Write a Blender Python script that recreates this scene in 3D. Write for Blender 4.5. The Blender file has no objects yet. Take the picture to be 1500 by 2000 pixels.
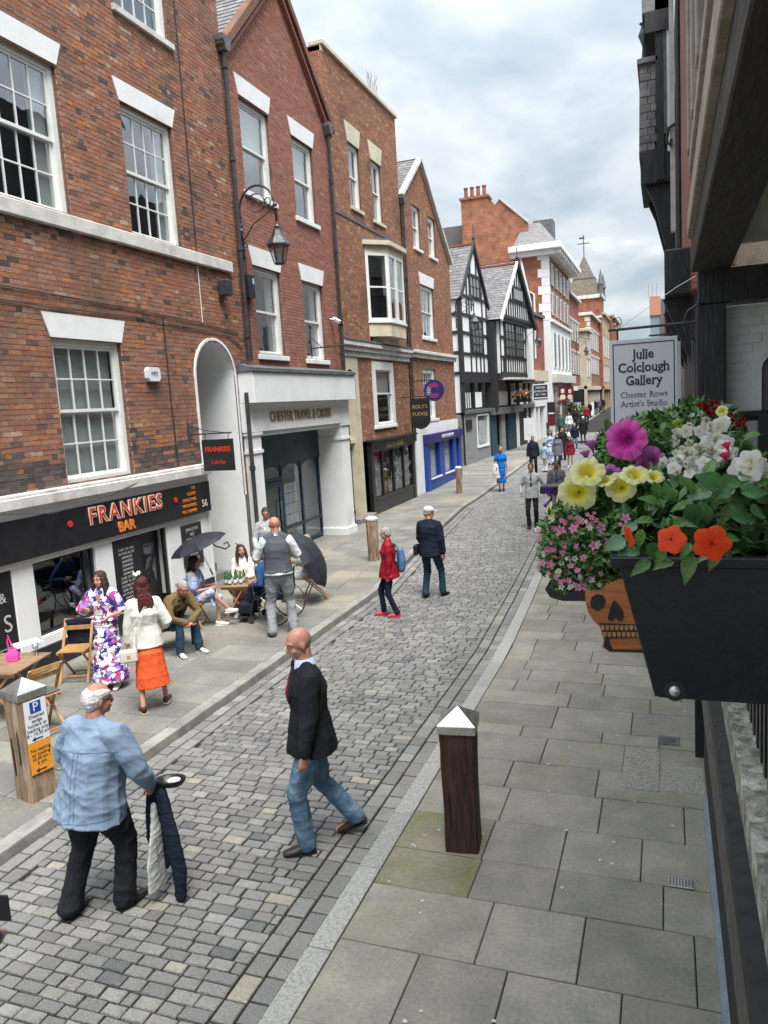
import bpy, bmesh, math, random
import numpy as np
from mathutils import Vector, Matrix, noise, Euler
R = math.radians
sc = bpy.context.scene
random.seed(7)
# ------------------------------------------------------------------ camera, world, sun, exposure
FOC, PW, PH = 1500.0, 1500.0, 2000.0
VPX, VPY, ROLL = 1300.0, 758.0, 0.062
f_ = Vector((VPX - 750, -(VPY - 1000), -FOC)).normalized()
p_ = Vector((-3750, -(VPY + ROLL * (VPX + 3000) - 1000), -FOC))
u_ = f_.cross(p_).normalized()
if u_.y < 0: u_ = -u_
r_ = f_.cross(u_)
CW = Matrix((r_, f_, u_))            # camera axes -> world axes
CAM = Vector((0, 0, 3.6))
cd = bpy.data.cameras.new('camera'); cam = bpy.data.objects.new('camera', cd)
sc.collection.objects.link(cam); sc.camera = cam
cd.sensor_fit = 'VERTICAL'; cd.sensor_height = 36; cd.lens = 36 * FOC / PH
cd.clip_start = .02; cd.clip_end = 3000
cam.matrix_world = Matrix.Translation(CAM) @ CW.to_4x4()

def ray(x, y): return CW @ Vector((x - 750, 1000 - y, -FOC))
def zg(y): return .02 * max(0., y - 28)
def atz(x, y, z=0.):
    d = ray(x, y); return CAM + d * ((z - CAM.z) / d.z)
def aty(x, y, Y):
    d = ray(x, y); return CAM + d * (Y / d.y)
def gnd(x, y, off=0.):
    z = off
    for i in range(20):
        p = atz(x, y, z); z = off + zg(p.y)
    return p

world = bpy.data.worlds.new('World'); sc.world = world; world.use_nodes = True
SUN_EL, SUN_AZ = 64, 138
def build_world():
    nt = world.node_tree; n = nt.nodes; l = nt.links; n.clear()
    out = n.new('ShaderNodeOutputWorld'); bg = n.new('ShaderNodeBackground')
    sky = n.new('ShaderNodeTexSky'); sky.sky_type = 'NISHITA'; sky.sun_disc = False
    sky.sun_elevation = R(SUN_EL); sky.sun_rotation = R(SUN_AZ)
    tc = n.new('ShaderNodeTexCoord'); sep = n.new('ShaderNodeSeparateXYZ'); l.new(tc.outputs['Generated'], sep.inputs[0])
    def mth(op, a, b=None, c=None):
        m = n.new('ShaderNodeMath'); m.operation = op
        for i, v in enumerate((a, b, c)):
            if v is None: continue
            if isinstance(v, (int, float)): m.inputs[i].default_value = v
            else: l.new(v, m.inputs[i])
        return m.outputs[0]
    zc = mth('MAXIMUM', sep.outputs[2], 0.0)
    den = mth('ADD', zc, 0.22)
    cx = mth('DIVIDE', sep.outputs[0], den); cy = mth('DIVIDE', sep.outputs[1], den)
    cmb = n.new('ShaderNodeCombineXYZ'); l.new(cx, cmb.inputs[0]); l.new(cy, cmb.inputs[1])
    nz = n.new('ShaderNodeTexNoise'); nz.inputs['Scale'].default_value = 1.5; nz.inputs['Detail'].default_value = 7
    nz.inputs['Roughness'].default_value = .52; nz.inputs['Distortion'].default_value = .2; l.new(cmb.outputs[0], nz.inputs['Vector'])
    rp = n.new('ShaderNodeValToRGB'); l.new(nz.outputs[0], rp.inputs[0])
    e = rp.color_ramp.elements
    e[0].position = .36; e[0].color = (1.3, 1.6, 1.85, 1)
    e[1].position = .66; e[1].color = (3.5, 3.6, 3.65, 1)
    k = e.new(.45); k.color = (1.75, 1.98, 2.15, 1)
    k = e.new(.57); k.color = (2.55, 2.7, 2.8, 1)
    # overcast skies are brighter overhead than at the horizon
    gr = mth('MULTIPLY_ADD', mth('MULTIPLY', zc, zc), 2.1, .70)
    vm = n.new('ShaderNodeVectorMath'); vm.operation = 'SCALE'; l.new(rp.outputs[0], vm.inputs[0]); l.new(gr, vm.inputs['Scale'])
    mx = n.new('ShaderNodeMixRGB'); mx.inputs[0].default_value = .94
    l.new(sky.outputs[0], mx.inputs[1]); l.new(vm.outputs[0], mx.inputs[2])
    l.new(mx.outputs[0], bg.inputs[0]); bg.inputs[1].default_value = .1
    l.new(bg.outputs[0], out.inputs[0])
build_world()
sd = bpy.data.lights.new('sun', 'SUN'); sd.energy = 1.5; sd.angle = R(30); sd.color = (1, .97, .92)
sun = bpy.data.objects.new('sun', sd); sc.collection.objects.link(sun)
sdir = Vector((math.sin(R(SUN_AZ)) * math.cos(R(SUN_EL)), math.cos(R(SUN_AZ)) * math.cos(R(SUN_EL)), math.sin(R(SUN_EL))))
sun.rotation_euler = sdir.to_track_quat('Z', 'Y').to_euler()
vs = sc.view_settings; vs.view_transform = 'Standard'; vs.look = 'None'; vs.gamma = 1; vs.use_curve_mapping = False
vs.exposure = 2.05
sc.render.engine = 'CYCLES'; sc.cycles.use_denoising = True; sc.cycles.max_bounces = 6
sc.cycles.transparent_max_bounces = 12; sc.cycles.diffuse_bounces = 3; sc.cycles.glossy_bounces = 3; sc.cycles.caustics_reflective = False

# ------------------------------------------------------------------ materials
def M(name, c, c2=None, rough=.75, sc_=4., isl=0., bump=0., bsc=30., metal=0., co='pos', stretch=None, ramp=None, detail=4, spec=.4, c3=None, sc3=1.2, w3=(.55, .7), fa=.14, objr=True):
    m = bpy.data.materials.new(name); m.use_nodes = True
    nt = m.node_tree; n = nt.nodes; l = nt.links; b = n['Principled BSDF']
    b.inputs['Roughness'].default_value = rough; b.inputs['Metallic'].default_value = metal
    b.inputs['Specular IOR Level'].default_value = spec
    if co == 'pos': vec = n.new('ShaderNodeNewGeometry').outputs['Position']
    else: vec = n.new('ShaderNodeTexCoord').outputs['Object']
    if stretch:
        mp = n.new('ShaderNodeMapping'); mp.inputs['Scale'].default_value = stretch; l.new(vec, mp.inputs[0]); vec = mp.outputs[0]
    def nz(s, d=detail):
        t = n.new('ShaderNodeTexNoise'); t.inputs['Scale'].default_value = s; t.inputs['Detail'].default_value = d
        l.new(vec, t.inputs['Vector']); return t.outputs[0]
    def mix(fac, a, bb, mode='MIX'):
        x = n.new('ShaderNodeMixRGB'); x.blend_type = mode
        for i, v in enumerate((fac, a, bb)):
            if isinstance(v, (int, float)): x.inputs[i].default_value = v
            elif isinstance(v, tuple): x.inputs[i].default_value = v + (1,)
            else: l.new(v, x.inputs[i])
        return x.outputs[0]
    def mr(v, a, bb, lo, hi):
        x = n.new('ShaderNodeMapRange'); l.new(v, x.inputs[0])
        for i, q in enumerate((a, bb, lo, hi)): x.inputs[i + 1].default_value = q
        return x.outputs[0]
    col = c
    rnd = None
    if ramp or isl:
        g = n.new('ShaderNodeNewGeometry'); o = n.new('ShaderNodeObjectInfo')
        ad = n.new('ShaderNodeMath'); ad.operation = 'ADD'; l.new(g.outputs['Random Per Island'], ad.inputs[0])
        if objr: l.new(o.outputs['Random'], ad.inputs[1])
        fr = n.new('ShaderNodeMath'); fr.operation = 'FRACT'; l.new(ad.outputs[0], fr.inputs[0]); rnd = fr.outputs[0]
    if ramp:
        rp = n.new('ShaderNodeValToRGB'); l.new(rnd, rp.inputs[0]); rp.color_ramp.interpolation = 'CONSTANT'
        el = rp.color_ramp.elements
        while len(el) > 1: el.remove(el[-1])
        el[0].position = 0; el[0].color = ramp[0][1] + (1,)
        for p, cc in ramp[1:]:
            q = el.new(p); q.color = cc + (1,)
        col = rp.outputs[0]
    if c2 is not None:
        fac = mr(nz(sc_), .35, .65, 0, 1)
        if ramp: col = mix(mr(nz(sc_), .4, .7, 0, .55), col, c2)
        else: col = mix(fac, c, c2)
    if c3 is not None: col = mix(mr(nz(sc3), w3[0], w3[1], 0, 1), col, c3)
    if isl:
        mu = n.new('ShaderNodeMath'); mu.operation = 'MULTIPLY'; l.new(rnd, mu.inputs[0]); mu.inputs[1].default_value = 7.13
        f2 = n.new('ShaderNodeMath'); f2.operation = 'FRACT'; l.new(mu.outputs[0], f2.inputs[0])
        v = mr(f2.outputs[0], 0, 1, 1 - isl, 1 + isl)
        cb = n.new('ShaderNodeCombineXYZ')
        for i in range(3): l.new(v, cb.inputs[i])
        col = mix(1., col, cb.outputs[0], 'MULTIPLY')
    fine = mr(nz(bsc * 1.3, 3), .3, .7, 1 - fa, 1 + fa)
    cb = n.new('ShaderNodeCombineXYZ')
    for i in range(3): l.new(fine, cb.inputs[i])
    col = mix(1., col, cb.outputs[0], 'MULTIPLY')
    l.new(col, b.inputs['Base Color'])
    if bump:
        bp = n.new('ShaderNodeBump'); bp.inputs['Strength'].default_value = bump; bp.inputs['Distance'].default_value = .02
        l.new(nz(bsc), bp.inputs['Height']); l.new(bp.outputs[0], b.inputs['Normal'])
    rr = mr(nz(bsc * .6, 2), .3, .7, max(rough - .1, .05), min(rough + .1, 1)); l.new(rr, b.inputs['Roughness'])
    return m

def glass_mat(name, tint=(.9, .93, .93), refl=.17, rough=.01, wav=.15):
    m = bpy.data.materials.new(name); m.use_nodes = True
    nt = m.node_tree; n = nt.nodes; l = nt.links; n.clear()
    o = n.new('ShaderNodeOutputMaterial'); mx = n.new('ShaderNodeMixShader'); t = n.new('ShaderNodeBsdfTransparent'); g = n.new('ShaderNodeBsdfGlossy')
    t.inputs[0].default_value = tint + (1,); g.inputs['Roughness'].default_value = rough; g.inputs[0].default_value = (.95, .97, 1, 1)
    fr = n.new('ShaderNodeLayerWeight'); fr.inputs[0].default_value = .35
    ad = n.new('ShaderNodeMath'); ad.operation = 'MULTIPLY_ADD'; ad.inputs[1].default_value = .55; ad.inputs[2].default_value = refl; ad.use_clamp = True
    pw = n.new('ShaderNodeMath'); pw.operation = 'POWER'; pw.inputs[1].default_value = 2.5; l.new(fr.outputs['Facing'], pw.inputs[0]); l.new(pw.outputs[0], ad.inputs[0]); l.new(ad.outputs[0], mx.inputs[0]); l.new(t.outputs[0], mx.inputs[1]); l.new(g.outputs[0], mx.inputs[2])
    gp = n.new('ShaderNodeNewGeometry'); nz = n.new('ShaderNodeTexNoise'); nz.inputs['Scale'].default_value = 2.2; nz.inputs['Detail'].default_value = 1
    l.new(gp.outputs['Position'], nz.inputs['Vector']); bp = n.new('ShaderNodeBump'); bp.inputs['Strength'].default_value = wav; bp.inputs['Distance'].default_value = .03
    l.new(nz.outputs[0], bp.inputs['Height']); l.new(bp.outputs[0], g.inputs['Normal']); l.new(mx.outputs[0], o.inputs[0])
    return m

BR = [(0, (.33, .145, .085)), (.14, (.29, .13, .085)), (.27, (.40, .165, .08)), (.37, (.32, .18, .13)), (.5, (.37, .19, .13)), (.6, (.25, .125, .085)), (.7, (.32, .14, .09)), (.8, (.29, .17, .125)), (.89, (.43, .19, .09)), (.955, (.42, .30, .22)), (.98, (.15, .10, .08))]
BR2 = [(0, (.30, .13, .095)), (.2, (.275, .12, .09)), (.4, (.34, .165, .12)), (.6, (.29, .13, .10)), (.8, (.25, .11, .088)), (.93, (.23, .115, .095))]
BR3 = [(0, (.31, .135, .08)), (.2, (.26, .115, .075)), (.4, (.37, .17, .09)), (.6, (.29, .15, .10)), (.8, (.22, .11, .075)), (.92, (.42, .24, .14))]
m_brick1 = M('old_mixed_brick', None, (.20, .10, .06), ramp=BR, isl=.12, sc_=16, bump=.7, bsc=70, rough=.92, c3=(.15, .09, .07), sc3=.9, w3=(.5, .78), fa=.24)
m_brickK = M('sooty_dark_brick', None, (.12, .09, .08), ramp=[(0, (.075, .06, .055)), (.3, (.12, .085, .07)), (.55, (.17, .10, .075)), (.8, (.09, .075, .07))], isl=.2, sc_=12, bump=.7, bsc=70, rough=.92)
m_brick2 = M('smooth_red_brick', None, (.33, .12, .08), ramp=BR2, isl=.12, sc_=9, bump=.3, bsc=60, rough=.9)
m_brick3 = M('orange_brown_brick', None, (.22, .11, .06), ramp=BR3, isl=.16, sc_=7, bump=.4, bsc=60, rough=.9, c3=(.13, .08, .05), sc3=.7, w3=(.58, .75))
m_mortar = M('lime_mortar', (.46, .38, .30), (.30, .24, .19), bump=.4, bsc=50, rough=.95)
m_white = M('white_painted_render', (.80, .81, .82), (.74, .75, .75), sc_=2.5, fa=.03, rough=.65, bump=.12, bsc=18, c3=(.60, .60, .57), sc3=1.6, w3=(.6, .85))
m_wood_w = M('white_gloss_paint', (.78, .79, .77), (.70, .71, .69), rough=.45, bsc=20, fa=.03, c3=(.55, .54, .50), sc3=3, w3=(.6, .85), detail=8)
m_stone_w = M('weathered_white_stone', (.66, .65, .62), (.50, .49, .46), sc_=3, bump=.3, bsc=40, rough=.9, c3=(.30, .29, .26), sc3=2.2, w3=(.6, .8))
m_cream = M('cream_stone', (.62, .56, .42), (.50, .45, .34), sc_=2.5, fa=.05, bump=.2, bsc=30, rough=.85)
m_slate = M('grey_roof_slate', (.20, .19, .19), (.13, .125, .13), isl=.25, sc_=6, bump=.4, bsc=30, rough=.7)
m_black = M('black_paint', (.012, .013, .016), (.02, .02, .022), rough=.38, bsc=25, spec=.5)
m_bltim = M('black_stained_timber', (.018, .019, .022), (.035, .035, .038), rough=.6, bump=.6, bsc=14, stretch=(3, 3, .6))
m_iron = M('black_cast_iron', (.025, .027, .032), (.05, .05, .055), rough=.45, bsc=30)
m_lead = M('grey_lead', (.14, .145, .155), (.09, .09, .1), rough=.6, bump=.3, bsc=14)
m_navy = M('navy_paint', (.012, .03, .055), (.018, .045, .075), rough=.4, sc_=1.2, bsc=15)
m_blue = M('bright_blue_paint', (.015, .06, .33), (.012, .045, .26), rough=.45, bsc=15)
m_purple = M('deep_purple_paint', (.035, .03, .16), (.03, .02, .12), rough=.45, bsc=15)
m_grey = M('grey_painted_render', (.25, .26, .27), (.20, .205, .21), rough=.7, bump=.15, bsc=15)
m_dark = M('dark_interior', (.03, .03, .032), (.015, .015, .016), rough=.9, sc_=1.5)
m_blind = M('pale_blind', (.74, .75, .72), (.62, .63, .62), rough=.9, sc_=1.3)
m_glass = glass_mat('window_glass')
m_glassd = glass_mat('shop_glass', (.8, .84, .85), refl=.1)
m_sett = M('granite_setts', None, (.20, .195, .18), ramp=[(0, (.215, .213, .207)), (.14, (.26, .256, .247)), (.3, (.18, .178, .174)), (.42, (.295, .29, .277)), (.55, (.23, .227, .22)), (.68, (.26, .25, .232)), (.78, (.195, .193, .187)), (.945, (.34, .31, .25)), (.965, (.13, .135, .14))], isl=.10, sc_=18, bump=.7, bsc=60, rough=.46, c3=(.15, .15, .145), sc3=1.3, w3=(.52, .75), fa=.2)
m_joint = M('damp_sett_joint', (.028, .026, .022), (.018, .017, .015), bump=.5, bsc=60, rough=.9)
m_flag = M('yorkstone_flags', (.275, .255, .205), (.21, .20, .17), isl=.15, sc_=3.4, bump=.35, bsc=26, rough=.55, c3=(.165, .16, .105), sc3=1.4, w3=(.5, .8), detail=8)
m_flagl = M('damp_grey_flags', (.215, .21, .185), (.165, .165, .15), isl=.16, sc_=2.2, bump=.35, bsc=22, rough=.6, c3=(.27, .24, .185), sc3=.5, w3=(.5, .7))
m_flagmoss = M('mossy_flag', (.25, .225, .165), (.19, .18, .13), sc_=3, bump=.35, bsc=24, rough=.7, c3=(.165, .17, .085), sc3=2.6, w3=(.42, .68), detail=8)
m_granite = M('speckled_granite_kerb', (.40, .395, .375), (.25, .25, .24), sc_=38, isl=.08, bump=.5, bsc=80, rough=.8, detail=6)
m_kerb = M('worn_grey_kerbstone', (.30, .29, .265), (.20, .195, .18), sc_=5, isl=.14, bump=.4, bsc=50, rough=.8)
m_conc = M('pebbled_concrete', (.42, .40, .36), (.22, .21, .19), sc_=60, bump=.7, bsc=90, rough=.9, detail=6)
m_lichen = M('lichened_stone', (.40, .39, .34), (.13, .13, .11), sc_=16, bump=1., bsc=40, rough=.95, detail=8, c3=(.55, .55, .50), sc3=9, w3=(.55, .65))
m_darkwood = M('dark_oak_bollard', (.075, .032, .022), (.035, .016, .012), rough=.6, bump=.9, bsc=10, stretch=(6, 6, .5), sc_=5)
m_oldwood = M('weathered_pale_oak', (.36, .25, .17), (.20, .13, .085), rough=.85, bump=.9, bsc=9, stretch=(5, 5, .6), sc_=4, c3=(.46, .38, .30), sc3=3)
m_beech = M('varnished_beech', (.46, .26, .11), (.36, .19, .075), rough=.5, bsc=12, stretch=(4, 4, 1.), co='obj')
m_steel = M('brushed_steel', (.55, .55, .53), (.42, .42, .40), rough=.33, metal=.85, bsc=30)
m_teal = M('dark_teal_paint', (.012, .05, .075), (.01, .04, .06), rough=.45)
m_red = M('red_lettering', (.62, .035, .02), rough=.5)
m_orange = M('orange_lettering', (.75, .22, .04), rough=.5)
m_creaml = M('cream_lettering', (.80, .62, .48), rough=.5)
m_gold = M('gold_lettering', (.50, .36, .13), rough=.4, metal=.3)
m_goldd = M('bronze_lettering', (.24, .17, .10), rough=.5)
m_ink = M('black_print', (.02, .02, .022), rough=.5)
m_paper = M('white_print_panel', (.72, .73, .78), (.70, .71, .76), rough=.5, sc_=1, fa=.015)
m_chalk = M('chalk_writing', (.5, .5, .5), rough=.9)

# ------------------------------------------------------------------ mesh helpers
class MB:
    def __init__(s): s.v = []; s.f = []; s.m = []
    def add(s, vs, fs, m=0):
        o = len(s.v); s.v += [tuple(x) for x in vs]; s.f += [tuple(i + o for i in q) for q in fs]; s.m += [m] * len(fs); return s
    def box(s, x0, x1, y0, y1, z0, z1, m=0, back=True):
        v = [(x0, y0, z0), (x1, y0, z0), (x1, y1, z0), (x0, y1, z0), (x0, y0, z1), (x1, y0, z1), (x1, y1, z1), (x0, y1, z1)]
        f = [(0, 1, 5, 4), (1, 2, 6, 5), (3, 0, 4, 7), (0, 3, 2, 1), (4, 5, 6, 7)]
        if back: f.append((2, 3, 7, 6))
        return s.add(v, f, m)
    def obox(s, c, sz, rot=(0, 0, 0), m=0):
        Q = Euler([R(a) for a in rot]).to_matrix() if not isinstance(rot, Matrix) else rot
        c = Vector(c); v = []
        for k in (-.5, .5):
            for i, j in ((-.5, -.5), (.5, -.5), (.5, .5), (-.5, .5)): v.append(c + Q @ Vector((i * sz[0], j * sz[1], k * sz[2])))
        return s.add(v, [(0, 1, 5, 4), (1, 2, 6, 5), (2, 3, 7, 6), (3, 0, 4, 7), (0, 3, 2, 1), (4, 5, 6, 7)], m)
    def beam(s, a, b, w, h, m=0, up=(0, 0, 1)):
        a = Vector(a); b = Vector(b); d = (b - a); L = d.length; d.normalize(); up = Vector(up)
        if abs(d.dot(up)) > .98: up = Vector((0, 1, 0))
        x = d.cross(up).normalized(); z = x.cross(d)
        Q = Matrix((x, d, z)).transposed()
        return s.obox((a + b) / 2, (w, L, h), Q, m)
    def prism(s, pts, a0, a1, ax='y', m=0):
        def P(p, a): return {'y': (p[0], a, p[1]), 'x': (a, p[0], p[1]), 'z': (p[0], p[1], a)}[ax]
        n = len(pts); v = [P(p, a0) for p in pts] + [P(p, a1) for p in pts]
        return s.add(v, [tuple(range(n)), tuple(range(2 * n - 1, n - 1, -1))] + [(i, (i + 1) % n, n + (i + 1) % n, n + i) for i in range(n)], m)
    def loft(s, rings, m=0, cap=True, closed=True):
        n = len(rings[0]); v = [p for r in rings for p in r]; f = []
        for k in range(len(rings) - 1):
            for i in range(n if closed else n - 1):
                j = (i + 1) % n; f.append((k * n + i, k * n + j, (k + 1) * n + j, (k + 1) * n + i))
        if cap: f += [tuple(range(n)), tuple(range(len(v) - 1, len(v) - n - 1, -1))]
        return s.add(v, f, m)
    def tube(s, pts, r, n=8, m=0, flat=None):
        pts = [Vector(p) for p in pts]; rs = r if isinstance(r, (list, tuple)) else [r] * len(pts)
        rings = []; prev = None
        for i, p in enumerate(pts):
            d = (pts[min(i + 1, len(pts) - 1)] - pts[max(i - 1, 0)]).normalized()
            if prev is None: x = d.cross(Vector((0, 0, 1)) if abs(d.z) < .9 else Vector((0, 1, 0))).normalized()
            else: x = (prev - d * prev.dot(d)).normalized()
            prev = x; y = d.cross(x)
            rings.append([p + (x * math.cos(t) + y * math.sin(t)) * rs[i] for t in [2 * math.pi * k / n for k in range(n)]])
        return s.loft(rings, m)
    def lathe(s, prof, c=(0, 0, 0), n=16, m=0, T=None):
        rings = []
        for r, z in prof:
            rings.append([Vector((r * math.cos(2 * math.pi * k / n), r * math.sin(2 * math.pi * k / n), z)) for k in range(n)])
        T = T or Matrix.Identity(3); c = Vector(c)
        return s.loft([[c + T @ p for p in r] for r in rings], m)
    def obj(s, name, mats, parent=None, smooth=False, bevel=0, loc=None, norm=True, kind=None):
        me = bpy.data.meshes.new(name); me.from_pydata(s.v, [], s.f)
        if not isinstance(mats, (list, tuple)): mats = [mats]
        for q in mats: me.materials.append(q)
        if len(mats) > 1: me.polygons.foreach_set('material_index', s.m)
        if norm or bevel:
            bm = bmesh.new(); bm.from_mesh(me)
            if norm: bmesh.ops.recalc_face_normals(bm, faces=bm.faces)
            if bevel: bmesh.ops.bevel(bm, geom=list(bm.edges), offset=bevel, segments=1, affect='EDGES', clamp_overlap=True)
            bm.to_mesh(me); bm.free()
        if smooth: me.polygons.foreach_set('use_smooth', [True] * len(me.polygons))
        o = bpy.data.objects.new(name, me); sc.collection.objects.link(o)
        if parent: o.parent = parent
        if loc: o.location = loc
        if kind: o['kind'] = kind
        return o
def B(*a, m=0): return MB().box(*a, m=m)
def tag(o, label, cat=None, group=None, kind=None):
    if label: o['label'] = label
    if cat: o['category'] = cat
    if group: o['group'] = group
    if kind: o['kind'] = kind
    return o
def thing(name, label, cat, loc=(0, 0, 0), rz=0., group=None, kind=None):
    o = bpy.data.objects.new(name, None); sc.collection.objects.link(o); o.empty_display_size = .1
    o.location = loc; o.rotation_euler = (0, 0, rz); return tag(o, label, cat, group, kind)
def inst(name, me, parent, loc, rot=(0, 0, 0), scale=(1, 1, 1)):
    o = bpy.data.objects.new(name, me); sc.collection.objects.link(o)
    if parent: o.parent = parent
    o.location = loc; o.rotation_euler = rot; o.scale = scale; return o
def text(body, size, mat, parent, loc, rot=(90, 0, 0), ext=.004, align='CENTER', name='lettering', sx=1., serif=False, off=0., T=None, space=1.):
    cu = bpy.data.curves.new(name, 'FONT'); cu.body = body; cu.size = size; cu.extrude = ext; cu.align_x = align; cu.align_y = 'CENTER'
    cu.resolution_u = 3; cu.offset = off; cu.space_character = space
    o = bpy.data.objects.new('t', cu); sc.collection.objects.link(o)
    dg = bpy.context.evaluated_depsgraph_get(); me = bpy.data.meshes.new_from_object(o.evaluated_get(dg)); bpy.data.objects.remove(o); bpy.data.curves.remove(cu)
    if serif:
        bm = bmesh.new(); bm.from_mesh(me); add = []
        for e in bm.edges:
            a, b = e.verts[0].co, e.verts[1].co
            if abs(a.y - b.y) < 1e-4 * size and size * .05 < abs(a.x - b.x) < size * .16 and a.z > ext * .5 and b.z > ext * .5:
                add.append((min(a.x, b.x), max(a.x, b.x), a.y, sum(f.calc_center_median().y for f in e.link_faces) / max(1, len(e.link_faces))))
        for x0, x1, y, fy in add:
            s_ = 1 if fy > y else -1; t = size * .035; w = size * .05
            vs_ = [bm.verts.new(q) for q in [(x0 - w, y, ext + 2e-4), (x1 + w, y, ext + 2e-4), (x1, y + s_ * t * 1.6, ext + 2e-4), (x0, y + s_ * t * 1.6, ext + 2e-4)]]
            bm.faces.new(vs_ if s_ > 0 else vs_[::-1])
        bm.to_mesh(me); bm.free()
    me.materials.clear(); me.materials.append(mat); me.name = name
    o = bpy.data.objects.new(name, me); sc.collection.objects.link(o); o.parent = parent; o.location = loc
    o.rotation_euler = [R(a) for a in rot]; o.scale = (sx, 1, 1)
    return o
def lerp(a, b, t): return a + (b - a) * t
def interp(tab, y):
    if y <= tab[0][0]: return tab[0][1]
    for (a, b), (c, d) in zip(tab, tab[1:]):
        if y <= c: return b + (d - b) * (y - a) / (c - a)
    return tab[-1][1]
# ------------------------------------------------------------------ ground, street, pavements
KL = [(-30, -5.25), (13.5, -5.25), (18.8, -5.85), (24.8, -6.4), (40, -6.7), (60, -6.75), (90, -6.9), (140, -7.6)]
KR = [(-30, -2.13), (10.5, -2.13), (13.5, -2.27), (15.5, -2.38), (25, -2.95), (40, -3.35), (60, -3.5), (90, -3.6), (140, -4.2)]
FL = [(-30, -8.5), (20.4, -8.5), (21, -8.62), (27.3, -9.2), (38, -9.65), (48, -8.9), (58, -8.2), (90, -8.4), (140, -9.2)]
FR = [(-30, .36), (16, .42), (30, .35), (60, .0), (140, -.6)]
ys = [-30, 0, 13.5, 18.8, 24.8, 28, 40, 60, 90, 140]
def strip(A, Bt, z, name, mat, parent=None, lab=None):
    mb = MB()
    for a, b in zip(ys, ys[1:]):
        mb.add([(A(a), a, z + zg(a)), (Bt(a), a, z + zg(a)), (Bt(b), b, z + zg(b)), (A(b), b, z + zg(b))], [(0, 1, 2, 3)])
    return mb.obj(name, mat, parent)
big = MB(); Z0 = -.09
for a, b in zip([-400] + ys + [400], ys + [400, 1500]):
    za, zb = Z0 + zg(a), Z0 + zg(min(b, 200))
    if a >= 400: za = Z0 + zg(200)
    if b == 400: zb = Z0 + zg(200)
    big.add([(-600, a, za), (600, a, za), (600, b, zb), (-600, b, zb)], [(0, 1, 2, 3)])
g = big.obj('ground', m_flagl); tag(g, 'grey town ground beneath the street and buildings', kind='structure')
fKL = lambda y: interp(KL, y); fKR = lambda y: interp(KR, y); fFL = lambda y: interp(FL, y); fFR = lambda y: interp(FR, y)
road = thing('cobbled_street', 'grey granite sett street running between the two kerbs', None, kind='structure')
strip(lambda y: fKL(y) - .02, lambda y: fKR(y) - .1, -.022, 'joint_bed', m_joint, road)
pavR = thing('right_pavement', 'broad sandstone flag pavement on the right of the street', None, kind='structure')
pavL = thing('left_pavement', 'flag pavement before the shops on the left of the street', None, kind='structure')
strip(lambda y: fKR(y) - .02, lambda y: fFR(y) + .3, .012, 'joint_bed', m_joint, pavR)
strip(lambda y: fFL(y) - .6, lambda y: fKL(y) - .1, .078, 'joint_bed', m_joint, pavL)

def slab(q, zt, th, ch=.008, sk=None):
    """chamfered stone from four ground corners (x,y)"""
    c = Vector((sum(p[0] for p in q) / 4, sum(p[1] for p in q) / 4)); top = []; mid = []; bot = []
    tl = (random.uniform(-1, 1) * .004, random.uniform(-1, 1) * .004) if sk is None else sk
    for p in q:
        d = Vector(p) - c; L = d.length; e = d * (1 - ch * 1.4 / L); dz = d.x * tl[0] + d.y * tl[1] + zg(p[1])
        top.append((c.x + e.x, c.y + e.y, zt + dz)); mid.append((p[0], p[1], zt - ch + dz)); bot.append((p[0], p[1], zt - th + dz))
    v = top + mid + bot
    f = [(0, 1, 2, 3)] + [(i, (i + 1) % 4, 4 + (i + 1) % 4, 4 + i) for i in range(4)] + [(4 + i, 4 + (i + 1) % 4, 8 + (i + 1) % 4, 8 + i) for i in range(4)]
    return v, f
# setts -------------------------------------------------------------
setts = []
def add_sett(q): setts.append(q)
rnd = random.Random(3)
y = -2.5
row = 0
while y < 60:
    d = rnd.uniform(.094, .112)
    xl, xr = fKL(y) + .3, fKR(y) - .50
    x = xl - (0 if row % 2 else .09) + rnd.uniform(-.04, .04)
    while x < xr - .04:
        w = rnd.uniform(.15, .21)
        if rnd.random() < .06: w *= .6
        a, b = max(x, xl), min(x + w, xr)
        if xr - b < .06: b = xr
        if b - a > .06:
            j = lambda s=.0035: rnd.uniform(-s, s)
            sh = .018 * math.sin((a + 7) * 1.2)
            add_sett([(a + .006 + j(), y + .007 + j() + sh), (b - .008 + j(), y + .008 + j() + sh), (b - .008 + j(), y + d - .008 + j() + sh), (a + .008 + j(), y + d - .008 + j() + sh)])
        x = max(x + w, b)
    y += d; row += 1
for lo, hi, off in ((0, .14, 0), (.145, .295, .1)):      # channel setts laid lengthwise by the left kerb
    y = -2.5 + off
    while y < 60:
        L = rnd.uniform(.17, .27); x0, x1 = fKL(y) + lo, fKL(y + L) + lo; w = hi - lo
        add_sett([(x0 + .008, y + .008), (x0 + w - .006, y + .008), (x1 + w - .006, y + L - .008), (x1 + .008, y + L - .008)]); y += L
for lo, hi, off in ((-.495, -.34, 0), (-.335, -.185, .12)):
    y = -2.5 + off
    while y < 60:
        L = rnd.uniform(.17, .27); x0, x1 = fKR(y) + lo, fKR(y + L) + lo; w = hi - lo
        add_sett([(x0 + .008, y + .008), (x0 + w - .006, y + .008), (x1 + w - .006, y + L - .008), (x1 + .008, y + L - .008)]); y += L
def near(q):
    c = Vector(((q[0][0] + q[2][0]) / 2, (q[0][1] + q[2][1]) / 2, 0)); v = CW.transposed() @ (c - CAM)
    if v.z > -.5: return 99
    px, py = 750 - FOC * v.x / v.z, 1000 + FOC * v.y / v.z
    return -v.z if (-20 < px < 1520 and -20 < py < 2020) else 60 + abs(v.z)
setts.sort(key=near)
me = None
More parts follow.
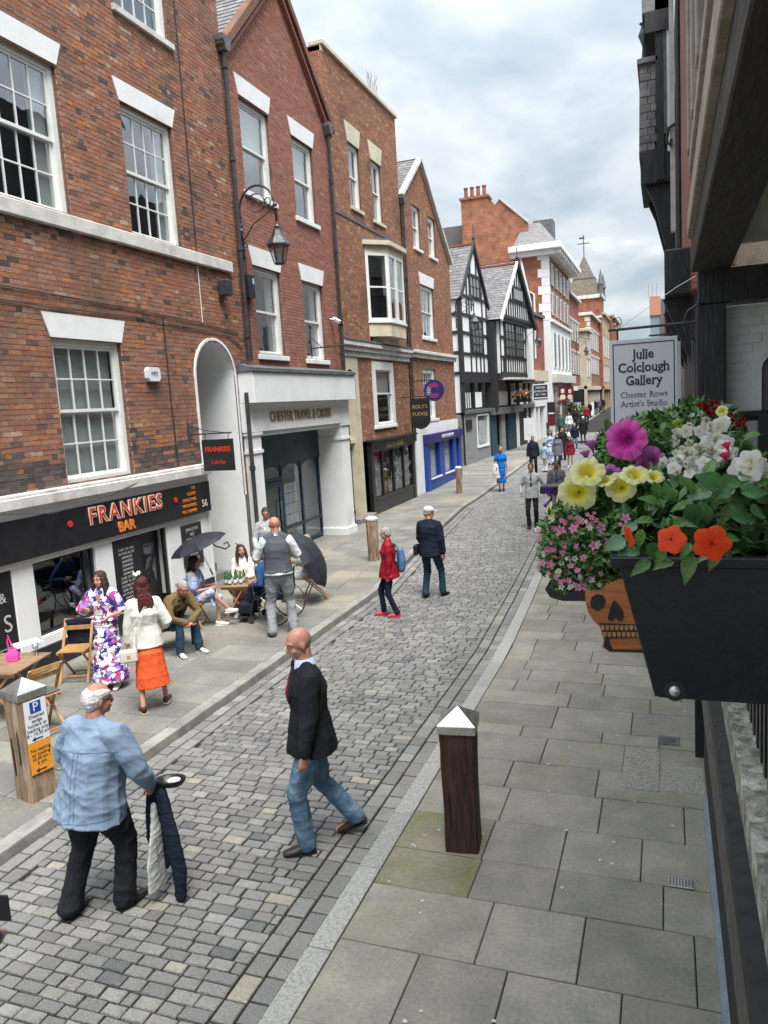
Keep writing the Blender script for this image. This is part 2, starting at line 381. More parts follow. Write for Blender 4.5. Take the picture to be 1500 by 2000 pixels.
for i, q in enumerate(setts[:300]):
    zt = rnd.uniform(-.005, .003)
    c = Vector(((q[0][0] + q[2][0]) / 2, (q[0][1] + q[2][1]) / 2))
    v, f = slab([(p[0] - c.x, p[1] - c.y) for p in q], 0, .03, .007)
    mb = MB().add(v, f); o = mb.obj('sett', m_sett, road, loc=(c.x, c.y, zt), norm=False)
mb = MB()
for q in setts[300:]:
    v, f = slab(q, rnd.uniform(-.006, .003), .03, .007); mb.add(v, f)
o = mb.obj('setts', m_sett, road, norm=False); o['kind'] = 'stuff'
# kerbs -------------------------------------------------------------
y = -2.2
while y < 100:
    L = rnd.uniform(.75, 1.05) if y < 40 else 2.2
    a = lambda t, o=0: (fKL(t) + o, t)
    v, f = slab([a(y + .005, -.17), a(y + .005, 0), a(y + L - .005, 0), a(y + L - .005, -.17)], .1, .13, .012, (0, 0))
    MB().add(v, f).obj('kerbstone', m_kerb, pavL, norm=False); y += L
y = -2.6
while y < 100:
    L = rnd.uniform(.8, 1.3) if y < 40 else 2.2
    a = lambda t, o=0: (fKR(t) + o, t)
    v, f = slab([a(y + .004, -.175), a(y + .004, 0.0), a(y + L - .004, 0.0), a(y + L - .004, -.175)], .028, .08, .01, (0, 0))
    MB().add(v, f).obj('granite_kerbstone', m_granite, pavR, norm=False); y += L
# right pavement flags ----------------------------------------------
C0 = [3.0, 3.62, 4.33, 4.97, 5.46, 6.04, 6.62, 7.16, 7.74, 8.0, 8.6, 9.0]
jn = {3.62: [-1.55, -.97, -.28], 4.33: [-1.19, -.55, .14], 4.97: [-1.39, -.80, -.05], 5.46: [-1.40, -.80, -.21], 6.04: [-1.38, -.56, .11], 6.62: [-1.45, -.63], 7.16: [-1.2, -.42], 7.74: [-1.5, -.66, -.1], 8.0: [-1.2, -.38], 8.6: [-1.1, -.2]}
cs = [-2.2, -1.6, -1., -.4, .2, .8, 1.4, 1.9, 2.45] + C0
while cs[-1] < 46: cs.append(cs[-1] + rnd.uniform(.36, .62))
MAN = [(-.42, -.09, 6.85, 7.7), (-.08, .33, 6.8, 7.55)]
for a, b in zip(cs, cs[1:]):
    js = jn.get(a)
    if js is None:
        js = []; x = fKR(a) + rnd.uniform(.3, .9)
        while x < fFR(a) - .2: js.append(x); x += rnd.uniform(.5, .98)
    js = [None] + js + [None]
    for p, q in zip(js, js[1:]):
        x0a = fKR(a) + .006 if p is None else p; x0b = fKR(b) + .006 if p is None else p
        x1a = fFR(a) + .2 if q is None else q; x1b = fFR(b) + .2 if q is None else q
        if a > 26 and rnd.random() < 0: continue
        g_ = .0036
        zt = .03 + rnd.uniform(-.003, .003)
        v, f = slab([(x0a + g_, a + g_), (x1a - g_, a + g_), (x1b - g_, b - g_), (x0b + g_, b - g_)], zt, .04, .006)
        MB().add(v, f).obj('paving_flag', m_flagmoss if (a, p) in ((4.97, None), (5.46, None)) else m_flag, pavR, norm=False)
# left pavement flags -----------------------------------------------
y = -1.5
while y < 60:
    d = rnd.uniform(.42, .62)
    x0, x1 = fFL(y) - .55, fKL(y) - .175; e0, e1 = fFL(y + d) - .55, fKL(y + d) - .175
    x = rnd.uniform(0, .7); ts = [0.]
    while x < (x1 - x0) - .3: ts.append(x / (x1 - x0)); x += rnd.uniform(.55, 1.05)
    ts.append(1.)
    for s, t in zip(ts, ts[1:]):
        g_ = .0042
        v, f = slab([(lerp(x0, x1, s) + g_, y + g_), (lerp(x0, x1, t) - g_, y + g_), (lerp(e0, e1, t) - g_, y + d - g_), (lerp(e0, e1, s) + g_, y + d - g_)], .1 + rnd.uniform(-.003, .003), .04, .006)
        MB().add(v, f).obj('paving_flag', m_flagl, pavL, norm=False)
    y += d
# patches, covers, gum
MB().box(-.42, -.09, 6.84, 7.70, .02, .041).obj('concrete_patch', m_conc, pavR, bevel=.004)
MB().box(-.06, .30, 6.86, 7.38, .02, .0385).obj('concrete_patch', m_conc, pavR, bevel=.004)
def cover(name, x, y, w, d, lab, slots):
    o = thing(name, lab, 'drain cover', (x, y, .036))
    mb = MB().box(-w / 2, w / 2, -d / 2, d / 2, -.02, .004); mb.obj('frame', m_steel if slots else m_lead, o, bevel=.002)
    for i in range(slots):
        X = -w / 2 + (i + .5) * w / slots
        MB().box(X - w / slots * .28, X + w / slots * .28, -d * .42, d * .42, .003, .0065).obj('bar', m_lead, o)
    if not slots: MB().box(-w * .3, w * .3, -d * .25, d * .25, .003, .007).obj('lid', m_iron, o, bevel=.002)
cover('drain_cover', .07, 5.52, .17, .12, 'small grey slotted drain grating set in the right pavement', 8)
cover('inspection_cover', .0, 7.93, .2, .2, 'small square metal inspection cover beyond the concrete patch', 0)
mb = MB()
for i in range(260):
    right = rnd.random() < .5
    yy = rnd.uniform(3, 22)
    xx = rnd.uniform(fKR(yy) + .1, .3) if right else rnd.uniform(-8.2, fKL(yy) - .3)
    r = rnd.uniform(.006, .018); z = (.0355 if right else .1055) + zg(yy)
    mb.add([(xx + r * math.cos(k * 1.05) * rnd.uniform(.7, 1.2), yy + r * math.sin(k * 1.05) * rnd.uniform(.7, 1.2), z) for k in range(6)], [tuple(range(6))])
o = mb.obj('chewing_gum', M('flattened_gum', (.5, .5, .46), rough=.8)); tag(o, 'pale flattened chewing gum spots on the pavements', 'gum', kind='stuff')
# ------------------------------------------------------------------ wall and window builders (local frame: x along the street, -y towards the street)
def frame(name, label, p, q, cat='building'):
    return thing(name, label, cat, (p[0], p[1], 0), math.atan2(q[1] - p[1], q[0] - p[0]))
def hival(h, z):
    a, b, c, d = h[:4]
    if not (c <= z <= d): return None
    if len(h) > 4:
        r = (b - a) / 2; zc = d - r
        if z > zc:
            w = math.sqrt(max(r * r - (z - zc) ** 2, 0)); m = (a + b) / 2
            return (m - w, m + w) if w > .01 else None
    return (a, b)
def free(z, L, Rr, holes):
    iv = [(L(z), Rr(z))]
    for h in holes:
        k = hival(h, z)
        if not k: continue
        nv = []
        for a, b in iv:
            if k[1] <= a or k[0] >= b: nv.append((a, b)); continue
            if k[0] > a: nv.append((a, k[0]))
            if k[1] < b: nv.append((k[1], b))
        iv = nv
    return iv
def wall(par, bmat, z0, z1, L, Rr, holes=(), breaks=(), nparts=0, y=0., bricks=True, backmat=None, rev=.13, revmat=None, stuffname='bricks', seed=1, cl=.224, dark=None):
    if not callable(L): l_ = L; L = lambda z: l_
    if not callable(Rr): r_2 = Rr; Rr = lambda z: r_2
    zz = {z0, z1} | set(breaks)
    for h in holes:
        zz |= {min(max(h[2], z0), z1), min(max(h[3], z0), z1)}
        if len(h) > 4:
            r = (h[1] - h[0]) / 2
            zz |= {h[3] - r + r * math.sin(k * math.pi / 20) for k in range(11)}
    zz = sorted(zz); mb = MB(); e = 1e-4
    for a, b in zip(zz, zz[1:]):
        if b - a < 1e-3: continue
        i0 = free(a + e, L, Rr, holes); i1 = free(b - e, L, Rr, holes)
        if len(i0) != len(i1): i0 = i1 = free((a + b) / 2, L, Rr, holes)
        for (p, q), (r, t) in zip(i0, i1):
            mb.add([(p, y, a), (q, y, a), (t, y, b), (r, y, b)], [(0, 1, 2, 3)])
    for h in holes:
        a, b, c, d = h[:4]
        if len(h) > 4: continue
        c = max(c, z0); d = min(d, z1)
        mb.add([(a, y, c), (b, y, c), (b, y, d), (a, y, d), (a, y + rev, c), (b, y + rev, c), (b, y + rev, d), (a, y + rev, d)], [(0, 1, 5, 4), (1, 2, 6, 5), (2, 3, 7, 6), (3, 0, 4, 7)], 1)
    mb.obj('wall', [backmat or m_mortar, revmat or m_brickR], par, norm=False)
    if not bricks: return
    rn = random.Random(seed); L_ = []; k = 0; z = z0 + .004
    while z < z1 - .03:
        zm = z + .034; x = -(.112 if k % 2 else 0) - .2; nx = k % 2
        iv = free(zm, L, Rr, holes)
        if iv:
            x = math.floor(iv[0][0] / .336) * .336 - (.168 if k % 2 else 0) ; w = 0
            hd = False
            while x < iv[-1][1]:
                w = .112 if hd else cl; hd = not hd
                for a, b in iv:
                    p, q = max(a, x + .005), min(b, x + w - .005)
                    if q - p > .03: L_.append((p, q, z, z + .066, rn.uniform(.004, .011)))
                x += w
        z += .075; k += 1
    W = par.matrix_world if False else Matrix.Translation(par.location) @ par.rotation_euler.to_matrix().to_4x4()
    dk = [b for b in L_ if dark and dark(b, rn)]; lt = [b for b in L_ if b not in set(dk)] if dk else L_
    if nparts:
        key = lambda b: (W @ Vector(((b[0] + b[1]) / 2, y, b[2])) - CAM).length + (100 if not onscreen(W @ Vector((b[0], y, b[2]))) else 0)
        near_ = set(sorted(L_, key=key)[:nparts])
        for mt, grp in ((bmat, lt), (m_brickK, dk)):
            me = bpy.data.meshes.new('brick'); ub = MB().box(-.5, .5, -1, .0, -.5, .5, back=False); me.from_pydata(ub.v, [], ub.f); me.materials.append(mt)
            for b in grp:
                if b in near_: inst('brick', me, par, ((b[0] + b[1]) / 2, y, (b[2] + b[3]) / 2), scale=(b[1] - b[0], b[4], b[3] - b[2]))
        lt = [b for b in lt if b not in near_]; dk = [b for b in dk if b not in near_]
    for mt, grp, nm in ((bmat, lt, stuffname), (m_brickK, dk, 'sooty_bricks')):
        if not grp: continue
        mb = MB()
        for b in grp: mb.box(b[0], b[1], y - b[4], y, b[2], b[3], back=False)
        mb.obj(nm, mt, par, kind='stuff', norm=False)
def onscreen(P):
    v = CW.transposed() @ (P - CAM)
    if v.z > -.1: return False
    return -10 < 750 - FOC * v.x / v.z < 1510 and -10 < 1000 + FOC * v.y / v.z < 2010
# brick texture for reveals and distant walls
def bricktex(name, c1, c2, mort, scale=1., bump=.4, swap=False):
    m = bpy.data.materials.new(name); m.use_nodes = True; nt = m.node_tree; n = nt.nodes; l = nt.links; b = n['Principled BSDF']; b.inputs['Roughness'].default_value = .9
    tc = n.new('ShaderNodeTexCoord'); sp = n.new('ShaderNodeSeparateXYZ'); l.new(tc.outputs['Object'], sp.inputs[0])
    ad = n.new('ShaderNodeMath'); ad.operation = 'ADD'; l.new(sp.outputs[0], ad.inputs[0]); l.new(sp.outputs[1], ad.inputs[1])
    cb = n.new('ShaderNodeCombineXYZ'); l.new(ad.outputs[0], cb.inputs[0]); l.new(sp.outputs[2], cb.inputs[1])
    t = n.new('ShaderNodeTexBrick'); l.new(cb.outputs[0], t.inputs['Vector']); t.inputs['Scale'].default_value = 1
    t.inputs['Brick Width'].default_value = .22 * scale; t.inputs['Row Height'].default_value = .075 * scale; t.inputs['Mortar Size'].default_value = .006 * scale
    t.inputs['Color1'].default_value = c1 + (1,); t.inputs['Color2'].default_value = c2 + (1,); t.inputs['Mortar'].default_value = mort + (1,)
    nz = n.new('ShaderNodeTexNoise'); nz.inputs['Scale'].default_value = 1.6; nz.inputs['Detail'].default_value = 6; l.new(tc.outputs['Object'], nz.inputs['Vector'])
    mr = n.new('ShaderNodeMapRange'); l.new(nz.outputs[0], mr.inputs[0]); mr.inputs[1].default_value = .3; mr.inputs[2].default_value = .7; mr.inputs[3].default_value = .6; mr.inputs[4].default_value = 1.3
    mx = n.new('ShaderNodeVectorMath'); mx.operation = 'SCALE'; l.new(t.outputs[0], mx.inputs[0]); l.new(mr.outputs[0], mx.inputs['Scale']); l.new(mx.outputs[0], b.inputs['Base Color'])
    bp = n.new('ShaderNodeBump'); bp.inputs['Strength'].default_value = bump; bp.inputs['Distance'].default_value = .02; l.new(t.outputs['Fac'], bp.inputs['Height']); bp.invert = True; l.new(bp.outputs[0], b.inputs['Normal'])
    return m
m_brickR = bricktex('brick_reveal', (.20, .08, .05), (.13, .06, .04), (.2, .15, .11))
m_brickF = bricktex('distant_orange_brick', (.40, .145, .07), (.26, .09, .05), (.30, .22, .16))
m_brickF2 = bricktex('distant_red_brick', (.30, .085, .05), (.22, .07, .045), (.25, .17, .13))
m_tan = M('buff_stone', (.46, .34, .21), (.36, .27, .17), sc_=1.5, rough=.85, bump=.2, bsc=8)

def window(par, s0, s1, z0, z1, nx=1, nu=1, nl=1, y=.10, inter='dark', lintel=None, sill=True, fmat=None, lmat=None, fw=.07, bar=.022, lean=0, casing=.09, meet=True, interior=True):
    """vertical sliding sash window set in its opening"""
    fmat = fmat or m_wood_w; lmat = lmat or m_white
    mb = MB(); c = casing
    for a, b, d, e in ((s0, s0 + c, z0, z1), (s1 - c, s1, z0, z1), (s0 + c, s1 - c, z1 - c, z1), (s0 + c, s1 - c, z0, z0 + .06)): mb.box(a, b, y - .03, y + .06, d, e)
    zm = (z0 + z1) / 2 if nl else z0
    a0, a1 = s0 + c, s1 - c
    def sash(zb, zt, yy, nz_):
        mb.box(a0, a0 + fw * .7, yy, yy + .04, zb, zt); mb.box(a1 - fw * .7, a1, yy, yy + .04, zb, zt)
        mb.box(a0 + fw * .7, a1 - fw * .7, yy, yy + .04, zb, zb + fw * .7); mb.box(a0 + fw * .7, a1 - fw * .7, yy, yy + .04, zt - fw * .7, zt)
        b0, b1, c0, c1 = a0 + fw * .7, a1 - fw * .7, zb + fw * .7, zt - fw * .7
        for i in range(1, nx):
            x = lerp(b0, b1, i / nx); mb.box(x - bar / 2, x + bar / 2, yy + .004, yy + .034, c0, c1)
        for j in range(1, nz_):
            z = lerp(c0, c1, j / nz_)
            for i in range(nx):
                xa = lerp(b0, b1, i / nx) + (bar / 2 if i else 0); xb = lerp(b0, b1, (i + 1) / nx) - (bar / 2 if i < nx - 1 else 0)
                mb.box(xa, xb, yy + .004, yy + .034, z - bar / 2, z + bar / 2)
        return [(lerp(b0, b1, i / nx), lerp(b0, b1, (i + 1) / nx), lerp(c0, c1, j / nz_), lerp(c0, c1, (j + 1) / nz_), yy + .018) for i in range(nx) for j in range(nz_)]
    P = []
    if nl:
        P += sash(zm - .02, z1 - c, y, nu); P += sash(z0 + .06, zm + .03, y + .042, nl)
    else: P += sash(z0 + .06, z1 - c, y, nu)
    w = mb.obj('window', fmat, par)
    for a, b, d, e, yy in P: B(a, b, yy, yy + .004, d, e).obj('pane', m_glass, w)
    if interior:
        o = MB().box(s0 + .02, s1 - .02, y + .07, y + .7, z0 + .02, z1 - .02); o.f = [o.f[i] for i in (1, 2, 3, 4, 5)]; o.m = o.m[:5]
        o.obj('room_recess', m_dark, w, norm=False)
        W_ = s1 - s0
        if inter == 'blind': B(s0 + c, s1 - c, y + .12, y + .13, z0 + .08, z1 - c).obj('blind', m_blind, w)
        elif inter == 'half': B(s0 + c, s1 - c, y + .12, y + .13, zm, z1 - c).obj('blind', m_blind, w)
        elif inter == 'side': B(s1 - c - W_ * .2, s1 - c, y + .1, y + .15, z0 + .08, z1 - c).obj('curtain', m_blind, w)
    if sill: MB().box(s0 - .08, s1 + .08, -.07, y + .02, z0 - .11, z0 - .003).obj('sill', lmat if lmat else m_white, w, bevel=.008)
    if lintel:
        h, sp = lintel; MB().prism([(s0 - .02, z1 + .003), (s1 + .02, z1 + .003), (s1 + .02 + sp, z1 + h), (s0 - .02 - sp, z1 + h)], -.022, y).obj('lintel', lmat, w)
    return w
def pipe(par, x, z0, z1, y=-.09, r=.045, mat=None, name='drainpipe'):
    mb = MB().tube([(x, y, z0), (x, y, z1)], r, 10)
    z = z0 + .5
    while z < z1 - .2: mb.tube([(x, y, z), (x, y, z + .1)], r * 1.45, 10); z += 1.8
    return mb.obj(name, mat or m_iron, par, smooth=False)
def roof_gable(par, sL, zL, sA, zA, sR, zR, depth, mat=None, over=.06, th=.08, tiles=True, y0=-.05, name='roof', n=None):
    """slate slopes built course by course behind a street gable"""
    for (a, za, b, zb) in ((sL, zL, sA, zA), (sR, zR, sA, zA)):
        L = math.hypot(b - a, zb - za); nr = int(L / .22); mb = MB(); ux, uz = (b - a) / L, (zb - za) / L; nxn, nz_ = -uz, ux
        if nz_ < 0: nxn, nz_ = -nxn, -nz_
        for k in range(nr):
            t0, t1 = k * L / nr, (k + 1) * L / nr + .05
            y = y0; j = 0; off = .16 if k % 2 else 0; y -= 0
            yy = y0
            while yy < y0 + depth:
                w = .32 if not (yy == y0 and off) else .16; y2 = min(yy + w, y0 + depth)
                e = .012; h0 = .03; h1 = .012
                p = [(a + ux * t0 + nxn * h0, yy + e / 2, za + uz * t0 + nz_ * h0), (a + ux * t0 + nxn * h0, y2 - e / 2, za + uz * t0 + nz_ * h0), (a + ux * t1 + nxn * h1, y2 - e / 2, za + uz * t1 + nz_ * h1), (a + ux * t1 + nxn * h1, yy + e / 2, za + uz * t1 + nz_ * h1)]
                q = [(x - nxn * .02, y_, z - nz_ * .02) for x, y_, z in p]
                mb.add(p + q, [(0, 1, 2, 3), (0, 4, 5, 1), (1, 5, 6, 2), (3, 7, 4, 0)]); yy = y2
        mb.obj('slates', mat or m_slate, par, kind='stuff')
    MB().prism([(sL, zL - .02), (sA, zA - .02), (sR, zR - .02), (sA, zA - .12)], y0 + .05, y0 + depth).obj(name, m_lead, par)

# ================================================================== building 1: corner bar
b1 = frame('brick_corner_bar', 'tall mottled brick building with white lintels over the black bar shopfront', (-8.5, 0), (-8.5, 1))
H1 = [(8.42, 9.95, 6.75, 8.92), (11.4, 12.85, 6.75, 8.9), (9.22, 10.78, 2.72, 4.9), (11.52, 13.05, 10.42, 12.3), (8.3, 9.85, 10.42, 12.3), (5.4, 6.9, 6.75, 8.9), (5.2, 6.8, 2.72, 4.9), (12.88, 14.32, -1, 5.1, 'a')]
wall(b1, m_brick1, 2.66, 12.6, 2., 14.88, H1, nparts=300, seed=2, dark=lambda b, rn: rn.random() < (.85 if b[2] < 3.0 else .55 if b[2] < 3.35 + .25 * math.sin(b[0] * 2) else .18 if (6.1 < b[2] < 6.5) else .05))
wall(b1, m_brick1, 1.9, 2.658, 14.34, 14.88, [], seed=5, stuffname='lower_bricks')
for a, b in ((8.42, 9.95), (11.4, 12.85), (5.4, 6.9)): window(b1, a, b, 6.75, 8.92 if a < 9 else 8.9, 4, 2, 2, lintel=(.34, .13), sill=False, inter='side')
for a, b in ((11.52, 13.05), (8.3, 9.85)): window(b1, a, b, 10.42, 12.3, 4, 2, 2, lintel=(.3, .1), lmat=m_stone_w)
for a, b in ((9.22, 10.78), (5.2, 6.8)): window(b1, a, b, 2.72, 4.9, 4, 2, 2, lintel=(.36, .13), sill=False, inter='blind')
MB().box(2., 14.5, -.1, .0, 6.52, 6.735).obj('string_course', m_stone_w, b1, bevel=.012)
mb = MB().box(2., 12.86, -.2, 0, 2.5, 2.655); mb.box(2., 12.86, -.15, 0, 2.655, 2.7); mb.obj('cornice', m_stone_w, b1, bevel=.012)
MB().box(2., 12.84, -.10, .04, 2.36, 2.5).obj('white_board', m_white, b1)
MB().box(2., 12.82, -.13, -.03, 1.78, 2.36).obj('black_fascia', m_black, b1, bevel=.004)
MB().box(2., 12.80, -.07, .1, 1.69, 1.78).obj('fascia_moulding', m_white, b1, bevel=.005)
for a, b in ((7.93, 8.32), (9.6, 10.0), (11.46, 12.80), (4.6, 5.0)): MB().box(a, b, -.04, .3, .45, 1.69).obj('pillar', m_white, b1, bevel=.01)
for a, b in ((9.6, 10.0), (11.46, 12.84), (4., 9.6)): MB().box(a + (.0), b - .002, -.055, .3, .0, .45).obj('plinth', m_black, b1, bevel=.006)
MB().box(8.32, 9.6, -.045, .1, .45, .60).obj('window_ledge', m_white, b1, bevel=.01)
w = MB(); 
for a, b, c, d in ((8.32, 8.37, .6, 1.69), (9.55, 9.6, .6, 1.69), (8.37, 9.55, .6, .65), (8.37, 9.55, 1.65, 1.69), (9.38, 9.41, .65, 1.65)): w.box(a, b, .02, .08, c, d)
w = w.obj('shop_window', m_black, b1)
B(8.37, 9.38, .045, .052, .65, 1.65).obj('pane', m_glassd, w); B(9.41, 9.55, .045, .052, .65, 1.65).obj('pane', m_glassd, w)
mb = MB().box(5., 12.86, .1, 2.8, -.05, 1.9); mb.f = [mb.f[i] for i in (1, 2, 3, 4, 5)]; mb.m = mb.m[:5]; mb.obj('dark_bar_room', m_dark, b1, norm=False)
t = MB().obox((8.95, .7, .72), (.7, .7, .03)).tube([(8.95, .7, .0), (8.95, .7, .7)], .03); t.obj('inner_table', m_darkwood, b1)
# doorway with menu board and open door
d = MB().box(10.0, 10.66, -.03, .03, .25, 1.66).obj('menu_board', m_black, b1, bevel=.004)
for r in range(13):
    zz = 1.50 - r * .068
    text(random.choice(['COFFEE  TEA  CAKES', 'BURGERS & FRIES', 'COCKTAILS 2 FOR 12', 'SANDWICHES', 'HOT FOOD ALL DAY', 'SALADS  WRAPS']), .058, m_chalk, d, (10.33, -.034, zz), sx=.72, ext=.0008)
MB().box(10.12, 10.55, -.033, -.03, .575, .583).obj('chalk_line', m_chalk, d)
dr = MB().box(10.68, 10.74, .0, .06, .1, 1.69).box(11.40, 11.46, .0, .06, .1, 1.69).obj('door_frame', m_black, b1)
dd = MB().box(10.76, 11.38, .12, .17, .1, 1.66).obj('door', m_black, b1)
B(10.95, 11.25, .112, .118, .75, 1.45).obj('door_glass', m_glassd, dd)
cb = MB().box(11.87, 12.48, -.085, -.04, .82, 1.62).obj('chalkboard', m_black, b1, bevel=.004)
for r, s in enumerate(['JOIN US FOR', 'HOT', 'CHOCOLATE', 'TEA', 'FRESH CAKES', 'GIN BAR', 'PROSECCO']):
    text(s, .085, m_chalk, cb, (12.17, -.088, 1.52 - r * .095), sx=.8, ext=.0008)
# left black door with white swirls
dl = MB().box(7.2, 7.93, -.02, .05, .45, 1.69).obj('side_door', m_black, b1, bevel=.004)
text('S', .34, m_chalk, dl, (7.78, -.023, .95), ext=.0008); text('&', .2, m_chalk, dl, (7.74, -.023, 1.32), ext=.0008)
MB().box(7.3, 7.85, -.022, -.02, .62, .63).obj('chalk_line', m_chalk, dl)
# fascia lettering
def outl(s, size, par, loc, mo, mi, o1=.016, **k):
    text(s, size, mo, par, loc, ext=.006, off=o1, **k); text(s, size, mi, par, (loc[0], loc[1] - .008, loc[2]), ext=.006, off=-.004, **k)
fas = [c for c in b1.children if c.name.startswith('black_fascia')][0]
outl('FRANKIES', .36, fas, (10.35, -.14, 2.17), m_creaml, m_red, space=1.22)
text('BAR', .23, m_orange, fas, (10.28, -.142, 1.90), ext=.008, off=.007)
for x in (9.02, 11.68): MB().lathe([(.05, -.006), (.05, .006)], (x, -.142, 2.14), 16, T=Matrix.Rotation(R(90), 3, 'X')).obj('dot', m_red, fas)
for r, s in enumerate(['TEA', 'COFFEE', 'SMOOTHIES', 'MILKSHAKES', 'HOT DRINKS']): text(s, .085, m_orange, fas, (12.33, -.138, 2.29 - r * .105), ext=.003, align='RIGHT', sx=.95)
text('56', .19, m_creaml, fas, (12.6, -.138, 1.95), ext=.004)
# arched passage
mb = MB(); n_ = 14; xa, xb, zt = 12.88, 14.32, 5.1; r = (xb - xa) / 2; zc = zt - r; xm = (xa + xb) / 2
arc = [(xa, -.05), (xa, zc)] + [(xm - r * math.cos(math.pi * k / n_), zc + r * math.sin(math.pi * k / n_)) for k in range(1, n_)] + [(xb, zc), (xb, -.05)]
mb.loft([[(x, -.02, z) for x, z in arc], [(x, 3.0, z) for x, z in arc]], cap=False, closed=False)
mb.add([(xa, 3.0, -.05), (xb, 3.0, -.05), (xb, 3.0, zt), (xa, 3.0, zt)], [(0, 1, 2, 3)])
mb.obj('arch_lining', m_white, b1, norm=False)
mb = MB(); o2 = [(xm + (x - xm) * (1.0) + (0), z) for x, z in arc]; ro = r + .05
arc2 = [(xa - .05, -.05), (xa - .05, zc)] + [(xm - ro * math.cos(math.pi * k / n_), zc + ro * math.sin(math.pi * k / n_)) for k in range(1, n_)] + [(xb + .05, zc), (xb + .05, 1.9)]
arc1 = arc[:-1] + [(xb, 1.9)]
for i in range(len(arc1) - 1):
    a, b, c, d_ = arc1[i], arc1[i + 1], arc2[i + 1], arc2[i]
    mb.add([(a[0], -.035, a[1]), (b[0], -.035, b[1]), (c[0], -.035, c[1]), (d_[0], -.035, d_[1]), (a[0], 0, a[1]), (b[0], 0, b[1]), (c[0], 0, c[1]), (d_[0], 0, d_[1])], [(0, 1, 2, 3), (3, 2, 6, 7), (1, 0, 4, 5)])
mb.obj('arch_rim', m_white, b1)
MB().box(12.81, 12.875, -.05, 1.0, -.05, 2.5).obj('corner_pier', m_white, b1)
MB().box(14.34, 14.48, -.02, .3, -.05, 1.9).obj('lead_clad_pier', m_lead, b1)
for i in range(5): MB().box(12.9, 14.3, .55 + i * .28, 1.4 + i * .28 + 1.2, .08 + i * .16, .24 + i * .16).obj('step', m_flagl, b1)
mb = MB().tube([(12.93, .9, 1.75), (12.97, .5, 1.42), (13.05, .0, 1.02), (13.12, -.18, .95), (13.18, -.24, 1.0), (13.17, -.2, 1.08), (13.12, -.14, 1.05)], .018)
tag(mb.obj('handrail', m_iron, b1), 'black iron handrail ending in a curl')
# small things on the wall
al = MB().prism([(11.36, 4.27), (11.62, 4.27), (11.66, 4.33), (11.66, 4.46), (11.62, 4.51), (11.36, 4.51), (11.32, 4.46), (11.32, 4.33)], -.1, -.012).obj('alarm_box', m_paper, b1)
text('MFS', .12, m_purple, al, (11.49, -.103, 4.39), ext=.001, sx=.9)
def cable(par, pts, r=.011, name='cable', mat=None): return MB().tube(pts, r, 5).obj(name, mat or m_iron, par)
cable(b1, [(2, -.03, 5.35), (7.5, -.03, 5.55), (9., -.03, 5.53), (10.5, -.03, 5.5), (12, -.03, 5.46), (13.4, -.03, 5.4), (14.6, -.03, 5.3)])
cable(b1, [(2, -.03, 5.28), (7.5, -.03, 5.38), (9.2, -.03, 5.33), (11.2, -.03, 5.36), (12.6, -.03, 5.3), (14.2, -.03, 5.22), (14.75, -.03, 5.0)])
cable(b1, [(12.0, -.025, 5.4), (12.0, -.025, 3.9), (12.03, -.025, 2.72)], .012); cable(b1, [(13.3, -.025, 12), (13.3, -.025, 6.75)], .012); cable(b1, [(13.28, -.025, 6.5), (13.28, -.025, 5.42)], .009, mat=m_wood_w)
cable(b1, [(7.6, -.19, 2.5), (8.6, -.22, 2.36), (9.9, -.22, 2.46), (10.8, -.19, 2.62)], .006)
MB().box(13.95, 14.15, -.25, -.03, 6.0, 6.32).obj('floodlight', m_iron, b1, bevel=.02)
MB().box(14.4, 14.85, .02, .6, 2.7, 12.6).obj('end_return', m_brickR, b1)

# ================================================================== building 2: travel shop
b2 = frame('brick_gabled_travel_shop', 'smooth red brick gabled building with white travel shopfront between drainpipes', (-8.5, 0), (-8.5, 1))
sL, sR, sA, zE, zA = 14.9, 20.25, 17.55, 11.05, 13.55
H2 = [(15.48, 16.8, 8.4, 10.36), (17.95, 19.15, 8.35, 10.26), (15.5, 16.78, 4.9, 6.84), (17.95, 19.17, 4.88, 6.82)]
gl = lambda z: sL if z < zE else lerp(sL, sA, (z - zE) / (zA - zE)); gr_ = lambda z: sR if z < zE else lerp(sR, sA, (z - zE) / (zA - zE))
wall(b2, m_brick2, 4.55, zA - .05, gl, gr_, H2, breaks=[zE], nparts=0, seed=3)
for i, h in enumerate(H2): window(b2, *h, 1, 1, 1, lintel=(.4, .14), inter='half' if i < 2 else 'side', casing=.11)
mb = MB()
for a, b in (((sL - .15, zE - .05), (sA, zA + .2)), ((sR + .15, zE - .05), (sA, zA + .2))):
    mb.beam((a[0], -.07, a[1]), (b[0], -.07, b[1]), .22, .16, up=(0, 0, 1)); 
mb.obj('verge', m_brickR, b2)
mb = MB()
for a, b in (((sL - .05, zE - .2), (sA, zA - .05)), ((sR + .05, zE - .2), (sA, zA - .05))): mb.beam((a[0], -.05, a[1]), (b[0], -.05, b[1]), .14, .07)
mb.obj('verge_moulding', m_brick2, b2)
roof_gable(b2, sL - .1, zE, sA, zA + .16, sR + .1, zE, 9, y0=.1)
MB().box(sL, sR, 2.0, 9, 0, 4.5).obj('rear_walls', m_brickR, b2)
MB().box(sR - .1, sR, .0, 9, 0, zE).obj('side_wall', m_brickR, b2); MB().box(sL, sL + .1, .0, 9, 0, zE).obj('side_wall', m_brickR, b2)
MB().box(14.45, 20.12, -.38, .0, 3.82, 4.48).obj('fascia_box', m_white, b2, bevel=.01)
mb = MB(); x = 14.95
x = 14.42
for i in range(6): mb.prism([(-.42, 4.485), (.0, 4.485), (.0, 4.66), (-.42, 4.56)], x, x + .945, ax='x'); x += .955
mb.obj('lead_flashing', m_lead, b2)
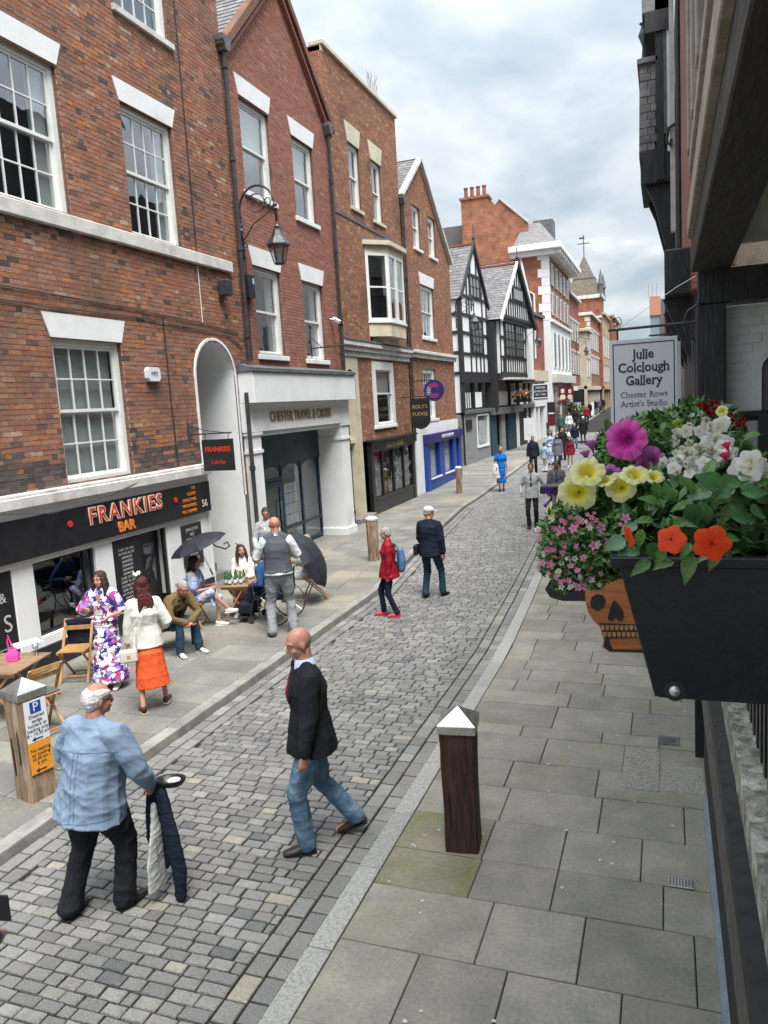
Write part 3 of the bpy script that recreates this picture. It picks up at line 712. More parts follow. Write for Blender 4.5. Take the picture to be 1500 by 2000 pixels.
sb = MB().box(14.45, 20.1, -.16, .6, 3.2, 3.815).obj('signboard', m_white, b2, bevel=.006)
text('CHESTER TRAVEL & CRUISE', .30, m_goldd, sb, (17.12, -.17, 3.5), ext=.014, sx=.92, serif=True, off=.002)
def pilaster(a, b, y0, y1, par, z1=3.195, mat=None):
    mat = mat or m_white
    p = MB().box(a, b, y0, y1, .3, z1 - .45).obj('pilaster', mat, par)
    MB().box(a - .03, b + .03, y0 - .03, y1, z1 - .45, z1 - .38).obj('capital', mat, p); MB().box(a, b, y0 - .0, y1, z1 - .38, z1 - .06).obj('capital', mat, p); MB().box(a - .035, b + .035, y0 - .035, y1, z1 - .06, z1 - .003).obj('capital', mat, p)
    MB().box(a - .04, b + .04, y0 - .04, y1 + .01, .05, .3).obj('base', mat, p, bevel=.012)
pilaster(14.5, 15.0, -.14, .12, b2); pilaster(19.45, 20.05, -.14, .6, b2)
MB().box(14.6, 15.0, .13, .6, .1, 3.19).obj('recess_side', m_white, b2)
MB().box(15.0, 19.45, -.1, .62, 3.1, 3.19).obj('recess_ceiling', m_white, b2)
sf = MB().box(15.0, 19.45, .55, .63, 2.30, 3.1).obj('navy_fascia', m_navy, b2)
# shopfront: window, door, two arched windows
mb = MB(); xs = [15.06, 16.1, 17.2, 18.3, 19.4]
for x in xs: mb.box(x - .04, x + .04, 0.58, 0.65, .1, 2.3)
mb.box(15.109, 16.051, 0.58, 0.65, .1, .42); mb.box(17.244, 18.256, 0.59, 0.64, .62, .70); mb.box(18.342, 19.358, 0.59, 0.64, .62, .70)
mb.box(17.244, 19.358, 0.59, 0.64, .1, .2); mb.box(16.144, 17.156, 0.58, 0.65, 1.92, 2.0)
for a, b in ((15.109, 16.051), (16.144, 17.156), (17.244, 18.256), (18.342, 19.358)):       # arched heads
    m_ = (a + b) / 2; r = (b - a) / 2; n_ = 10
    for k in range(n_):
        t0, t1 = math.pi * k / n_, math.pi * (k + 1) / n_
        xx0, xx1 = m_ - r * math.cos(t0), m_ - r * math.cos(t1); h0, h1 = 2.04 + .24 * math.sin(t0), 2.04 + .24 * math.sin(t1)
        mb.prism([(xx0, h0), (xx1, h1), (xx1, 2.3), (xx0, 2.3)], 0.6, 1.05)
shf = mb.obj('shopfront', m_navy, b2)
for a, b, c, d in ((15.109, 16.051, .42, 2.3), (16.144, 17.156, 2.0, 2.3), (17.244, 18.256, .70, 2.3), (18.342, 19.358, .70, 2.3), (17.244, 18.256, .2, .62), (18.342, 19.358, .2, .62)): B(a, b, 0.61, 0.616, c, d).obj('pane', m_glassd, shf)
dr = MB().box(16.155, 16.287, 0.58, 0.63, .12, 1.9).box(17.013, 17.145, 0.58, 0.63, .12, 1.9).box(16.287, 17.013, 0.58, 0.63, 1.76, 1.9).box(16.287, 17.013, 0.58, 0.63, .12, .52).obj('door', m_navy, b2)
B(16.287, 17.013, 0.6, 0.606, .52, 1.76).obj('door_glass', m_glassd, dr); MB().tube([(16.947, 0.53, .9), (16.947, 0.53, 1.4)], .014).obj('handle', m_steel, dr)
for x0, nx in ((15.182, 3), (17.343, 3)):
    for i in range(nx):
        for j in range(4): MB().box(x0 + i * .235, x0 + i * .235 + .215, 0.625, 0.63, .72 + j * .27, .72 + j * .27 + .25).obj('window_card', m_paper, shf)
B(15.133, 15.916, 1.3, 1.32, 1.75, 2.2).obj('yellow_poster', M('yellow_poster', (.5, .42, .08), rough=.6), b2)
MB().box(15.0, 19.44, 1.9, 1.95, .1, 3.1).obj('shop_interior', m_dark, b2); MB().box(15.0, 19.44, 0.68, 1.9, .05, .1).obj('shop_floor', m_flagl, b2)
MB().box(15.182, 17.035, 1.5, 1.85, .1, .9).obj('desk', m_blind, b2)
# pipes on both party walls
def downpipe(name, lab, x, z0, z1, X=-8.5, hop=True, y=-.11):
    o = thing(name, lab, 'drainpipe', (X, 0, 0), R(90)); pipe(o, x, z0, z1 - .2, y=y)
    if hop:
        MB().prism([(x - .07, z1 - .2), (x + .07, z1 - .2), (x + .15, z1 - .02), (x + .15, z1 + .08), (x - .15, z1 + .08), (x - .15, z1 - .02)], y - .1, y + .09).obj('hopper', m_lead, o)
    return o
downpipe('drainpipe', 'black drainpipe with grey hopper between the bar building and the travel shop', 14.84, 4.72, 11.15)
downpipe('drainpipe', 'lower black drainpipe beside the left pilaster of the travel shop', 14.42, .1, 4.25, hop=False, y=-.2)
downpipe('drainpipe', 'thin black drainpipe with hopper at the right end of the red gable', 20.06, .1, 11.05)
jb = thing('junction_box', 'black cable box with white label on red brick under the wall lantern', 'junction box', (-8.5, 15.12, 6.35), R(90))
MB().box(-.14, .14, -.16, -.012, -.28, .22).obj('case', m_black, jb, bevel=.015); MB().box(.05, .1, -.163, -.16, .02, .14).obj('label', m_paper, jb)
MB().tube([(0, -.06, -.28), (0, -.04, -.5), (-.02, -.03, -1.6)], .012).tube([(0, -.06, .22), (0, -.05, 1.0)], .012).obj('cable', m_iron, jb)
cam_ = thing('security_camera', 'small white security camera on the red brick near the right drainpipe', 'camera', (-8.5, 19.55, 5.95), R(90))
MB().obox((0, -.2, 0), (.09, .3, .09), (25, 0, -30)).obj('case', m_paper, cam_, bevel=.01); MB().tube([(0, -.01, .05), (0, -.15, .02)], .02).obj('arm', m_paper, cam_)
MB().obox((.06, -.3, -.1), (.06, .05, .12), (25, 0, -30)).obj('lens_hood', m_ink, cam_)
sgb = thing('sign_bracket', 'empty black iron sign bracket projecting from the red brick wall', 'bracket', (-8.5, 18.2, 5.05), R(90))
MB().tube([(0, -.02, -.12), (0, -.02, .62)], .02).tube([(0, -.02, .1), (.0, -1.0, .12)], .018).tube([(0, -.02, .4), (0, -.3, .12)], .012).lathe([(.001, -.05), (.045, 0), (.001, .05)], (0, -.02, .68)).obj('arm', m_iron, sgb)
MB().tube([(.1, -.95, .0), (1.6, -.1, .0)], .022).obj('bar', m_iron, sgb)
# ================================================================== building 3: tall parapet brick over the fudge shop
X3 = -9.0
b3 = frame('brick_parapet_building', 'tall brown brick building with cream oriel window above the black fudge shop', (X3, 0), (X3, 1))
H3 = [(22.93, 23.86, 9.72, 11.62), (24.9, 25.85, 9.7, 11.62), (23.8, 25.85, 2.95, 5.05)]
wall(b3, m_brick3, 5.62, 13.72, 21.38, 27.72, H3[:2] + [(23.9, 26.4, 5.7, 8.9)], seed=7)
wall(b3, m_brick3, 2.5, 5.14, 22.55, 27.72, H3[2:], seed=8, stuffname='lower_bricks')
for h in H3[:2]: window(b3, *h, 1, 1, 1, lintel=(.56, .18), lmat=m_cream, inter='side')
window(b3, *H3[2], 1, 1, 1, y=-.02, inter='half', casing=.26)
mb = MB().box(21.3, 27.8, -.09, .35, 13.72, 13.86); mb.box(21.3, 21.5, -.02, 1.2, 13.55, 13.72); mb.obj('parapet_coping', m_cream, b3, bevel=.02)
MB().box(21.38, 27.72, .95, 9, 0, 13.4).obj('rear_walls', m_brickR, b3)
MB().box(21.3, 21.378, -.004, 9, 5.6, 13.72).obj('side_wall', m_brickF, b3)
MB().box(21.39, 27.7, -.03, 0, 9.28, 9.34).obj('brick_string', m_lead, b3)
# oriel
o = [(23.85, 0), (24.45, -.55), (26.0, -.55), (26.6, 0)]
def poly_prism(pts, z0, z1, name, mat, par, bevel=0, sc_=1.): 
    return MB().prism(pts, z0, z1, ax='z').obj(name, mat, par, bevel=bevel)
def grow(o, k): cx = sum(p[0] for p in o) / len(o); return [((p[0] - cx) * k + cx, p[1] * (1 + (k - 1) * 2.2)) for p in o]
poly_prism([(a, b) for a, b in grow(o, 1.0)], 5.85, 6.28, 'oriel_base', m_cream, b3); poly_prism(grow(o, .8), 5.64, 5.85, 'oriel_corbel', m_cream, b3)
poly_prism(grow(o, 1.04), 6.28, 6.34, 'oriel_sill', m_wood_w, b3)
poly_prism(grow(o, 1.02), 8.50, 8.72, 'oriel_frieze', m_cream, b3); poly_prism(grow(o, 1.12), 8.722, 8.86, 'oriel_cornice', m_cream, b3); poly_prism(grow(o, 1.06), 8.86, 8.93, 'oriel_lead_roof', m_lead, b3)
def facet(par, p, q, z0, z1, name='window', nx=1, fm=None, c=.1, sash=True):
    p = Vector(p); q = Vector(q); d = q - p; L = d.length; e = thing(name, None, None, (p.x, p.y, 0), math.atan2(d.y, d.x)); e.parent = par
    mb = MB(); fm = fm or m_wood_w
    for a, b, u, v in ((0, c, z0, z1), (L - c, L, z0, z1), (c, L - c, z0, z0 + c), (c, L - c, z1 - c, z1)): mb.box(a, b, -.02, .06, u, v)
    if sash: mb.box(c, L - c, .0, .05, (z0 + z1) / 2 - .025, (z0 + z1) / 2 + .025)
    for i in range(1, nx): mb.box(lerp(c, L - c, i / nx) - .015, lerp(c, L - c, i / nx) + .015, .005, .045, z0 + c, z1 - c)
    mb.obj('frame', fm, e); B(c, L - c, .02, .026, z0 + c, z1 - c).obj('pane', m_glass, e)
    return e
for a, b in zip(o, o[1:]):
    if b[0] - a[0] > 1: facet(b3, a, (25.2, -.55), 6.34, 8.5); facet(b3, (25.2, -.55), b, 6.34, 8.5)
    else: facet(b3, a, b, 6.34, 8.5)
MB().box(24.1, 26.3, .0, .015, 6.3, 8.5).obj('oriel_room', m_dark, b3); B(24.6, 25.1, -.3, -.29, 7.2, 8.5).obj('curtain', m_blind, b3)
mb = MB().box(21.2, 27.75, -.22, .02, 5.45, 5.6).box(21.25, 27.75, -.15, .02, 5.3, 5.45).box(21.3, 27.75, -.08, .02, 5.14, 5.3)
mb.obj('stone_cornice', m_stone_w, b3, bevel=.015); MB().box(21.2, 27.75, -.24, .0, 5.6, 5.66).obj('lead_cap', m_lead, b3)
# arched cream doorway
mb = MB(); wall(b3, m_cream, 0, 5.14, 21.1, 22.55, [(21.5, 22.25, 0, 4.75, 'a')], bricks=False, backmat=m_cream, y=-.03)
MB().box(21.5, 22.25, .3, .34, 0, 4.8).obj('door_recess', m_cream, b3); MB().box(21.49, 21.5, -.03, .3, 0, 4.4).box(22.25, 22.26, -.03, .3, 0, 4.4).obj('jamb', m_cream, b3)
for i in range(5): MB().tube([(21.58 + i * .15, .27, .2), (21.58 + i * .15, .27, 2.5)], .035, 6).obj('flute', m_cream, b3)
MB().box(21.5, 22.25, .1, .3, 2.5, 2.62).obj('transom', m_cream, b3); MB().box(21.2, 22.6, -.35, .0, .0, .26).obj('step', m_flagl, b3, bevel=.02)
# black fudge shop
shp = MB().box(22.95, 27.5, -.18, .0, 2.12, 2.46).box(22.9, 27.55, -.28, .0, 2.46, 2.53).box(22.95, 23.2, -.14, .0, .1, 2.12).box(27.25, 27.5, -.14, .0, .1, 2.12).box(23.2, 27.25, -.12, .0, .1, .55).box(23.2, 27.25, -.16, .0, .55, .62)
for x in (24.1, 25.2, 26.3): shp.box(x - .04, x + .04, -.1, .0, .62, 2.12)
shp = shp.obj('fudge_shopfront', m_black, b3, bevel=.004)
text("ROLY'S FUDGE", .27, m_gold, shp, (25.2, -.19, 2.28), ext=.006, sx=1.0, serif=True)
for a, b in ((23.2, 24.06), (24.14, 25.16), (25.24, 26.26), (26.34, 27.25)): B(a, b, -.05, -.045, .62, 2.12).obj('pane', m_glassd, shp)
rr = random.Random(4)
B(23.2, 27.25, .012, .016, .62, 2.12).obj('display_backing', M('warm_display', (.16, .07, .03), (.06, .04, .03), sc_=3, rough=.8), b3)
for i in range(26):
    x, z = rr.uniform(23.3, 27.1), rr.uniform(.64, 1.9); s_ = rr.uniform(.08, .2)
    MB().box(x, x + s_, -.04, .01, z, z + s_ * 1.2).obj('fudge_box', rr.choice([m_orange, m_paper, m_gold, m_stone_w, m_oldwood]), shp)
downpipe('drainpipe', 'thin black drainpipe between the oriel building and the blue shop building', 27.78, 2.2, 11.0, X=X3)

# ================================================================== building 4: gabled brick over the blue charity shop
b4 = frame('brick_gabled_charity_shop', 'brown brick gabled building with white sash windows above the bright blue shop', (X3, 0), (X3, 1))
sL, zL, sA, zA, sR, zR = 27.85, 11.1, 30.4, 12.95, 34.4, 9.7
gl = lambda z: sL if z < zL else lerp(sL, sA, (z - zL) / (zA - zL)); gq = lambda z: sR if z < zR else lerp(sR, sA, (z - zR) / (zA - zR))
H4 = [(29.2, 30.2, 9.55, 11.15), (31.3, 32.35, 9.55, 11.12), (29.75, 31.6, 6.2, 8.24), (29.45, 31.3, 2.95, 5.0)]
wall(b4, m_brick3, 2.5, zA - .05, gl, gq, H4, breaks=[zL, zR], seed=9)
for i, h in enumerate(H4): window(b4, *h, (1, 1, 3, 5)[i], (1, 1, 1, 2)[i], (1, 1, 1, 2)[i], lintel=(.44, .12) if i == 2 else None, inter='side', casing=.14 if i < 3 else .2, lmat=m_wood_w)
mb = MB().beam((sL - .1, -.06, zL), (sA, -.06, zA + .1), .2, .12).beam((sR + .1, -.06, zR - .05), (sA, -.06, zA + .1), .2, .12); mb.obj('verge', m_stone_w, b4)
roof_gable(b4, sL - .05, zL, sA, zA + .08, sR + .05, zR, 8, y0=.05)
MB().box(27.85, 34.4, .95, 9, 0, 9.6).obj('rear_walls', m_brickR, b4); MB().box(34.3, 34.42, .0, 9, 0, 9.65).obj('side_wall', m_stone_w, b4)
mb = MB().box(27.8, 34.5, -.2, .0, 5.5, 5.62).box(27.85, 34.45, -.12, .0, 5.34, 5.5); mb.obj('stone_cornice', m_stone_w, b4, bevel=.015)
MB().box(27.9, 34.42, -.05, .0, 2.0, 2.8).obj('white_band', m_white, b4); MB().box(27.9, 28.9, -.05, .0, .0, 2.0).obj('white_pier', m_white, b4)
shp = MB().box(28.9, 34.3, -.3, -.05, 2.0, 2.36).obj('purple_fascia', m_purple, b4, bevel=.006)
text('CANCER RESEARCH UK', .2, m_paper, shp, (31.7, -.305, 2.19), ext=.004, sx=.9)
mb = MB().box(28.95, 34.25, -.2, -.0, .0, .62)
for a, b in ((28.95, 29.3), (30.7, 31.4), (32.9, 33.4), (33.9, 34.25)): mb.box(a, b, -.2, -.0, .62, 2.0)
shp2 = mb.obj('blue_shopfront', m_blue, b4, bevel=.006)
for a, b in ((29.3, 30.7), (31.4, 32.9), (33.4, 33.9)):
    B(a, b, -.08, -.075, .62, 2.0).obj('pane', m_glassd, shp2); B(a, b, -.02, -.015, .62, 2.0).obj('display', m_blind, shp2); MB().box(a - .05, b + .05, -.26, -.2, .56, .62).obj('ledge', m_wood_w, shp2)
# ================================================================== timber framed houses
def tim(par, s0, s1, z0, z1, verts, hors, y=-.02, w=.14, gable=None, name='timber', mat=None, panel=m_white, wn=()):
    """white panels behind separate black timbers"""
    mat = mat or m_bltim
    pts = [(s0, z0), (s1, z0), (s1, z1)] + ([gable] if gable else []) + [(s0, z1)]
    MB().prism(pts, y, y + .3).obj('plaster_panel', panel, par)
    def top(s):
        if not gable: return z1
        ga, gz = gable
        return lerp(z1, gz, (s - s0) / (ga - s0)) if s < ga else lerp(z1, gz, (s1 - s) / (s1 - ga))
    for s, a, b in verts: MB().box(s - w / 2, s + w / 2, y - .045, y - .001, a, min(b, top(s) - .02)).obj(name, mat, par)
    for z, a, b in hors: MB().box(a, b, y - .06, y - .002, z - w / 2, z + w / 2).obj(name, mat, par)
    for a, b, c, d, nx, nz in wn:
        w_ = MB().box(a - .08, b + .08, y - .09, y - .003, c - .08, c).box(a - .08, b + .08, y - .09, y - .003, d, d + .08).box(a - .08, a, y - .09, y - .003, c, d).box(b, b + .08, y - .09, y - .003, c, d)
        for i in range(1, nx): x = lerp(a, b, i / nx); w_.box(x - .025, x + .025, y - .08, y - .004, c, d)
        for i in range(1, nz): z = lerp(c, d, i / nz); w_.box(a, b, y - .07, y - .03, z - .015, z + .015)
        w_ = w_.obj('window', mat, par); B(a, b, y - .05, y - .045, c, d).obj('pane', m_glassF, w_)
m_glassF = M('leaded_window_glass', (.20, .21, .20), (.09, .095, .1), sc_=6, rough=.15, spec=.8)
T0, T1 = (-9.6, 38.2), (-8.8, 48)
t1 = frame('timber_framed_house', 'black and white timbered house with pointed gable over the grey shop', T0, T1)
tim(t1, .15, 4.55, 4.95, 8.75, [(.22, 4.9, 9.3), (1.5, 4.9, 8.9), (2.35, 4.9, 5.9), (3.1, 4.9, 5.9), (3.7, 4.9, 9.3), (4.45, 4.9, 9), (1.1, 7.9, 8.7), (1.9, 8.2, 11.3), (2.9, 8.8, 11.3), (1.2, 8.7, 9.9), (3.6, 8.8, 9.9)],
    [(4.98, .1, 4.6), (5.95, .1, 4.6), (7.0, .1, 1.5), (7.0, 3.7, 4.6), (7.9, .1, 4.6), (8.85, .15, 4.5), (10.0, 1.1, 3.7)], gable=(2.5, 11.5), wn=[(1.75, 3.45, 6.1, 7.75, 3, 4), (1.7, 3.3, 8.95, 9.9, 3, 2)])
for a, b in (((-.05, 8.6), (2.5, 11.62)), ((4.75, 8.5), (2.5, 11.62))): MB().beam((a[0], -.12, a[1]), (b[0], -.12, b[1]), .1, .2).obj('bargeboard', m_bltim, t1)
MB().lathe([(.07, 0), (.05, .2), (.1, .3), (.03, .5), (.015, 1.0)], (2.5, -.12, 11.6), 8).obj('finial', m_iron, t1)
roof_gable(t1, -.15, 8.6, 2.5, 11.6, 4.8, 8.6, 7, y0=-.1)
MB().box(2.4, 2.6, -.1, 6.9, 11.58, 11.68).obj('ridge_tiles', m_brickF2, t1)
# near end wall of the timber house
e = MB().box(.0, .14, .0, 6, 3., 8.6).obj('end_panel', m_white, t1)
for z in (4.98, 6.0, 7.0, 7.9): MB().box(-.05, -.002, .0, 6, z - .08, z + .08).obj('timber', m_bltim, t1)
MB().box(-.08, .14, -.08, .1, 3., 8.7).obj('timber', m_bltim, t1); MB().box(-.06, -.002, 1.6, 1.75, 3., 8.6).obj('timber', m_bltim, t1)
MB().box(-.12, 4.6, -.14, .02, 4.5, 4.92).obj('jetty_beam', m_bltim, t1)
MB().box(.2, 10.9, 1.6, 2., 3.2, 4.9).obj('gallery_back', m_dark, t1); MB().box(.1, 10.9, .0, 6, 3.0, 3.18).obj('gallery_floor', m_bltim, t1)
for s in (.25, 1.9, 3.3, 4.6): MB().box(s - .1, s + .1, .0, .2, 3.18, 4.5).obj('gallery_post', m_bltim, t1)
MB().box(2.0, 3.25, .02, .08, 3.2, 4.0).obj('gallery_board', m_white, t1)
for i in range(3): MB().box(.55 + i * .35, .63 + i * .35, .03, .07, 3.2, 4.0).obj('baluster', m_white, t1)
MB().box(.0, 4.45, -.12, .0, 2.9, 3.1).obj('grey_cornice', m_lead, t1, bevel=.02)
wall(t1, m_grey, 0, 2.9, .0, 4.45, [(2.1, 4.0, 1.15, 2.75)], bricks=False, backmat=m_grey, y=0, revmat=m_wood_w)
mb = MB().box(2.02, 4.08, -.05, .0, 1.05, 1.15).box(2.02, 2.1, -.05, 0, 1.15, 2.83).box(4.0, 4.08, -.05, 0, 1.15, 2.83).box(2.1, 4.0, -.05, 0, 2.75, 2.83).obj('shop_window', m_wood_w, t1)
B(2.1, 4.0, .05, .055, 1.15, 2.75).obj('pane', m_glassd, mb); B(2.1, 4.0, .12, .125, 1.15, 2.75).obj('display', m_blind, mb)
MB().box(.0, 4.4, .13, 6, 0, 2.9).obj('ground_storey', m_grey, t1)
MB().box(.25, 1.1, -.06, -.005, 2.1, 2.6).obj('wall_lamp', m_black, t1)
MB().box(-3.6, .0, .2, 2., 0, 2.9).obj('passage_wall', m_grey, t1); MB().box(-1., -.3, .1, .2, .1, 2.3).obj('passage_door', m_ink, t1)

t2 = frame('timber_framed_house', 'second black and white timbered house with projecting gable and deep blue doors below', T0, T1)
tim(t2, 5.1, 10.9, 5.0, 8.0, [(5.2, 4.9, 8), (6.0, 4.9, 8), (8.3, 5.9, 8), (10.3, 4.9, 8), (10.8, 4.9, 8)] + [(5.2 + i * .5, 5.0, 5.85) for i in range(1, 12)],
    [(5.0, 5.1, 10.9), (5.9, 5.1, 10.9), (7.95, 5.1, 10.9), (7.0, 5.1, 6.0), (7.0, 10.3, 10.9)], y=-.55, wn=[(6.2, 8.1, 6.05, 7.8, 3, 4), (8.5, 10.1, 6.05, 7.8, 3, 4)])
MB().prism([(5.0, 8.05), (12.1, 8.05), (8.6, 11.3)], -.7, -.4).obj('gable_panel', m_white, t2)
def gtim(s, z0, w=.13): 
    z1 = lerp(8.05, 11.3, (s - 5.0) / 3.6) if s < 8.6 else lerp(8.05, 11.3, (12.1 - s) / 3.5)
    if z1 > z0 + .1: MB().box(s - w / 2, s + w / 2, -.75, -.702, z0, z1 - .1).obj('timber', m_bltim, t2)
for i in range(13): gtim(5.6 + i * .5, 8.1)
for z, a, b in ((8.15, 5.1, 12.0), (9.15, 6.2, 11.0), (9.95, 7.1, 10.0)): MB().box(a, b, -.77, -.702, z - .08, z + .08).obj('timber', m_bltim, t2)
w = MB().box(7.5, 9.7, -.8, -.775, 9.2, 9.9).obj('window', m_bltim, t2); B(7.6, 9.6, -.81, -.801, 9.27, 9.83).obj('pane', m_glassF, w)
MB().beam((4.75, -.8, 7.85), (8.6, -.8, 11.4), .1, .2).obj('bargeboard', m_white, t2); MB().beam((12.35, -.85, 7.85), (8.6, -.85, 11.4), .16, .3).obj('bargeboard', m_bltim, t2)
MB().lathe([(.07, 0), (.05, .2), (.1, .3), (.03, .5), (.015, 1.0)], (8.6, -.8, 11.4), 8).obj('finial', m_iron, t2)
roof_gable(t2, 4.7, 7.9, 8.6, 11.35, 12.4, 7.9, 7, y0=-.75); MB().box(8.5, 8.7, -.8, 6, 11.35, 11.45).obj('ridge_tiles', m_brickF2, t2)
MB().box(4.9, 12.0, -.7, .3, 7.85, 8.04).obj('jetty_beam', m_bltim, t2)
MB().box(4.75, 11.0, -.6, .1, 4.75, 4.95).obj('jetty_beam', m_bltim, t2); MB().box(4.6, 5.05, -.4, .2, 3.0, 7.8).obj('timber', m_bltim, t2)
MB().prism([(5.3, -.1), (10.9, -.1), (10.6, -.95), (8.1, -1.05), (5.6, -.95)], 4.64, 4.74, ax='z').obj('bow_ledge', m_stone_w, t2)
for s in (5.5, 8.6, 10.6): MB().box(s - .1, s + .1, -.1, .1, 3.1, 4.7).obj('gallery_post', m_bltim, t2)
for a, b in ((5.9, 8.3), (8.9, 10.3)): MB().box(a, b, .0, .05, 3.15, 4.0).obj('gallery_board', m_blind, t2)
MB().box(4.5, 10.9, -.3, .0, 2.7, 3.08).obj('dark_fascia', m_lead, t2, bevel=.01)
MB().box(4.5, 10.8, .6, .7, 0, 2.7).obj('shop_interior', m_dark, t2)
for a, b, mt in ((4.55, 5.6, m_teal), (6.6, 7.4, m_grey), (8.0, 9.9, m_teal), (9.9, 10.15, m_white), (10.4, 10.6, m_white)): MB().box(a, b, -.05, .1, 0, 2.7).obj('door_leaf', mt, t2)
MB().box(4.6, 10.9, .7, 6, 0, 7.9).obj('rear_walls', m_white, t2)

W0, W1 = (-8.8, 48), (-8.2, 56)
g3 = frame('white_gabled_house', 'plain white rendered gable house beyond the timber framed pair', W0, W1)
MB().prism([(.6, 4.7), (4.2, 4.7), (4.2, 9.7), (2.0, 12.0), (.6, 10.4)], -.3, 5).obj('white_wall', m_white, g3)
roof_gable(g3, .5, 10.4, 2.0, 12.05, 4.3, 9.6, 6, y0=-.32)
MB().box(.6, 4.2, -.35, 5, 4.5, 4.7).obj('band', m_bltim, g3); MB().box(.5, 4.2, .1, 5, 0, 4.5).obj('lower_wall', m_white, g3)
for a, b in ((.7, 1.3), (2.6, 3.0), (3.9, 4.15)): MB().box(a, b, .0, .1, .2, 4.5).obj('timber', m_bltim, g3)
MB().box(.4, 4.3, -.25, .1, 2.9, 3.15).obj('shop_fascia', m_lead, g3); MB().box(1.3, 2.6, .02, .1, .5, 2.7).obj('shop_door', m_ink, g3)
for s in (2.0, 3.2): MB().box(s - .3, s + .3, -.36, -.3, 8.3, 8.9).obj('vent_window', m_ink, g3)
g4 = frame('brick_bay_shop', 'low red brick bay with tall white windows above a white shopfront', W0, W1)
wall(g4, m_brickF2, 4.9, 8.9, 4.3, 7.5, [(4.6 + i * .72, 5.15 + i * 0 + .0, 6.1, 8.3) for i in range(4)], bricks=False, backmat=m_brickF2, y=-.3)
for i in range(4): window(g4, 4.6 + i * .72, 5.15 + i * .72, 6.1, 8.3, 1, 1, 1, y=-.25, interior=False, sill=False, casing=.07)
MB().box(4.25, 7.6, -.4, .2, 8.9, 9.1).obj('lead_roof', m_lead, g4); MB().box(4.3, 7.5, -.14, 3, 4.9, 8.9).obj('rear_walls', m_brickF2, g4)
MB().box(4.25, 7.6, -.5, -.1, 4.6, 5.3).obj('cream_fascia', m_cream, g4); MB().box(4.3, 7.5, .1, 3, 0, 4.6).obj('green_shop_recess', m_teal, g4)
for a, b in ((4.3, 4.6), (5.4, 5.7), (7.1, 7.5)): MB().box(a, b, -.25, .1, 0, 4.6).obj('pilaster', m_white, g4)
MB().box(4.3, 7.5, -.3, .1, 2.9, 3.3).obj('white_fascia', m_white, g4)
# tall brick chimney gable behind
g5 = thing('tall_brick_gable_house', 'tall orange brick gable wall with four pot chimney rising above the timber houses', 'building', (0, 58, 0))
MB().prism([(-14.05, 4), (-14.05, 18.2), (-12.05, 18.2), (-12.05, 17.0), (-11.2, 17.9), (-9.2, 16.0), (-9.2, 4)], 0, 8).obj('gable_wall', m_brickF, g5)
for i in range(4): MB().lathe([(.16, 0), (.13, .7), (.17, .72), (.17, .8)], (-13.75 + i * .46, .5, 18.35 + i * .0), 10).obj('chimney_pot', m_brickF2, g5)
MB().box(-14.15, -11.95, -.1, 1.2, 18.2, 18.36).obj('chimney_cap', m_brickF, g5)
MB().box(-18, -14.06, 1, 8, 4, 15.2).obj('rear_wing', m_brickF, g5); MB().prism([(-18, 15.2), (-14.06, 15.0), (-14.06, 16.9), (-18, 16.9)], 2, 2.4).obj('slate_roof', m_slate, g5)
MB().beam((-11.2, -.05, 18.0), (-9.1, -.05, 16.05), .15, .1).obj('verge', m_stone_w, g5)
# white corner building
g6 = thing('white_corner_building', 'brick corner building with white quoins, bracketed cornice and white lower walls', 'building', (0, 57, 0))
MB().box(-10.2, -7.72, 0, 12.5, 8.9, 13.7).obj('side_wall', m_brickF, g6)
MB().box(-10.2, -7.68, -.04, 12.6, 0, 8.9).obj('white_wall', m_white, g6)
for i in range(8): MB().box(-8.45 if i % 2 else -8.2, -7.66, -.05, .6 if i % 2 else .35, 8.92 + i * .6, 9.5 + i * .6).obj('quoin', m_white, g6)
MB().box(-10.4, -6.7, -.7, 13, 13.72, 14.15).obj('cornice', m_white, g6, bevel=.05); MB().box(-10.3, -7.2, -.35, 12.8, 13.4, 13.72).obj('cornice_bed', m_white, g6)
for i in range(11): MB().box(-7.2, -6.8, -.2 + i * 1.2, .1 + i * 1.2, 13.45, 13.71).obj('bracket', m_white, g6)
MB().loft([[(-10.2, 0, 14.15), (-7, 0, 14.15), (-7, 12.5, 14.15), (-10.2, 12.5, 14.15)], [(-9.6, 1.5, 16.0), (-8.4, 1.5, 16.0), (-8.4, 11, 16.0), (-9.6, 11, 16.0)]]).obj('slate_roof', m_slate, g6)
MB().box(-9.0, -7.6, 2.2, 3.6, 14.6, 16.3).obj('dormer', m_lead, g6)
MB().tube([(-9.6, -.1, 13.4), (-9.6, -.1, 11.4), (-8.75, -.1, 10.8), (-8.75, -.1, .4)], .07, 6).obj('drainpipe', m_wood_w, g6)
for fl, (z0, z1) in enumerate(((9.4, 11.0), (11.5, 13.0), (5.6, 8.2))):
    for i in range(5):
        Y = 1.2 + i * 2.3
        w = MB().box(-7.7, -7.62, Y, Y + 1.1, z0, z1).obj('window', m_wood_w, g6); B(-7.63, -7.6, Y + .12, Y + .98, z0 + .1, z1 - .1).obj('pane', m_glassF, w)
MB().box(-7.68, -7.3, -.02, 12.5, 4.5, 5.1).obj('street_cornice', m_stone_w, g6); MB().box(-7.68, -7.5, 0, 12.5, 8.8, 9.0).obj('band', m_white, g6)
MB().box(-7.66, -7.6, .8, 3.5, 1, 4).obj('shop_window', m_glassF, g6); MB().box(-7.66, -7.6, 5, 11.5, .6, 4).obj('shop_window', m_glassF, g6)
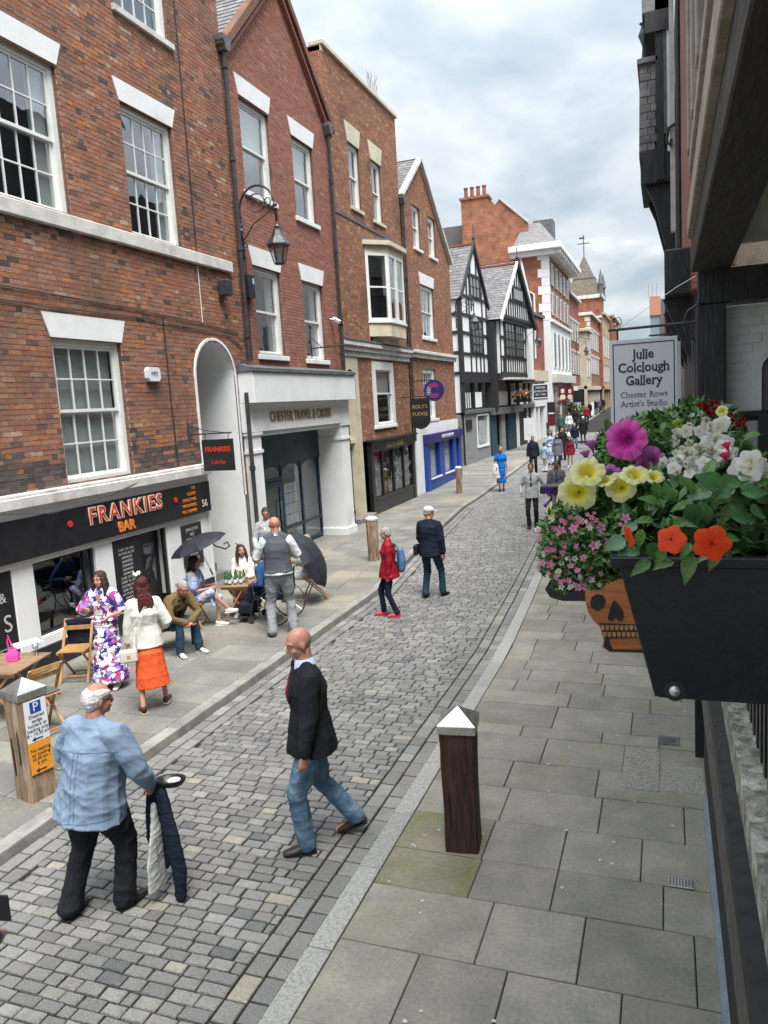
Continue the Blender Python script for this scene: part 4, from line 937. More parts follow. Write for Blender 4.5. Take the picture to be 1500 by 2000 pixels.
# further row on the left
def far_block(name, lab, X, y0, y1, z1, mat, floors, nx, trim=m_cream, depth=4, quoins=False, base=None):
    g = thing(name, lab, 'building', (X, y0, 0)); L = y1 - y0
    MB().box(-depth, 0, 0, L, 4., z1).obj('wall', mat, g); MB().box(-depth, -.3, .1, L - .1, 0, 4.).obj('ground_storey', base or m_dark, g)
    MB().box(-depth - .2, .3, -.2, L + .1, z1, z1 + .3).obj('cornice', trim, g, bevel=.04); MB().box(-.3, .15, 0, L, 3.9, 4.3).obj('shop_cornice', trim, g)
    for (a, b) in floors:
        for i in range(nx):
            Y = L * (i + .5) / nx; w_ = L / nx * .28
            w = MB().box(0, .06, Y - w_, Y + w_, a, b).obj('window', m_wood_w, g); B(.05, .08, Y - w_ * .8, Y + w_ * .8, a + .1, b - .1).obj('pane', m_glassF, w)
            MB().box(0, .1, Y - w_ * 1.2, Y + w_ * 1.2, b, b + .2).obj('lintel', trim, g)
        k = (a + b) / 2; wx = depth * .3
        w = MB().box(-wx - .6, -wx + .6, -.05, 0, a, b).obj('window', m_wood_w, g) if not quoins else None
    for i in range(nx + 1): MB().box(-.3, .0, max(0, L * i / nx - .2), min(L, L * i / nx + .2), 0, 3.9).obj('pier', trim, g)
    if quoins:
        for i in range(int((z1 - 4.5) / .5)): MB().box(-.5 if i % 2 else -.3, .03, -.04, .4, 4.5 + i * .5, 4.92 + i * .5).obj('quoin', m_stone_w, g)
    return g
far_block('brick_terrace', 'dark brick terrace with pale window bands past the white corner building', -7.9, 70, 79, 12.2, m_brickF2, ((5.4, 7.4), (8.4, 10.2)), 4, m_stone_w)
far_block('buff_stone_bay_building', 'slim buff stone fronted building with cream bay near the street bend', -7.3, 79.5, 84, 9.6, m_cream, ((5.2, 7.0), (7.6, 9.0)), 2)
far_block('brick_quoined_building', 'orange brick building with pale corner quoins and rows of sash windows', -7.35, 84.5, 96, 11.6, m_brickF, ((5.6, 7.4), (8.2, 10.2)), 5, m_stone_w, quoins=True)
far_block('tan_stone_building', 'tan stone building with dark oriel windows at the far left end', -6.9, 96.5, 108, 12.6, m_tan, ((4.8, 6.8), (7.8, 10.4)), 3, m_tan)
far_block('pink_brick_building', 'pinkish brick building closing the far left of the street', -6.6, 108.5, 124, 13.4, m_brickF2, ((4.8, 6.8), (7.8, 10.0)), 4, m_tan)
tw = thing('brick_tower', 'red brick tower with steep pyramid roof, corner pinnacles and weathervane', 'tower', (-9.0, 98, 0))
MB().box(-2.0, 2.0, -2, 2, 4, 14.6).obj('tower_wall', m_brickF2, tw); MB().box(-2.2, 2.2, -2.2, 2.2, 14.6, 15.0).obj('parapet', m_stone_w, tw)
MB().box(-2.06, 2.06, -2.06, 2.06, 12.3, 12.5).obj('string_course', m_stone_w, tw)
MB().loft([[(-2.2, -2.2, 15), (2.2, -2.2, 15), (2.2, 2.2, 15), (-2.2, 2.2, 15)], [(-1.25, -1.25, 17), (1.25, -1.25, 17), (1.25, 1.25, 17), (-1.25, 1.25, 17)], [(-.05, -.05, 19.8), (.05, -.05, 19.8), (.05, .05, 19.8), (-.05, .05, 19.8)]]).obj('pyramid_roof', M('green_brown_slate', (.15, .125, .095), (.10, .085, .065), rough=.8, bsc=4, bump=.3), tw)
MB().box(-1.3, 1.3, -1.3, 1.3, 17.0, 17.12).obj('roof_band', m_lead, tw)
for a, b in ((-2, -2), (2, -2), (2, 2), (-2, 2)): MB().lathe([(.25, 14.6), (.22, 16.0), (.35, 16.1), (.02, 17.8)], (a, b, 0), 8).obj('pinnacle', m_lead, tw)
MB().tube([(0, 0, 19.7), (0, 0, 22.2)], .05).obj('weathervane_mast', m_iron, tw); MB().box(-.7, .7, -.03, .03, 21.2, 21.3).box(-.5, .1, -.03, .03, 21.8, 22.0).obj('weathervane', m_iron, tw)
# far right hand end
ob = thing('orange_modern_block', 'orange framed modern block with blue glazing far down the right side', 'building', (-.9, 110, 0))
MB().box(-1.0, .4, 0, 6, 13.2, 15.6).obj('orange_box', M('orange_cladding', (.48, .22, .15), rough=.6), ob); MB().box(-.9, .4, .2, 6, 8, 13.2).obj('glazing', M('blue_glazing', (.22, .29, .33), rough=.2), ob)  # orange and blue muted: the distance haze is painted into both colours
MB().box(.4, 3.4, 0, 10, 4, 15.2).obj('grey_block', m_lead, ob)
for i in range(3): MB().box(-1.1 + i * .5, -1.04 + i * .5, -.1, -.02, 15.6, 17.2).obj('mast', M('orange_rail', (.5, .17, .1)), ob)

wd = thing('parapet_weed', 'small wispy weed growing from the parapet of the oriel building', 'plant', (X3, 25.6, 13.86)); rr = random.Random(6)
for i in range(14): a = rr.uniform(-1, 1); MB().tube([(0, a * .3, 0), (rr.uniform(-.1, .1), a * .4, .25), (rr.uniform(-.2, .2), a * .55, rr.uniform(.4, .6))], .006, 4).obj('stem', m_oldwood, wd)
# ================================================================== right side: the galleried row we stand on and its neighbours
rg = thing('galleried_row_building', 'dark timbered row building overhead with beige mouldings, gallery and shopfront plinth', 'building', (0, 0, 0))
m_beige = M('weathered_beige_moulding', (.40, .36, .29), (.28, .25, .20), rough=.8, sc_=6, bump=.3, bsc=20)
m_soff = M('dim_grey_soffit', (.50, .51, .47), (.42, .43, .40), rough=.9, sc_=1.5)
m_brownt = M('dark_brown_timber', (.028, .025, .023), (.018, .016, .015), rough=.7, bump=.5, bsc=10, stretch=(3, .5, 3))
MB().prism([(.245, -4), (.42, -4), (.60, 8.35), (.245, 8.35)], 4.70, 4.95, ax='z').obj('bressummer', m_brownt, rg, bevel=.01)
MB().box(.3, 4.5, -4, 8.6, 4.955, 5.1).obj('gallery_ceiling', m_soff, rg)
MB().box(.20, .26, -4, 7.9, 4.95, 5.15).obj('moulding', m_beige, rg, bevel=.008); MB().box(.26, .34, -4, 7.9, 5.15, 5.5).obj('moulding', m_beige, rg)
MB().box(.215, .30, -4, 7.8, 5.5, 5.62).obj('moulding', m_beige, rg, bevel=.008)
MB().box(.28, 4.5, -4, 8.2, 5.62, 10.4).obj('upper_wall', m_brownt, rg)
for k, yy in enumerate((7.6, 6.6, 5.6, 4.6, 3.6)):
    MB().box(.20, .28, yy - .12, yy + .12, 5.62, 10.3).obj('mullion', m_beige, rg, bevel=.008); MB().box(.25, .28, yy - .75, yy - .25, 5.9, 9.8).obj('dark_window', m_glassF, rg)
MB().box(.31, 4.5, 8.4, 8.66, 4.40, 4.72).obj('cross_beam', m_bltim, rg, bevel=.01)
MB().box(.30, .56, 8.42, 8.72, 2.0, 4.40).obj('gallery_post', m_bltim, rg, bevel=.012)
wp = MB().box(.575, 4.5, 8.68, 9., 1.9, 4.38).obj('white_brick_wall', m_white, rg)
rr = random.Random(11); z = 3.0; k = 0
while z < 4.36:
    x = .58 - (.1 if k % 2 else 0)
    while x < 1.4:
        a, b = max(x, .58), x + rr.uniform(.2, .25)
        if b - a > .05 and not (a < 1.62 and b > .86 and z < 3.98): MB().box(a + .004, b - .004, 8.68 - rr.uniform(.006, .014), 8.682, z + .004, min(z + .086, 4.378)).obj('white_brick', m_white, rg, bevel=.004)
        x = b
    z += .09; k += 1
pts = [(.88, 2.6), (.88, 3.72)] + [(.88 + .35 * (1 - math.cos(t)), 3.72 + .24 * math.sin(t)) for t in [k * math.pi / 10 for k in range(1, 10)]] + [(1.58, 3.72), (1.58, 2.6)]
MB().prism(pts, 8.655, 8.68).obj('arched_opening', m_lead, rg)
mb = MB()
for a, b in zip(pts, pts[1:]): mb.beam((a[0], 8.65, a[1]), (b[0], 8.65, b[1]), .05, .04)
mb.obj('arch_trim', m_white, rg)
MB().tube([(.36, 8.4, 3.28), (2.2, 8.4, 3.28)], .05, 8).obj('gallery_rail', m_black, rg); MB().box(.85, .95, 8.35, 8.45, 2.2, 3.3).obj('rail_post', m_black, rg)
# balustrade along the gallery edge
MB().box(.31, .42, -1, 8.4, 3.10, 3.17).obj('handrail', M('grey_worn_handrail', (.22, .22, .22), (.12, .12, .125), rough=.35), rg, bevel=.015)
yy = -1.
while yy < 8.4:
    MB().box(.335, .385, yy, yy + .05, 2.12, 3.10).obj('baluster', m_black, rg); yy += .13
MB().box(.27, 1.2, -1, 8.4, 1.86, 2.02).obj('stone_ledge', m_lichen, rg); MB().box(.42, 4.5, -1, 8.4, 1.9, 2.0).obj('gallery_floor', m_flagl, rg)
MB().box(.20, .30, -1, 7.3, 1.55, 1.855).obj('black_cornice', m_black, rg, bevel=.012); MB().box(.30, .5, -1, 7.3, .12, 1.85).obj('shopfront', m_dark, rg)
MB().box(.265, .345, 2., 6.8, .03, .075).obj('lead_strip', M('blue_grey_strip', (.24, .28, .33), (.2, .23, .27), rough=.5), rg); MB().box(.345, .42, 2., 7.2, .03, .11).obj('timber_strip', m_oldwood, rg)
MB().box(.235, .325, 7.62, 7.72, .03, 1.6).obj('black_pilaster', m_black, rg); MB().box(.325, .40, 7.62, 7.72, .03, 1.6).obj('white_pilaster', m_stone_w, rg); MB().box(.27, 1.0, 7.75, 8.4, 0, 1.855).obj('shop_side', m_dark, rg)
MB().box(4.4, 4.6, -4, 9, 0, 10).obj('rear_wall', m_soff, rg); MB().box(1.9, 2.0, -1, 8.6, 2.0, 4.97).obj('gallery_shop_wall', m_soff, rg)
MB().box(.3, 4.5, -4.2, -4, 5.0, 10).obj('end_wall', m_brownt, rg)
# neighbours along the right
rb = thing('right_brick_building', 'narrow strip of red brick facade on the right beyond the timbered row', 'building', (0, 0, 0))
MB().box(.42, 4, 9.9, 15.5, 4.7, 11.3).obj('wall', m_mortar, rb)
mb = MB(); z = 4.72; k = 0; rr = random.Random(12)
while z < 11.25:
    x = .30
    for w_ in ((.18, .18, .1) if k % 2 else (.09, .18, .18)):
        mb.box(x + .004, x + w_ - .004, 9.88 - rr.uniform(.003, .01), 9.9, z, z + .066); x += w_
    z += .075; k += 1
mb.obj('bricks', m_brick2, rb, kind='stuff'); MB().box(.295, .42, 9.9, 15.5, 4.7, 11.3).obj('front_wall', m_brickF2, rb)
MB().box(.33, 4, 9.9, 15.5, 2.0, 4.69).obj('black_gallery', m_bltim, rb)
MB().box(.38, 4, 9.9, 15.5, 0, 2.0).obj('shop_storey', m_dark, rb)
rt = thing('right_timber_oriel_house', 'black timbered house with slate hung oriel and turret projecting high on the right', 'building', (0, 0, 0))
MB().box(.36, 4, 15.5, 23, 0, 4.2).obj('lower_storey', m_black, rt); MB().box(.30, 4, 15.6, 23, 4.2, 12.8).obj('wall', m_bltim, rt)
for y0, y1, a, b in ((15.55, 15.6, .12, .2), (15.55, 15.6, .22, .28)): MB().box(a, b, 15.4, 15.6, 6.4 if a < .2 else 5.9, 12.6).obj('pilaster', m_beige if a > .2 else m_stone_w, rt)
MB().tube([(.26, 15.2, 5.4), (.26, 15.2, 14)], .045).obj('drainpipe', m_iron, rt)
mb = MB(); z = 9.1; k = 0
while z < 11.0:
    xo = -.52 + (z - 9.1) * .02
    for i in range(2): mb.box(xo + i * .18 + (.07 if k % 2 else 0) * (i > 0), min(xo + (i + 1) * .18 + (.07 if k % 2 else 0) - .012, -.14), 19.96 - .008 * (k % 2), 20.5, z, z + .16)
    mb.box(xo - .02, xo + .01, 20.5, 22.5, z, z + .16); z += .17; k += 1
mb.obj('hung_slates', m_slate, rt, kind='stuff')
MB().box(-.48, .25, 20.02, 22.5, 9.1, 11.).obj('oriel_body', m_bltim, rt); MB().box(-.54, -.1, 19.9, 22.6, 11.0, 11.1).obj('oriel_cap', m_lead, rt)
MB().lathe([(.10, 11.1), (.05, 11.2), (.03, 11.5), (.12, 11.75), (.04, 11.95), (.10, 12.0)], (-.40, 20.3, 0), 8).obj('finial', m_lead, rt)
MB().box(-.42, .25, 19.9, 22.4, 12.05, 15).obj('upper_bay', m_slate, rt); MB().box(-.36, .25, 19.85, 22.4, 11.6, 12.04).obj('bay_base', m_bltim, rt)
MB().box(-.50, .2, 19.95, 22.5, 8.35, 9.09).obj('oriel_beam', m_bltim, rt, bevel=.02)
MB().prism([(-.38, 8.34), (.25, 8.34), (.25, 6.1), (.12, 6.2), (.02, 7.0), (-.2, 7.9)], 20.1, 20.4).obj('bracket', m_bltim, rt); MB().prism([(-.38, 8.34), (.25, 8.34), (.25, 6.1), (.12, 6.2), (.02, 7.0), (-.2, 7.9)], 21.9, 22.2).obj('bracket', m_bltim, rt)
MB().box(-.14, .03, 19.9, 20.02, 8.4, 12.4).obj('black_post', m_bltim, rt); MB().box(.03, .10, 19.9, 20.02, 9.4, 12.8).obj('grey_panel', m_lead, rt); MB().box(.10, .17, 19.9, 20.02, 9.0, 12.8).obj('white_panel', m_white, rt)
MB().tube([(.2, 15.35, 8.2), (.1, 15.35, 8.15), (.06, 15.35, 7.95), (.12, 15.35, 7.85), (.14, 15.35, 7.95)], .03, 6).obj('scroll_bracket', m_iron, rt)
for y0 in (10.5, 12.5, 14.5): MB().prism([(.32, 4.7), (-.02, 4.7), (.1, 4.4), (.30, 3.9)], y0, y0 + .2).obj('jetty_bracket', m_bltim, rb)
MB().box(.0, .32, 10.2, 15.5, 4.7, 5.25).obj('jetty_box', m_bltim, rb, bevel=.02)
rf = thing('right_far_terrace', 'dark timbered terrace receding along the far right of the street', 'building', (0, 0, 0))
for a, b, X, h, mt in ((23, 31, .3, 11.5, m_bltim), (31.2, 42, .12, 10.5, m_stone_w), (42.2, 55, .02, 10.5, m_brickF2), (55.2, 75, .35, 9.5, m_bltim), (75, 100, -.2, 9.6, m_brickF2)):
    MB().box(X, 5, a, b, 0, h).obj('house_front', mt, rf)
    for i in range(3): MB().box(X - .03, X, a + 1 + i * (b - a) / 3.2, a + 2.2 + i * (b - a) / 3.2, 5.5, 7.6).obj('window', m_glassF, rf)
    MB().box(X - .25, X, a, b, 4.2, 4.6).obj('cornice', m_lead, rf)
# ================================================================== street furniture and hanging things
def bollard(lab, x, y, z0, w, h, rz, wood, capw=1.12, caph=.11, round_=False, name='wooden_bollard', steel=True):
    o = thing(name, lab, 'bollard', (x, y, z0), R(rz)); n = 8
    rings = []
    rr = random.Random(int(x * 100)); pts = []
    c = w * .5
    base = [(-c, -c * .96), (-c * .2, -c), (c * .9, -c), (c, -c * .9), (c, c * .2), (c * .95, c), (-c * .9, c), (-c, c * .9)]
    if round_: base = [(c * math.cos(k * math.pi / 4), c * math.sin(k * math.pi / 4)) for k in range(8)]
    for k in range(9):
        z = h * k / 8; s = 1 - .03 * math.sin(k * .6)
        rings.append([(a * s + rr.uniform(-.004, .004), b * s + rr.uniform(-.004, .004), z - .02 if k == 0 else z) for a, b in base])
    MB().loft(rings).obj('post', wood, o, bevel=.004)
    for s_ in range(4):                                                    # drying cracks
        a = rr.uniform(-c * .7, c * .7); zz = rr.uniform(.1, h * .6)
        MB().box(a - .004, a + .003, -c - .006, -c + .01, zz, zz + rr.uniform(.15, .35)).obj('crack', m_ink, o)
    cw = c * capw
    if steel:
        MB().box(-cw, cw, -cw, cw, h, h + .07).obj('cap_band', m_steel, o, bevel=.003)
        MB().loft([[(-cw, -cw, h + .072), (cw, -cw, h + .072), (cw, cw, h + .072), (-cw, cw, h + .072)], [(-.004, -.004, h + .07 + caph), (.004, -.004, h + .07 + caph), (.004, .004, h + .07 + caph), (-.004, .004, h + .07 + caph)]]).obj('cap', m_steel, o)
    else: MB().lathe([(c * 1.05, h), (c * 1.1, h + .04), (c * .7, h + .09), (.01, h + .1)], (0, 0, 0), 12).obj('cap', m_stone_w, o)
    return o
bollard('dark brown wooden bollard with silver pyramid cap at the right kerb', -1.575, 5.62, .03, .27, 1.0, 7, m_darkwood)
bl = bollard('pale weathered bollard carrying parking signs beside the left kerb', -5.72, 5.32, .1, .27, 1.0, -14, m_oldwood)
# parking plates face the street (local +x)
pl = MB().box(.139, .148, -.10, .12, .58, .98).obj('parking_plate', m_paper, bl); po = MB().box(.139, .148, -.10, .12, .27, .575).obj('loading_plate', M('amber_plate', (.75, .30, .02), rough=.5), bl)
MB().box(.148, .150, -.045, .065, .855, .965).obj('blue_square', M('parking_blue', (.015, .06, .32), rough=.5), pl)
def ptxt(s, size, z, par, mat=m_ink, y=.01): return text(s, size, mat, par, (.1505, y, z), rot=(90, 0, 90), ext=.0006, name='print')
text('P', .12, m_paper, pl, (.1515, .01, .91), rot=(90, 0, 90), ext=.0006)
for i, s in enumerate(['Disabled', 'badge', 'holders or', 'loading only', '8 - 10.30 am']): ptxt(s, .045, .825 - i * .043, pl)
for i, s in enumerate(['No waiting', 'or loading', '10.30 am -', '6 pm']): ptxt(s, .045, .50 - i * .043, po)
for z, p in ((.605, pl), (.30, po)):
    MB().box(.1485, .1505, -.03, .05, z - .006, z + .006).prism([(-.06, z), (-.025, z - .022), (-.025, z + .022)], .1485, .1505, ax='x').obj('arrow', m_ink, p)
bollard('weathered pale wooden bollard behind the woman in the red jacket', -6.33, 16.15, .1, .27, .93, 20, m_oldwood, round_=True, steel=False)
bollard('distant brown wooden bollard with pale top near the blue charity shop', -7.45, 28.4, .1, .24, .95, 10, m_oldwood, round_=True, steel=False)

def lantern(lab, X, y, z, k=1., group='ornate wall lanterns on scroll brackets'):
    """scroll bracket fixed to a wall at (X, y), lamp hung out to +x"""
    o = thing('wall_lantern', lab, 'lantern', (X, y, z), 0, group); o.scale = (k, k, k)
    arc = [(0, 0, -.9), (0, 0, .1)] + [(.0 + .42 * (1 - math.cos(t)), 0, .1 + .42 * math.sin(t) * 1.1) for t in [i * math.pi / 12 for i in range(1, 12)]] + [(.84, 0, .06), (.85, 0, -.22)]
    MB().tube(arc, .024, 8).obj('bracket', m_iron, o, smooth=True)
    def spiral(cx, cz, r0, turns, a0, dr=1): return [(cx + r0 * (1 - i / 26) * math.cos(a0 + dr * turns * 2 * math.pi * i / 24), 0, cz + r0 * (1 - i / 26) * math.sin(a0 + dr * turns * 2 * math.pi * i / 24)) for i in range(23)]
    MB().tube(spiral(.42, .18, .24, 1.6, 2.6, -1), .014, 6).obj('scroll', m_iron, o); MB().tube(spiral(.66, .22, .12, 1.3, 3.6, 1), .012, 6).obj('scroll', m_iron, o)
    MB().tube([(0, 0, -.55), (.12, 0, -.42), (.3, 0, -.2), (.5, 0, -.1), (.72, 0, .02), (.84, 0, .15)], .014, 6).obj('brace', m_iron, o)
    MB().tube(spiral(.10, -.60, .07, 1.1, 1.5, 1), .012, 6).obj('scroll', m_iron, o)
    MB().lathe([(.03, -.1), (.05, -.05), (.03, 0), (.045, .05), (.03, .1)], (0, 0, -.25), 10).box(-.1, .03, -.03, .03, -.2, -.12).lathe([(.03, .4), (.05, .44), (.03, .48), (.05, .52), (.02, .58)], (.84, 0, -.4), 10).obj('collar', m_iron, o)
    L = (.85, 0, -.22)
    def ring(r, zz): return [(L[0] + r * math.cos(a), r * math.sin(a), L[2] + zz) for a in [math.pi / 6 + i * math.pi / 3 for i in range(6)]]
    MB().loft([ring(.02, 0), ring(.035, -.06), ring(.06, -.10), ring(.05, -.14), ring(.10, -.17)]).obj('finial', m_iron, o)
    MB().loft([ring(.09, -.17), ring(.14, -.30), ring(.235, -.44), ring(.25, -.46), ring(.25, -.49), ring(.21, -.50)]).obj('hood', m_iron, o)
    g = MB(); t, b_ = ring(.205, -.50), ring(.115, -.84)
    for i in range(6):
        MB().add([t[i], t[(i + 1) % 6], b_[(i + 1) % 6], b_[i]], [(0, 1, 2, 3)]).obj('pane', m_lampglass, o, norm=False)
    for i in range(6): g.beam(t[i], b_[i], .018, .018)
    g.loft([ring(.125, -.84), ring(.10, -.87)]); 
    for i in range(6): g.beam(t[i], t[(i + 1) % 6], .016, .016)
    g.obj('cage', m_iron, o); MB().lathe([(.03, 0), (.06, .1), (.05, .22), (.01, .26)], (L[0], 0, L[2] - .82), 8).obj('lamp', m_paper, o)
    return o
m_lampglass = glass_mat('lantern_glass', (.85, .87, .87), refl=.25, wav=0)
lantern('large ornate black wall lantern between bar building and travel shop', -8.42, 15.0, 7.75)
lantern('smaller ornate lantern in front of the first timber framed house', -9.0, 35.2, 7.8)
lantern('thin black wall lantern beyond the second timbered gable', -8.4, 50.2, 7.75)
lantern('tiny distant wall lantern by the white corner building', -7.3, 70.3, 7.9)

# Frankies hanging sign
h = thing('hanging_sign', 'square black hanging sign with red lettering over the arched passage', 'sign', (-8.5, 12.45, 0))
MB().tube([(.02, 0, 3.2), (.02, 0, 3.55)], .015).tube([(.0, 0, 3.28), (.95, 0, 3.28)], .014).tube([(.02, 0, 3.5), (.15, 0, 3.42), (.4, 0, 3.34), (.8, 0, 3.29)], .008).obj('bracket', m_iron, h)
for x in (.38, .88): MB().tube([(x, 0, 3.27), (x, 0, 3.16)], .006).obj('hanger', m_iron, h)
bd = MB().box(.3, .97, -.015, .015, 2.58, 3.17).obj('board', m_black, h, bevel=.003)
text('FRANKIES', .125, m_red, bd, (.635, -.018, 2.98), ext=.002, off=.004, sx=1.0); text('Café Bar', .11, m_red, bd, (.635, -.018, 2.74), ext=.002, sx=.8)
# fudge sign
h = thing('hanging_sign', 'small black shield shaped hanging sign with gold lettering near the fudge shop', 'sign', (-9.0, 26.6, 0))
MB().tube([(0, 0, 3.85), (1.15, 0, 3.85)], .02).tube([(0, 0, 4.5), (.5, 0, 4.1), (1.0, 0, 3.87)], .012).obj('bracket', m_iron, h)
pts = [(.35, 3.78), (.35, 2.95), (.42, 2.82), (.55, 2.72), (.72, 2.67), (.89, 2.72), (1.02, 2.82), (1.09, 2.95), (1.09, 3.78)]
bd = MB().prism(pts, -.02, .02).obj('board', m_black, h); text("ROLY'S", .18, m_gold, bd, (.72, -.024, 3.48), ext=.002, serif=True); text('FUDGE', .18, m_gold, bd, (.72, -.024, 3.22), ext=.002, serif=True)
# round purple sign
h = thing('round_sign', 'round deep purple sign with dotted letter C above the blue shop', 'sign', (-9.0, 28.3, 4.05))
MB().tube([(0, 0, .4), (.75, 0, .4)], .02).obj('bracket', m_iron, h)
bd = MB().lathe([(.40, -.03), (.40, .03)], (.78, 0, 0), 32, T=Matrix.Rotation(R(90), 3, 'X')).obj('disc', m_purple, h)
m_pink = M('magenta_dots', (.65, .08, .22), rough=.5)
for ring_, n_ in ((.15, 13), (.19, 15), (.23, 17), (.27, 19)):
    for i in range(n_):
        a = R(50 + 260 * i / (n_ - 1))
        MB().lathe([(.017, -.004), (.017, .004)], (.78 + ring_ * math.cos(a), -.033, ring_ * math.sin(a)), 8, T=Matrix.Rotation(R(90), 3, 'X')).obj('dot', m_pink if (abs(math.sin(a)) > .6) else m_paper, bd)
# gallery sign
h = thing('gallery_sign', 'white hanging sign of the artist gallery on an iron bracket at right', 'sign', (0, 8.6, 0), R(1))
MB().tube([(.34, 0, 4.245), (-.56, 0, 4.235)], .014).obj('bar', m_iron, h)
def spir(cx, cz, r0, t, a0, dr=1): return [(cx + r0 * (1 - i / 26) * math.cos(a0 + dr * t * 2 * math.pi * i / 24), 0, cz + r0 * (1 - i / 26) * math.sin(a0 + dr * t * 2 * math.pi * i / 24)) for i in range(24)]
MB().tube(spir(-.49, 4.32, .075, 1.4, -1.57, 1), .005, 5).obj('scroll', m_steel, h); MB().tube([(-.45, 0, 4.25), (.1, 0, 4.6), (.30, 0, 4.7)], .003, 4).obj('stay_wire', m_steel, h)
MB().tube([(.32, 0, 4.05), (.22, 0, 4.1), (.18, 0, 4.22)], .012).tube([(.32, 0, 4.42), (.22, 0, 4.36), (.18, 0, 4.25)], .012).obj('scroll_brace', m_iron, h)
for x in (-.47, .02): MB().tube([(x, 0, 4.24), (x, 0, 4.125)], .008).obj('hanger', m_iron, h)
bd = MB().box(-.55, .12, -.014, .014, 3.17, 4.125).obj('board', m_paper, h, bevel=.003)
mb = MB()
for a, b, c, d in ((-.52, -.51, 3.21, 4.085), (.08, .09, 3.21, 4.085), (-.51, .08, 4.075, 4.085), (-.51, .08, 3.21, 3.22)): mb.box(a, b, -.017, -.014, c, d)
mb.obj('printed_border', m_ink, bd)
for s, sz, z, m_, o_ in (('Julie', .135, 3.965, m_ink, .002), ('Colclough', .135, 3.83, m_ink, .002), ('Gallery', .135, 3.695, m_ink, .002), ('Chester Rows', .088, 3.55, m_ink, -.001), ("Artist's Studio", .088, 3.455, m_ink, -.001), ('juliecolclough.com', .055, 3.31, m_ink, -.001)):
    text(s, sz, m_, bd, (-.215, -.017, z), ext=.0015, serif=True, off=o_, sx=.92)
h2 = thing('hanging_sign', 'pale blank edged hanging sign mostly hidden behind the gallery sign', 'sign', (0, 11, 0))
MB().box(-.25, .19, -.015, .015, 3.45, 4.2).obj('board', m_paper, h2); MB().tube([(-.2, 0, 4.3), (.35, 0, 4.3)], .012).obj('bar', m_iron, h2)
# wooden skull sign with hat below the planter
sk = thing('skull_sign', 'cut out wooden skull sign wearing a flat black hat beneath the planter', 'sign', (-.1, 2.3, 0))
m_skw = M('striped_orange_wood', (.60, .21, .07), (.30, .09, .04), rough=.45, sc_=5, stretch=(.6, 1, 9), bsc=12, co='obj')
def pxs(L): return [((aty(a, b, 2.3).x + .1), aty(a, b, 2.3).z) for a, b in L]
skull = pxs([(1142, 1110), (1144, 1175), (1150, 1195), (1160, 1212), (1172, 1222), (1176, 1236), (1180, 1250), (1176, 1262), (1190, 1272), (1262, 1274), (1310, 1270), (1325, 1240), (1340, 1200), (1350, 1150), (1348, 1110)])
sb = MB().prism(skull, -.008, .008).obj('skull', m_skw, sk)
hat = pxs([(1065, 1150), (1075, 1132), (1100, 1122), (1142, 1118), (1142, 1090), (1350, 1090), (1350, 1118), (1420, 1140), (1420, 1160), (1350, 1172), (1142, 1173), (1100, 1173), (1075, 1166)])
MB().prism(hat, -.006, .012).obj('hat', m_black, sk)
def inlay(L, y=-.0105): return MB().prism(pxs(L), y, -.0082).obj('painted_hollow', m_ink, sb)
inlay([(1156, 1165), (1165, 1159), (1178, 1161), (1183, 1172), (1178, 1186), (1166, 1192), (1156, 1185), (1153, 1175)])
inlay([(1198, 1172), (1203, 1172), (1216, 1190), (1219, 1202), (1214, 1211), (1207, 1210), (1203, 1203), (1197, 1210), (1190, 1211), (1187, 1204), (1192, 1186)])
inlay([(1170, 1215), (1250, 1218), (1252, 1243), (1180, 1245)])
m_tooth = M('pale_carved_teeth', (.50, .27, .12), (.4, .2, .09), rough=.6)
for r in range(2):
    for i in range(8):
        x, y_ = 1173 + r * 4 + i * 9.3, 1218 + r * 13
        q = [(x + 1, y_ + 1), (x + 7.5, y_ + 1), (x + 8.3, y_ + 5), (x + 7, y_ + 10.5), (x + 2, y_ + 10.5), (x + .5, y_ + 5)]
        MB().prism(pxs(q), -.0135, -.0107).obj('tooth', m_tooth, sb)
inlay([(1181, 1246), (1190, 1244), (1191, 1256), (1198, 1266), (1262, 1268), (1262, 1272), (1192, 1270), (1180, 1262)])
MB().tube([(.07, 0, 3.36), (.07, 0, 3.0)], .006).obj('hanging_rod', m_iron, sk)

# folding furniture ------------------------------------------------
def slat(mb, a, b, w=.035, t=.02, up=(0, 0, 1)): mb.beam(a, b, w, t, up=up)
def folding_chair(lab, x, y, z, rz, seatmat=None, sc_=1.):
    o = thing('folding_chair', lab, 'chair', (x, y, z), R(rz), 'wooden folding chairs outside the bar'); o.scale = (sc_,) * 3
    for s in (-.19, .19):
        MB().beam((s, .20, .0), (s, -.22, .82), .022, .035, up=(1, 0, 0)).obj('leg', m_beech, o, bevel=.003)
        MB().beam((s * .86, -.25, .0), (s * .86, .20, .44), .022, .032, up=(1, 0, 0)).obj('leg', m_beech, o, bevel=.003)
        MB().beam((s * .93, -.18, .43), (s * .93, .22, .44), .02, .03).obj('rail', m_beech, o)
    for i in range(6): MB().box(-.19, .19, -.17 + i * .065, -.115 + i * .065, .445, .46).obj('seat_slat', seatmat or m_beech, o, bevel=.002)
    for zz in (.70, .79): MB().beam((-.19, -.155 - (zz - .7) * .5, zz), (.19, -.155 - (zz - .7) * .5, zz), .014, .06).obj('back_slat', m_beech, o, bevel=.002)
    for yy, zz in ((.15, .1), (-.2, .06)): MB().beam((-.17, yy, zz), (.17, yy, zz), .02, .02).obj('stretcher', m_beech, o)
    return o
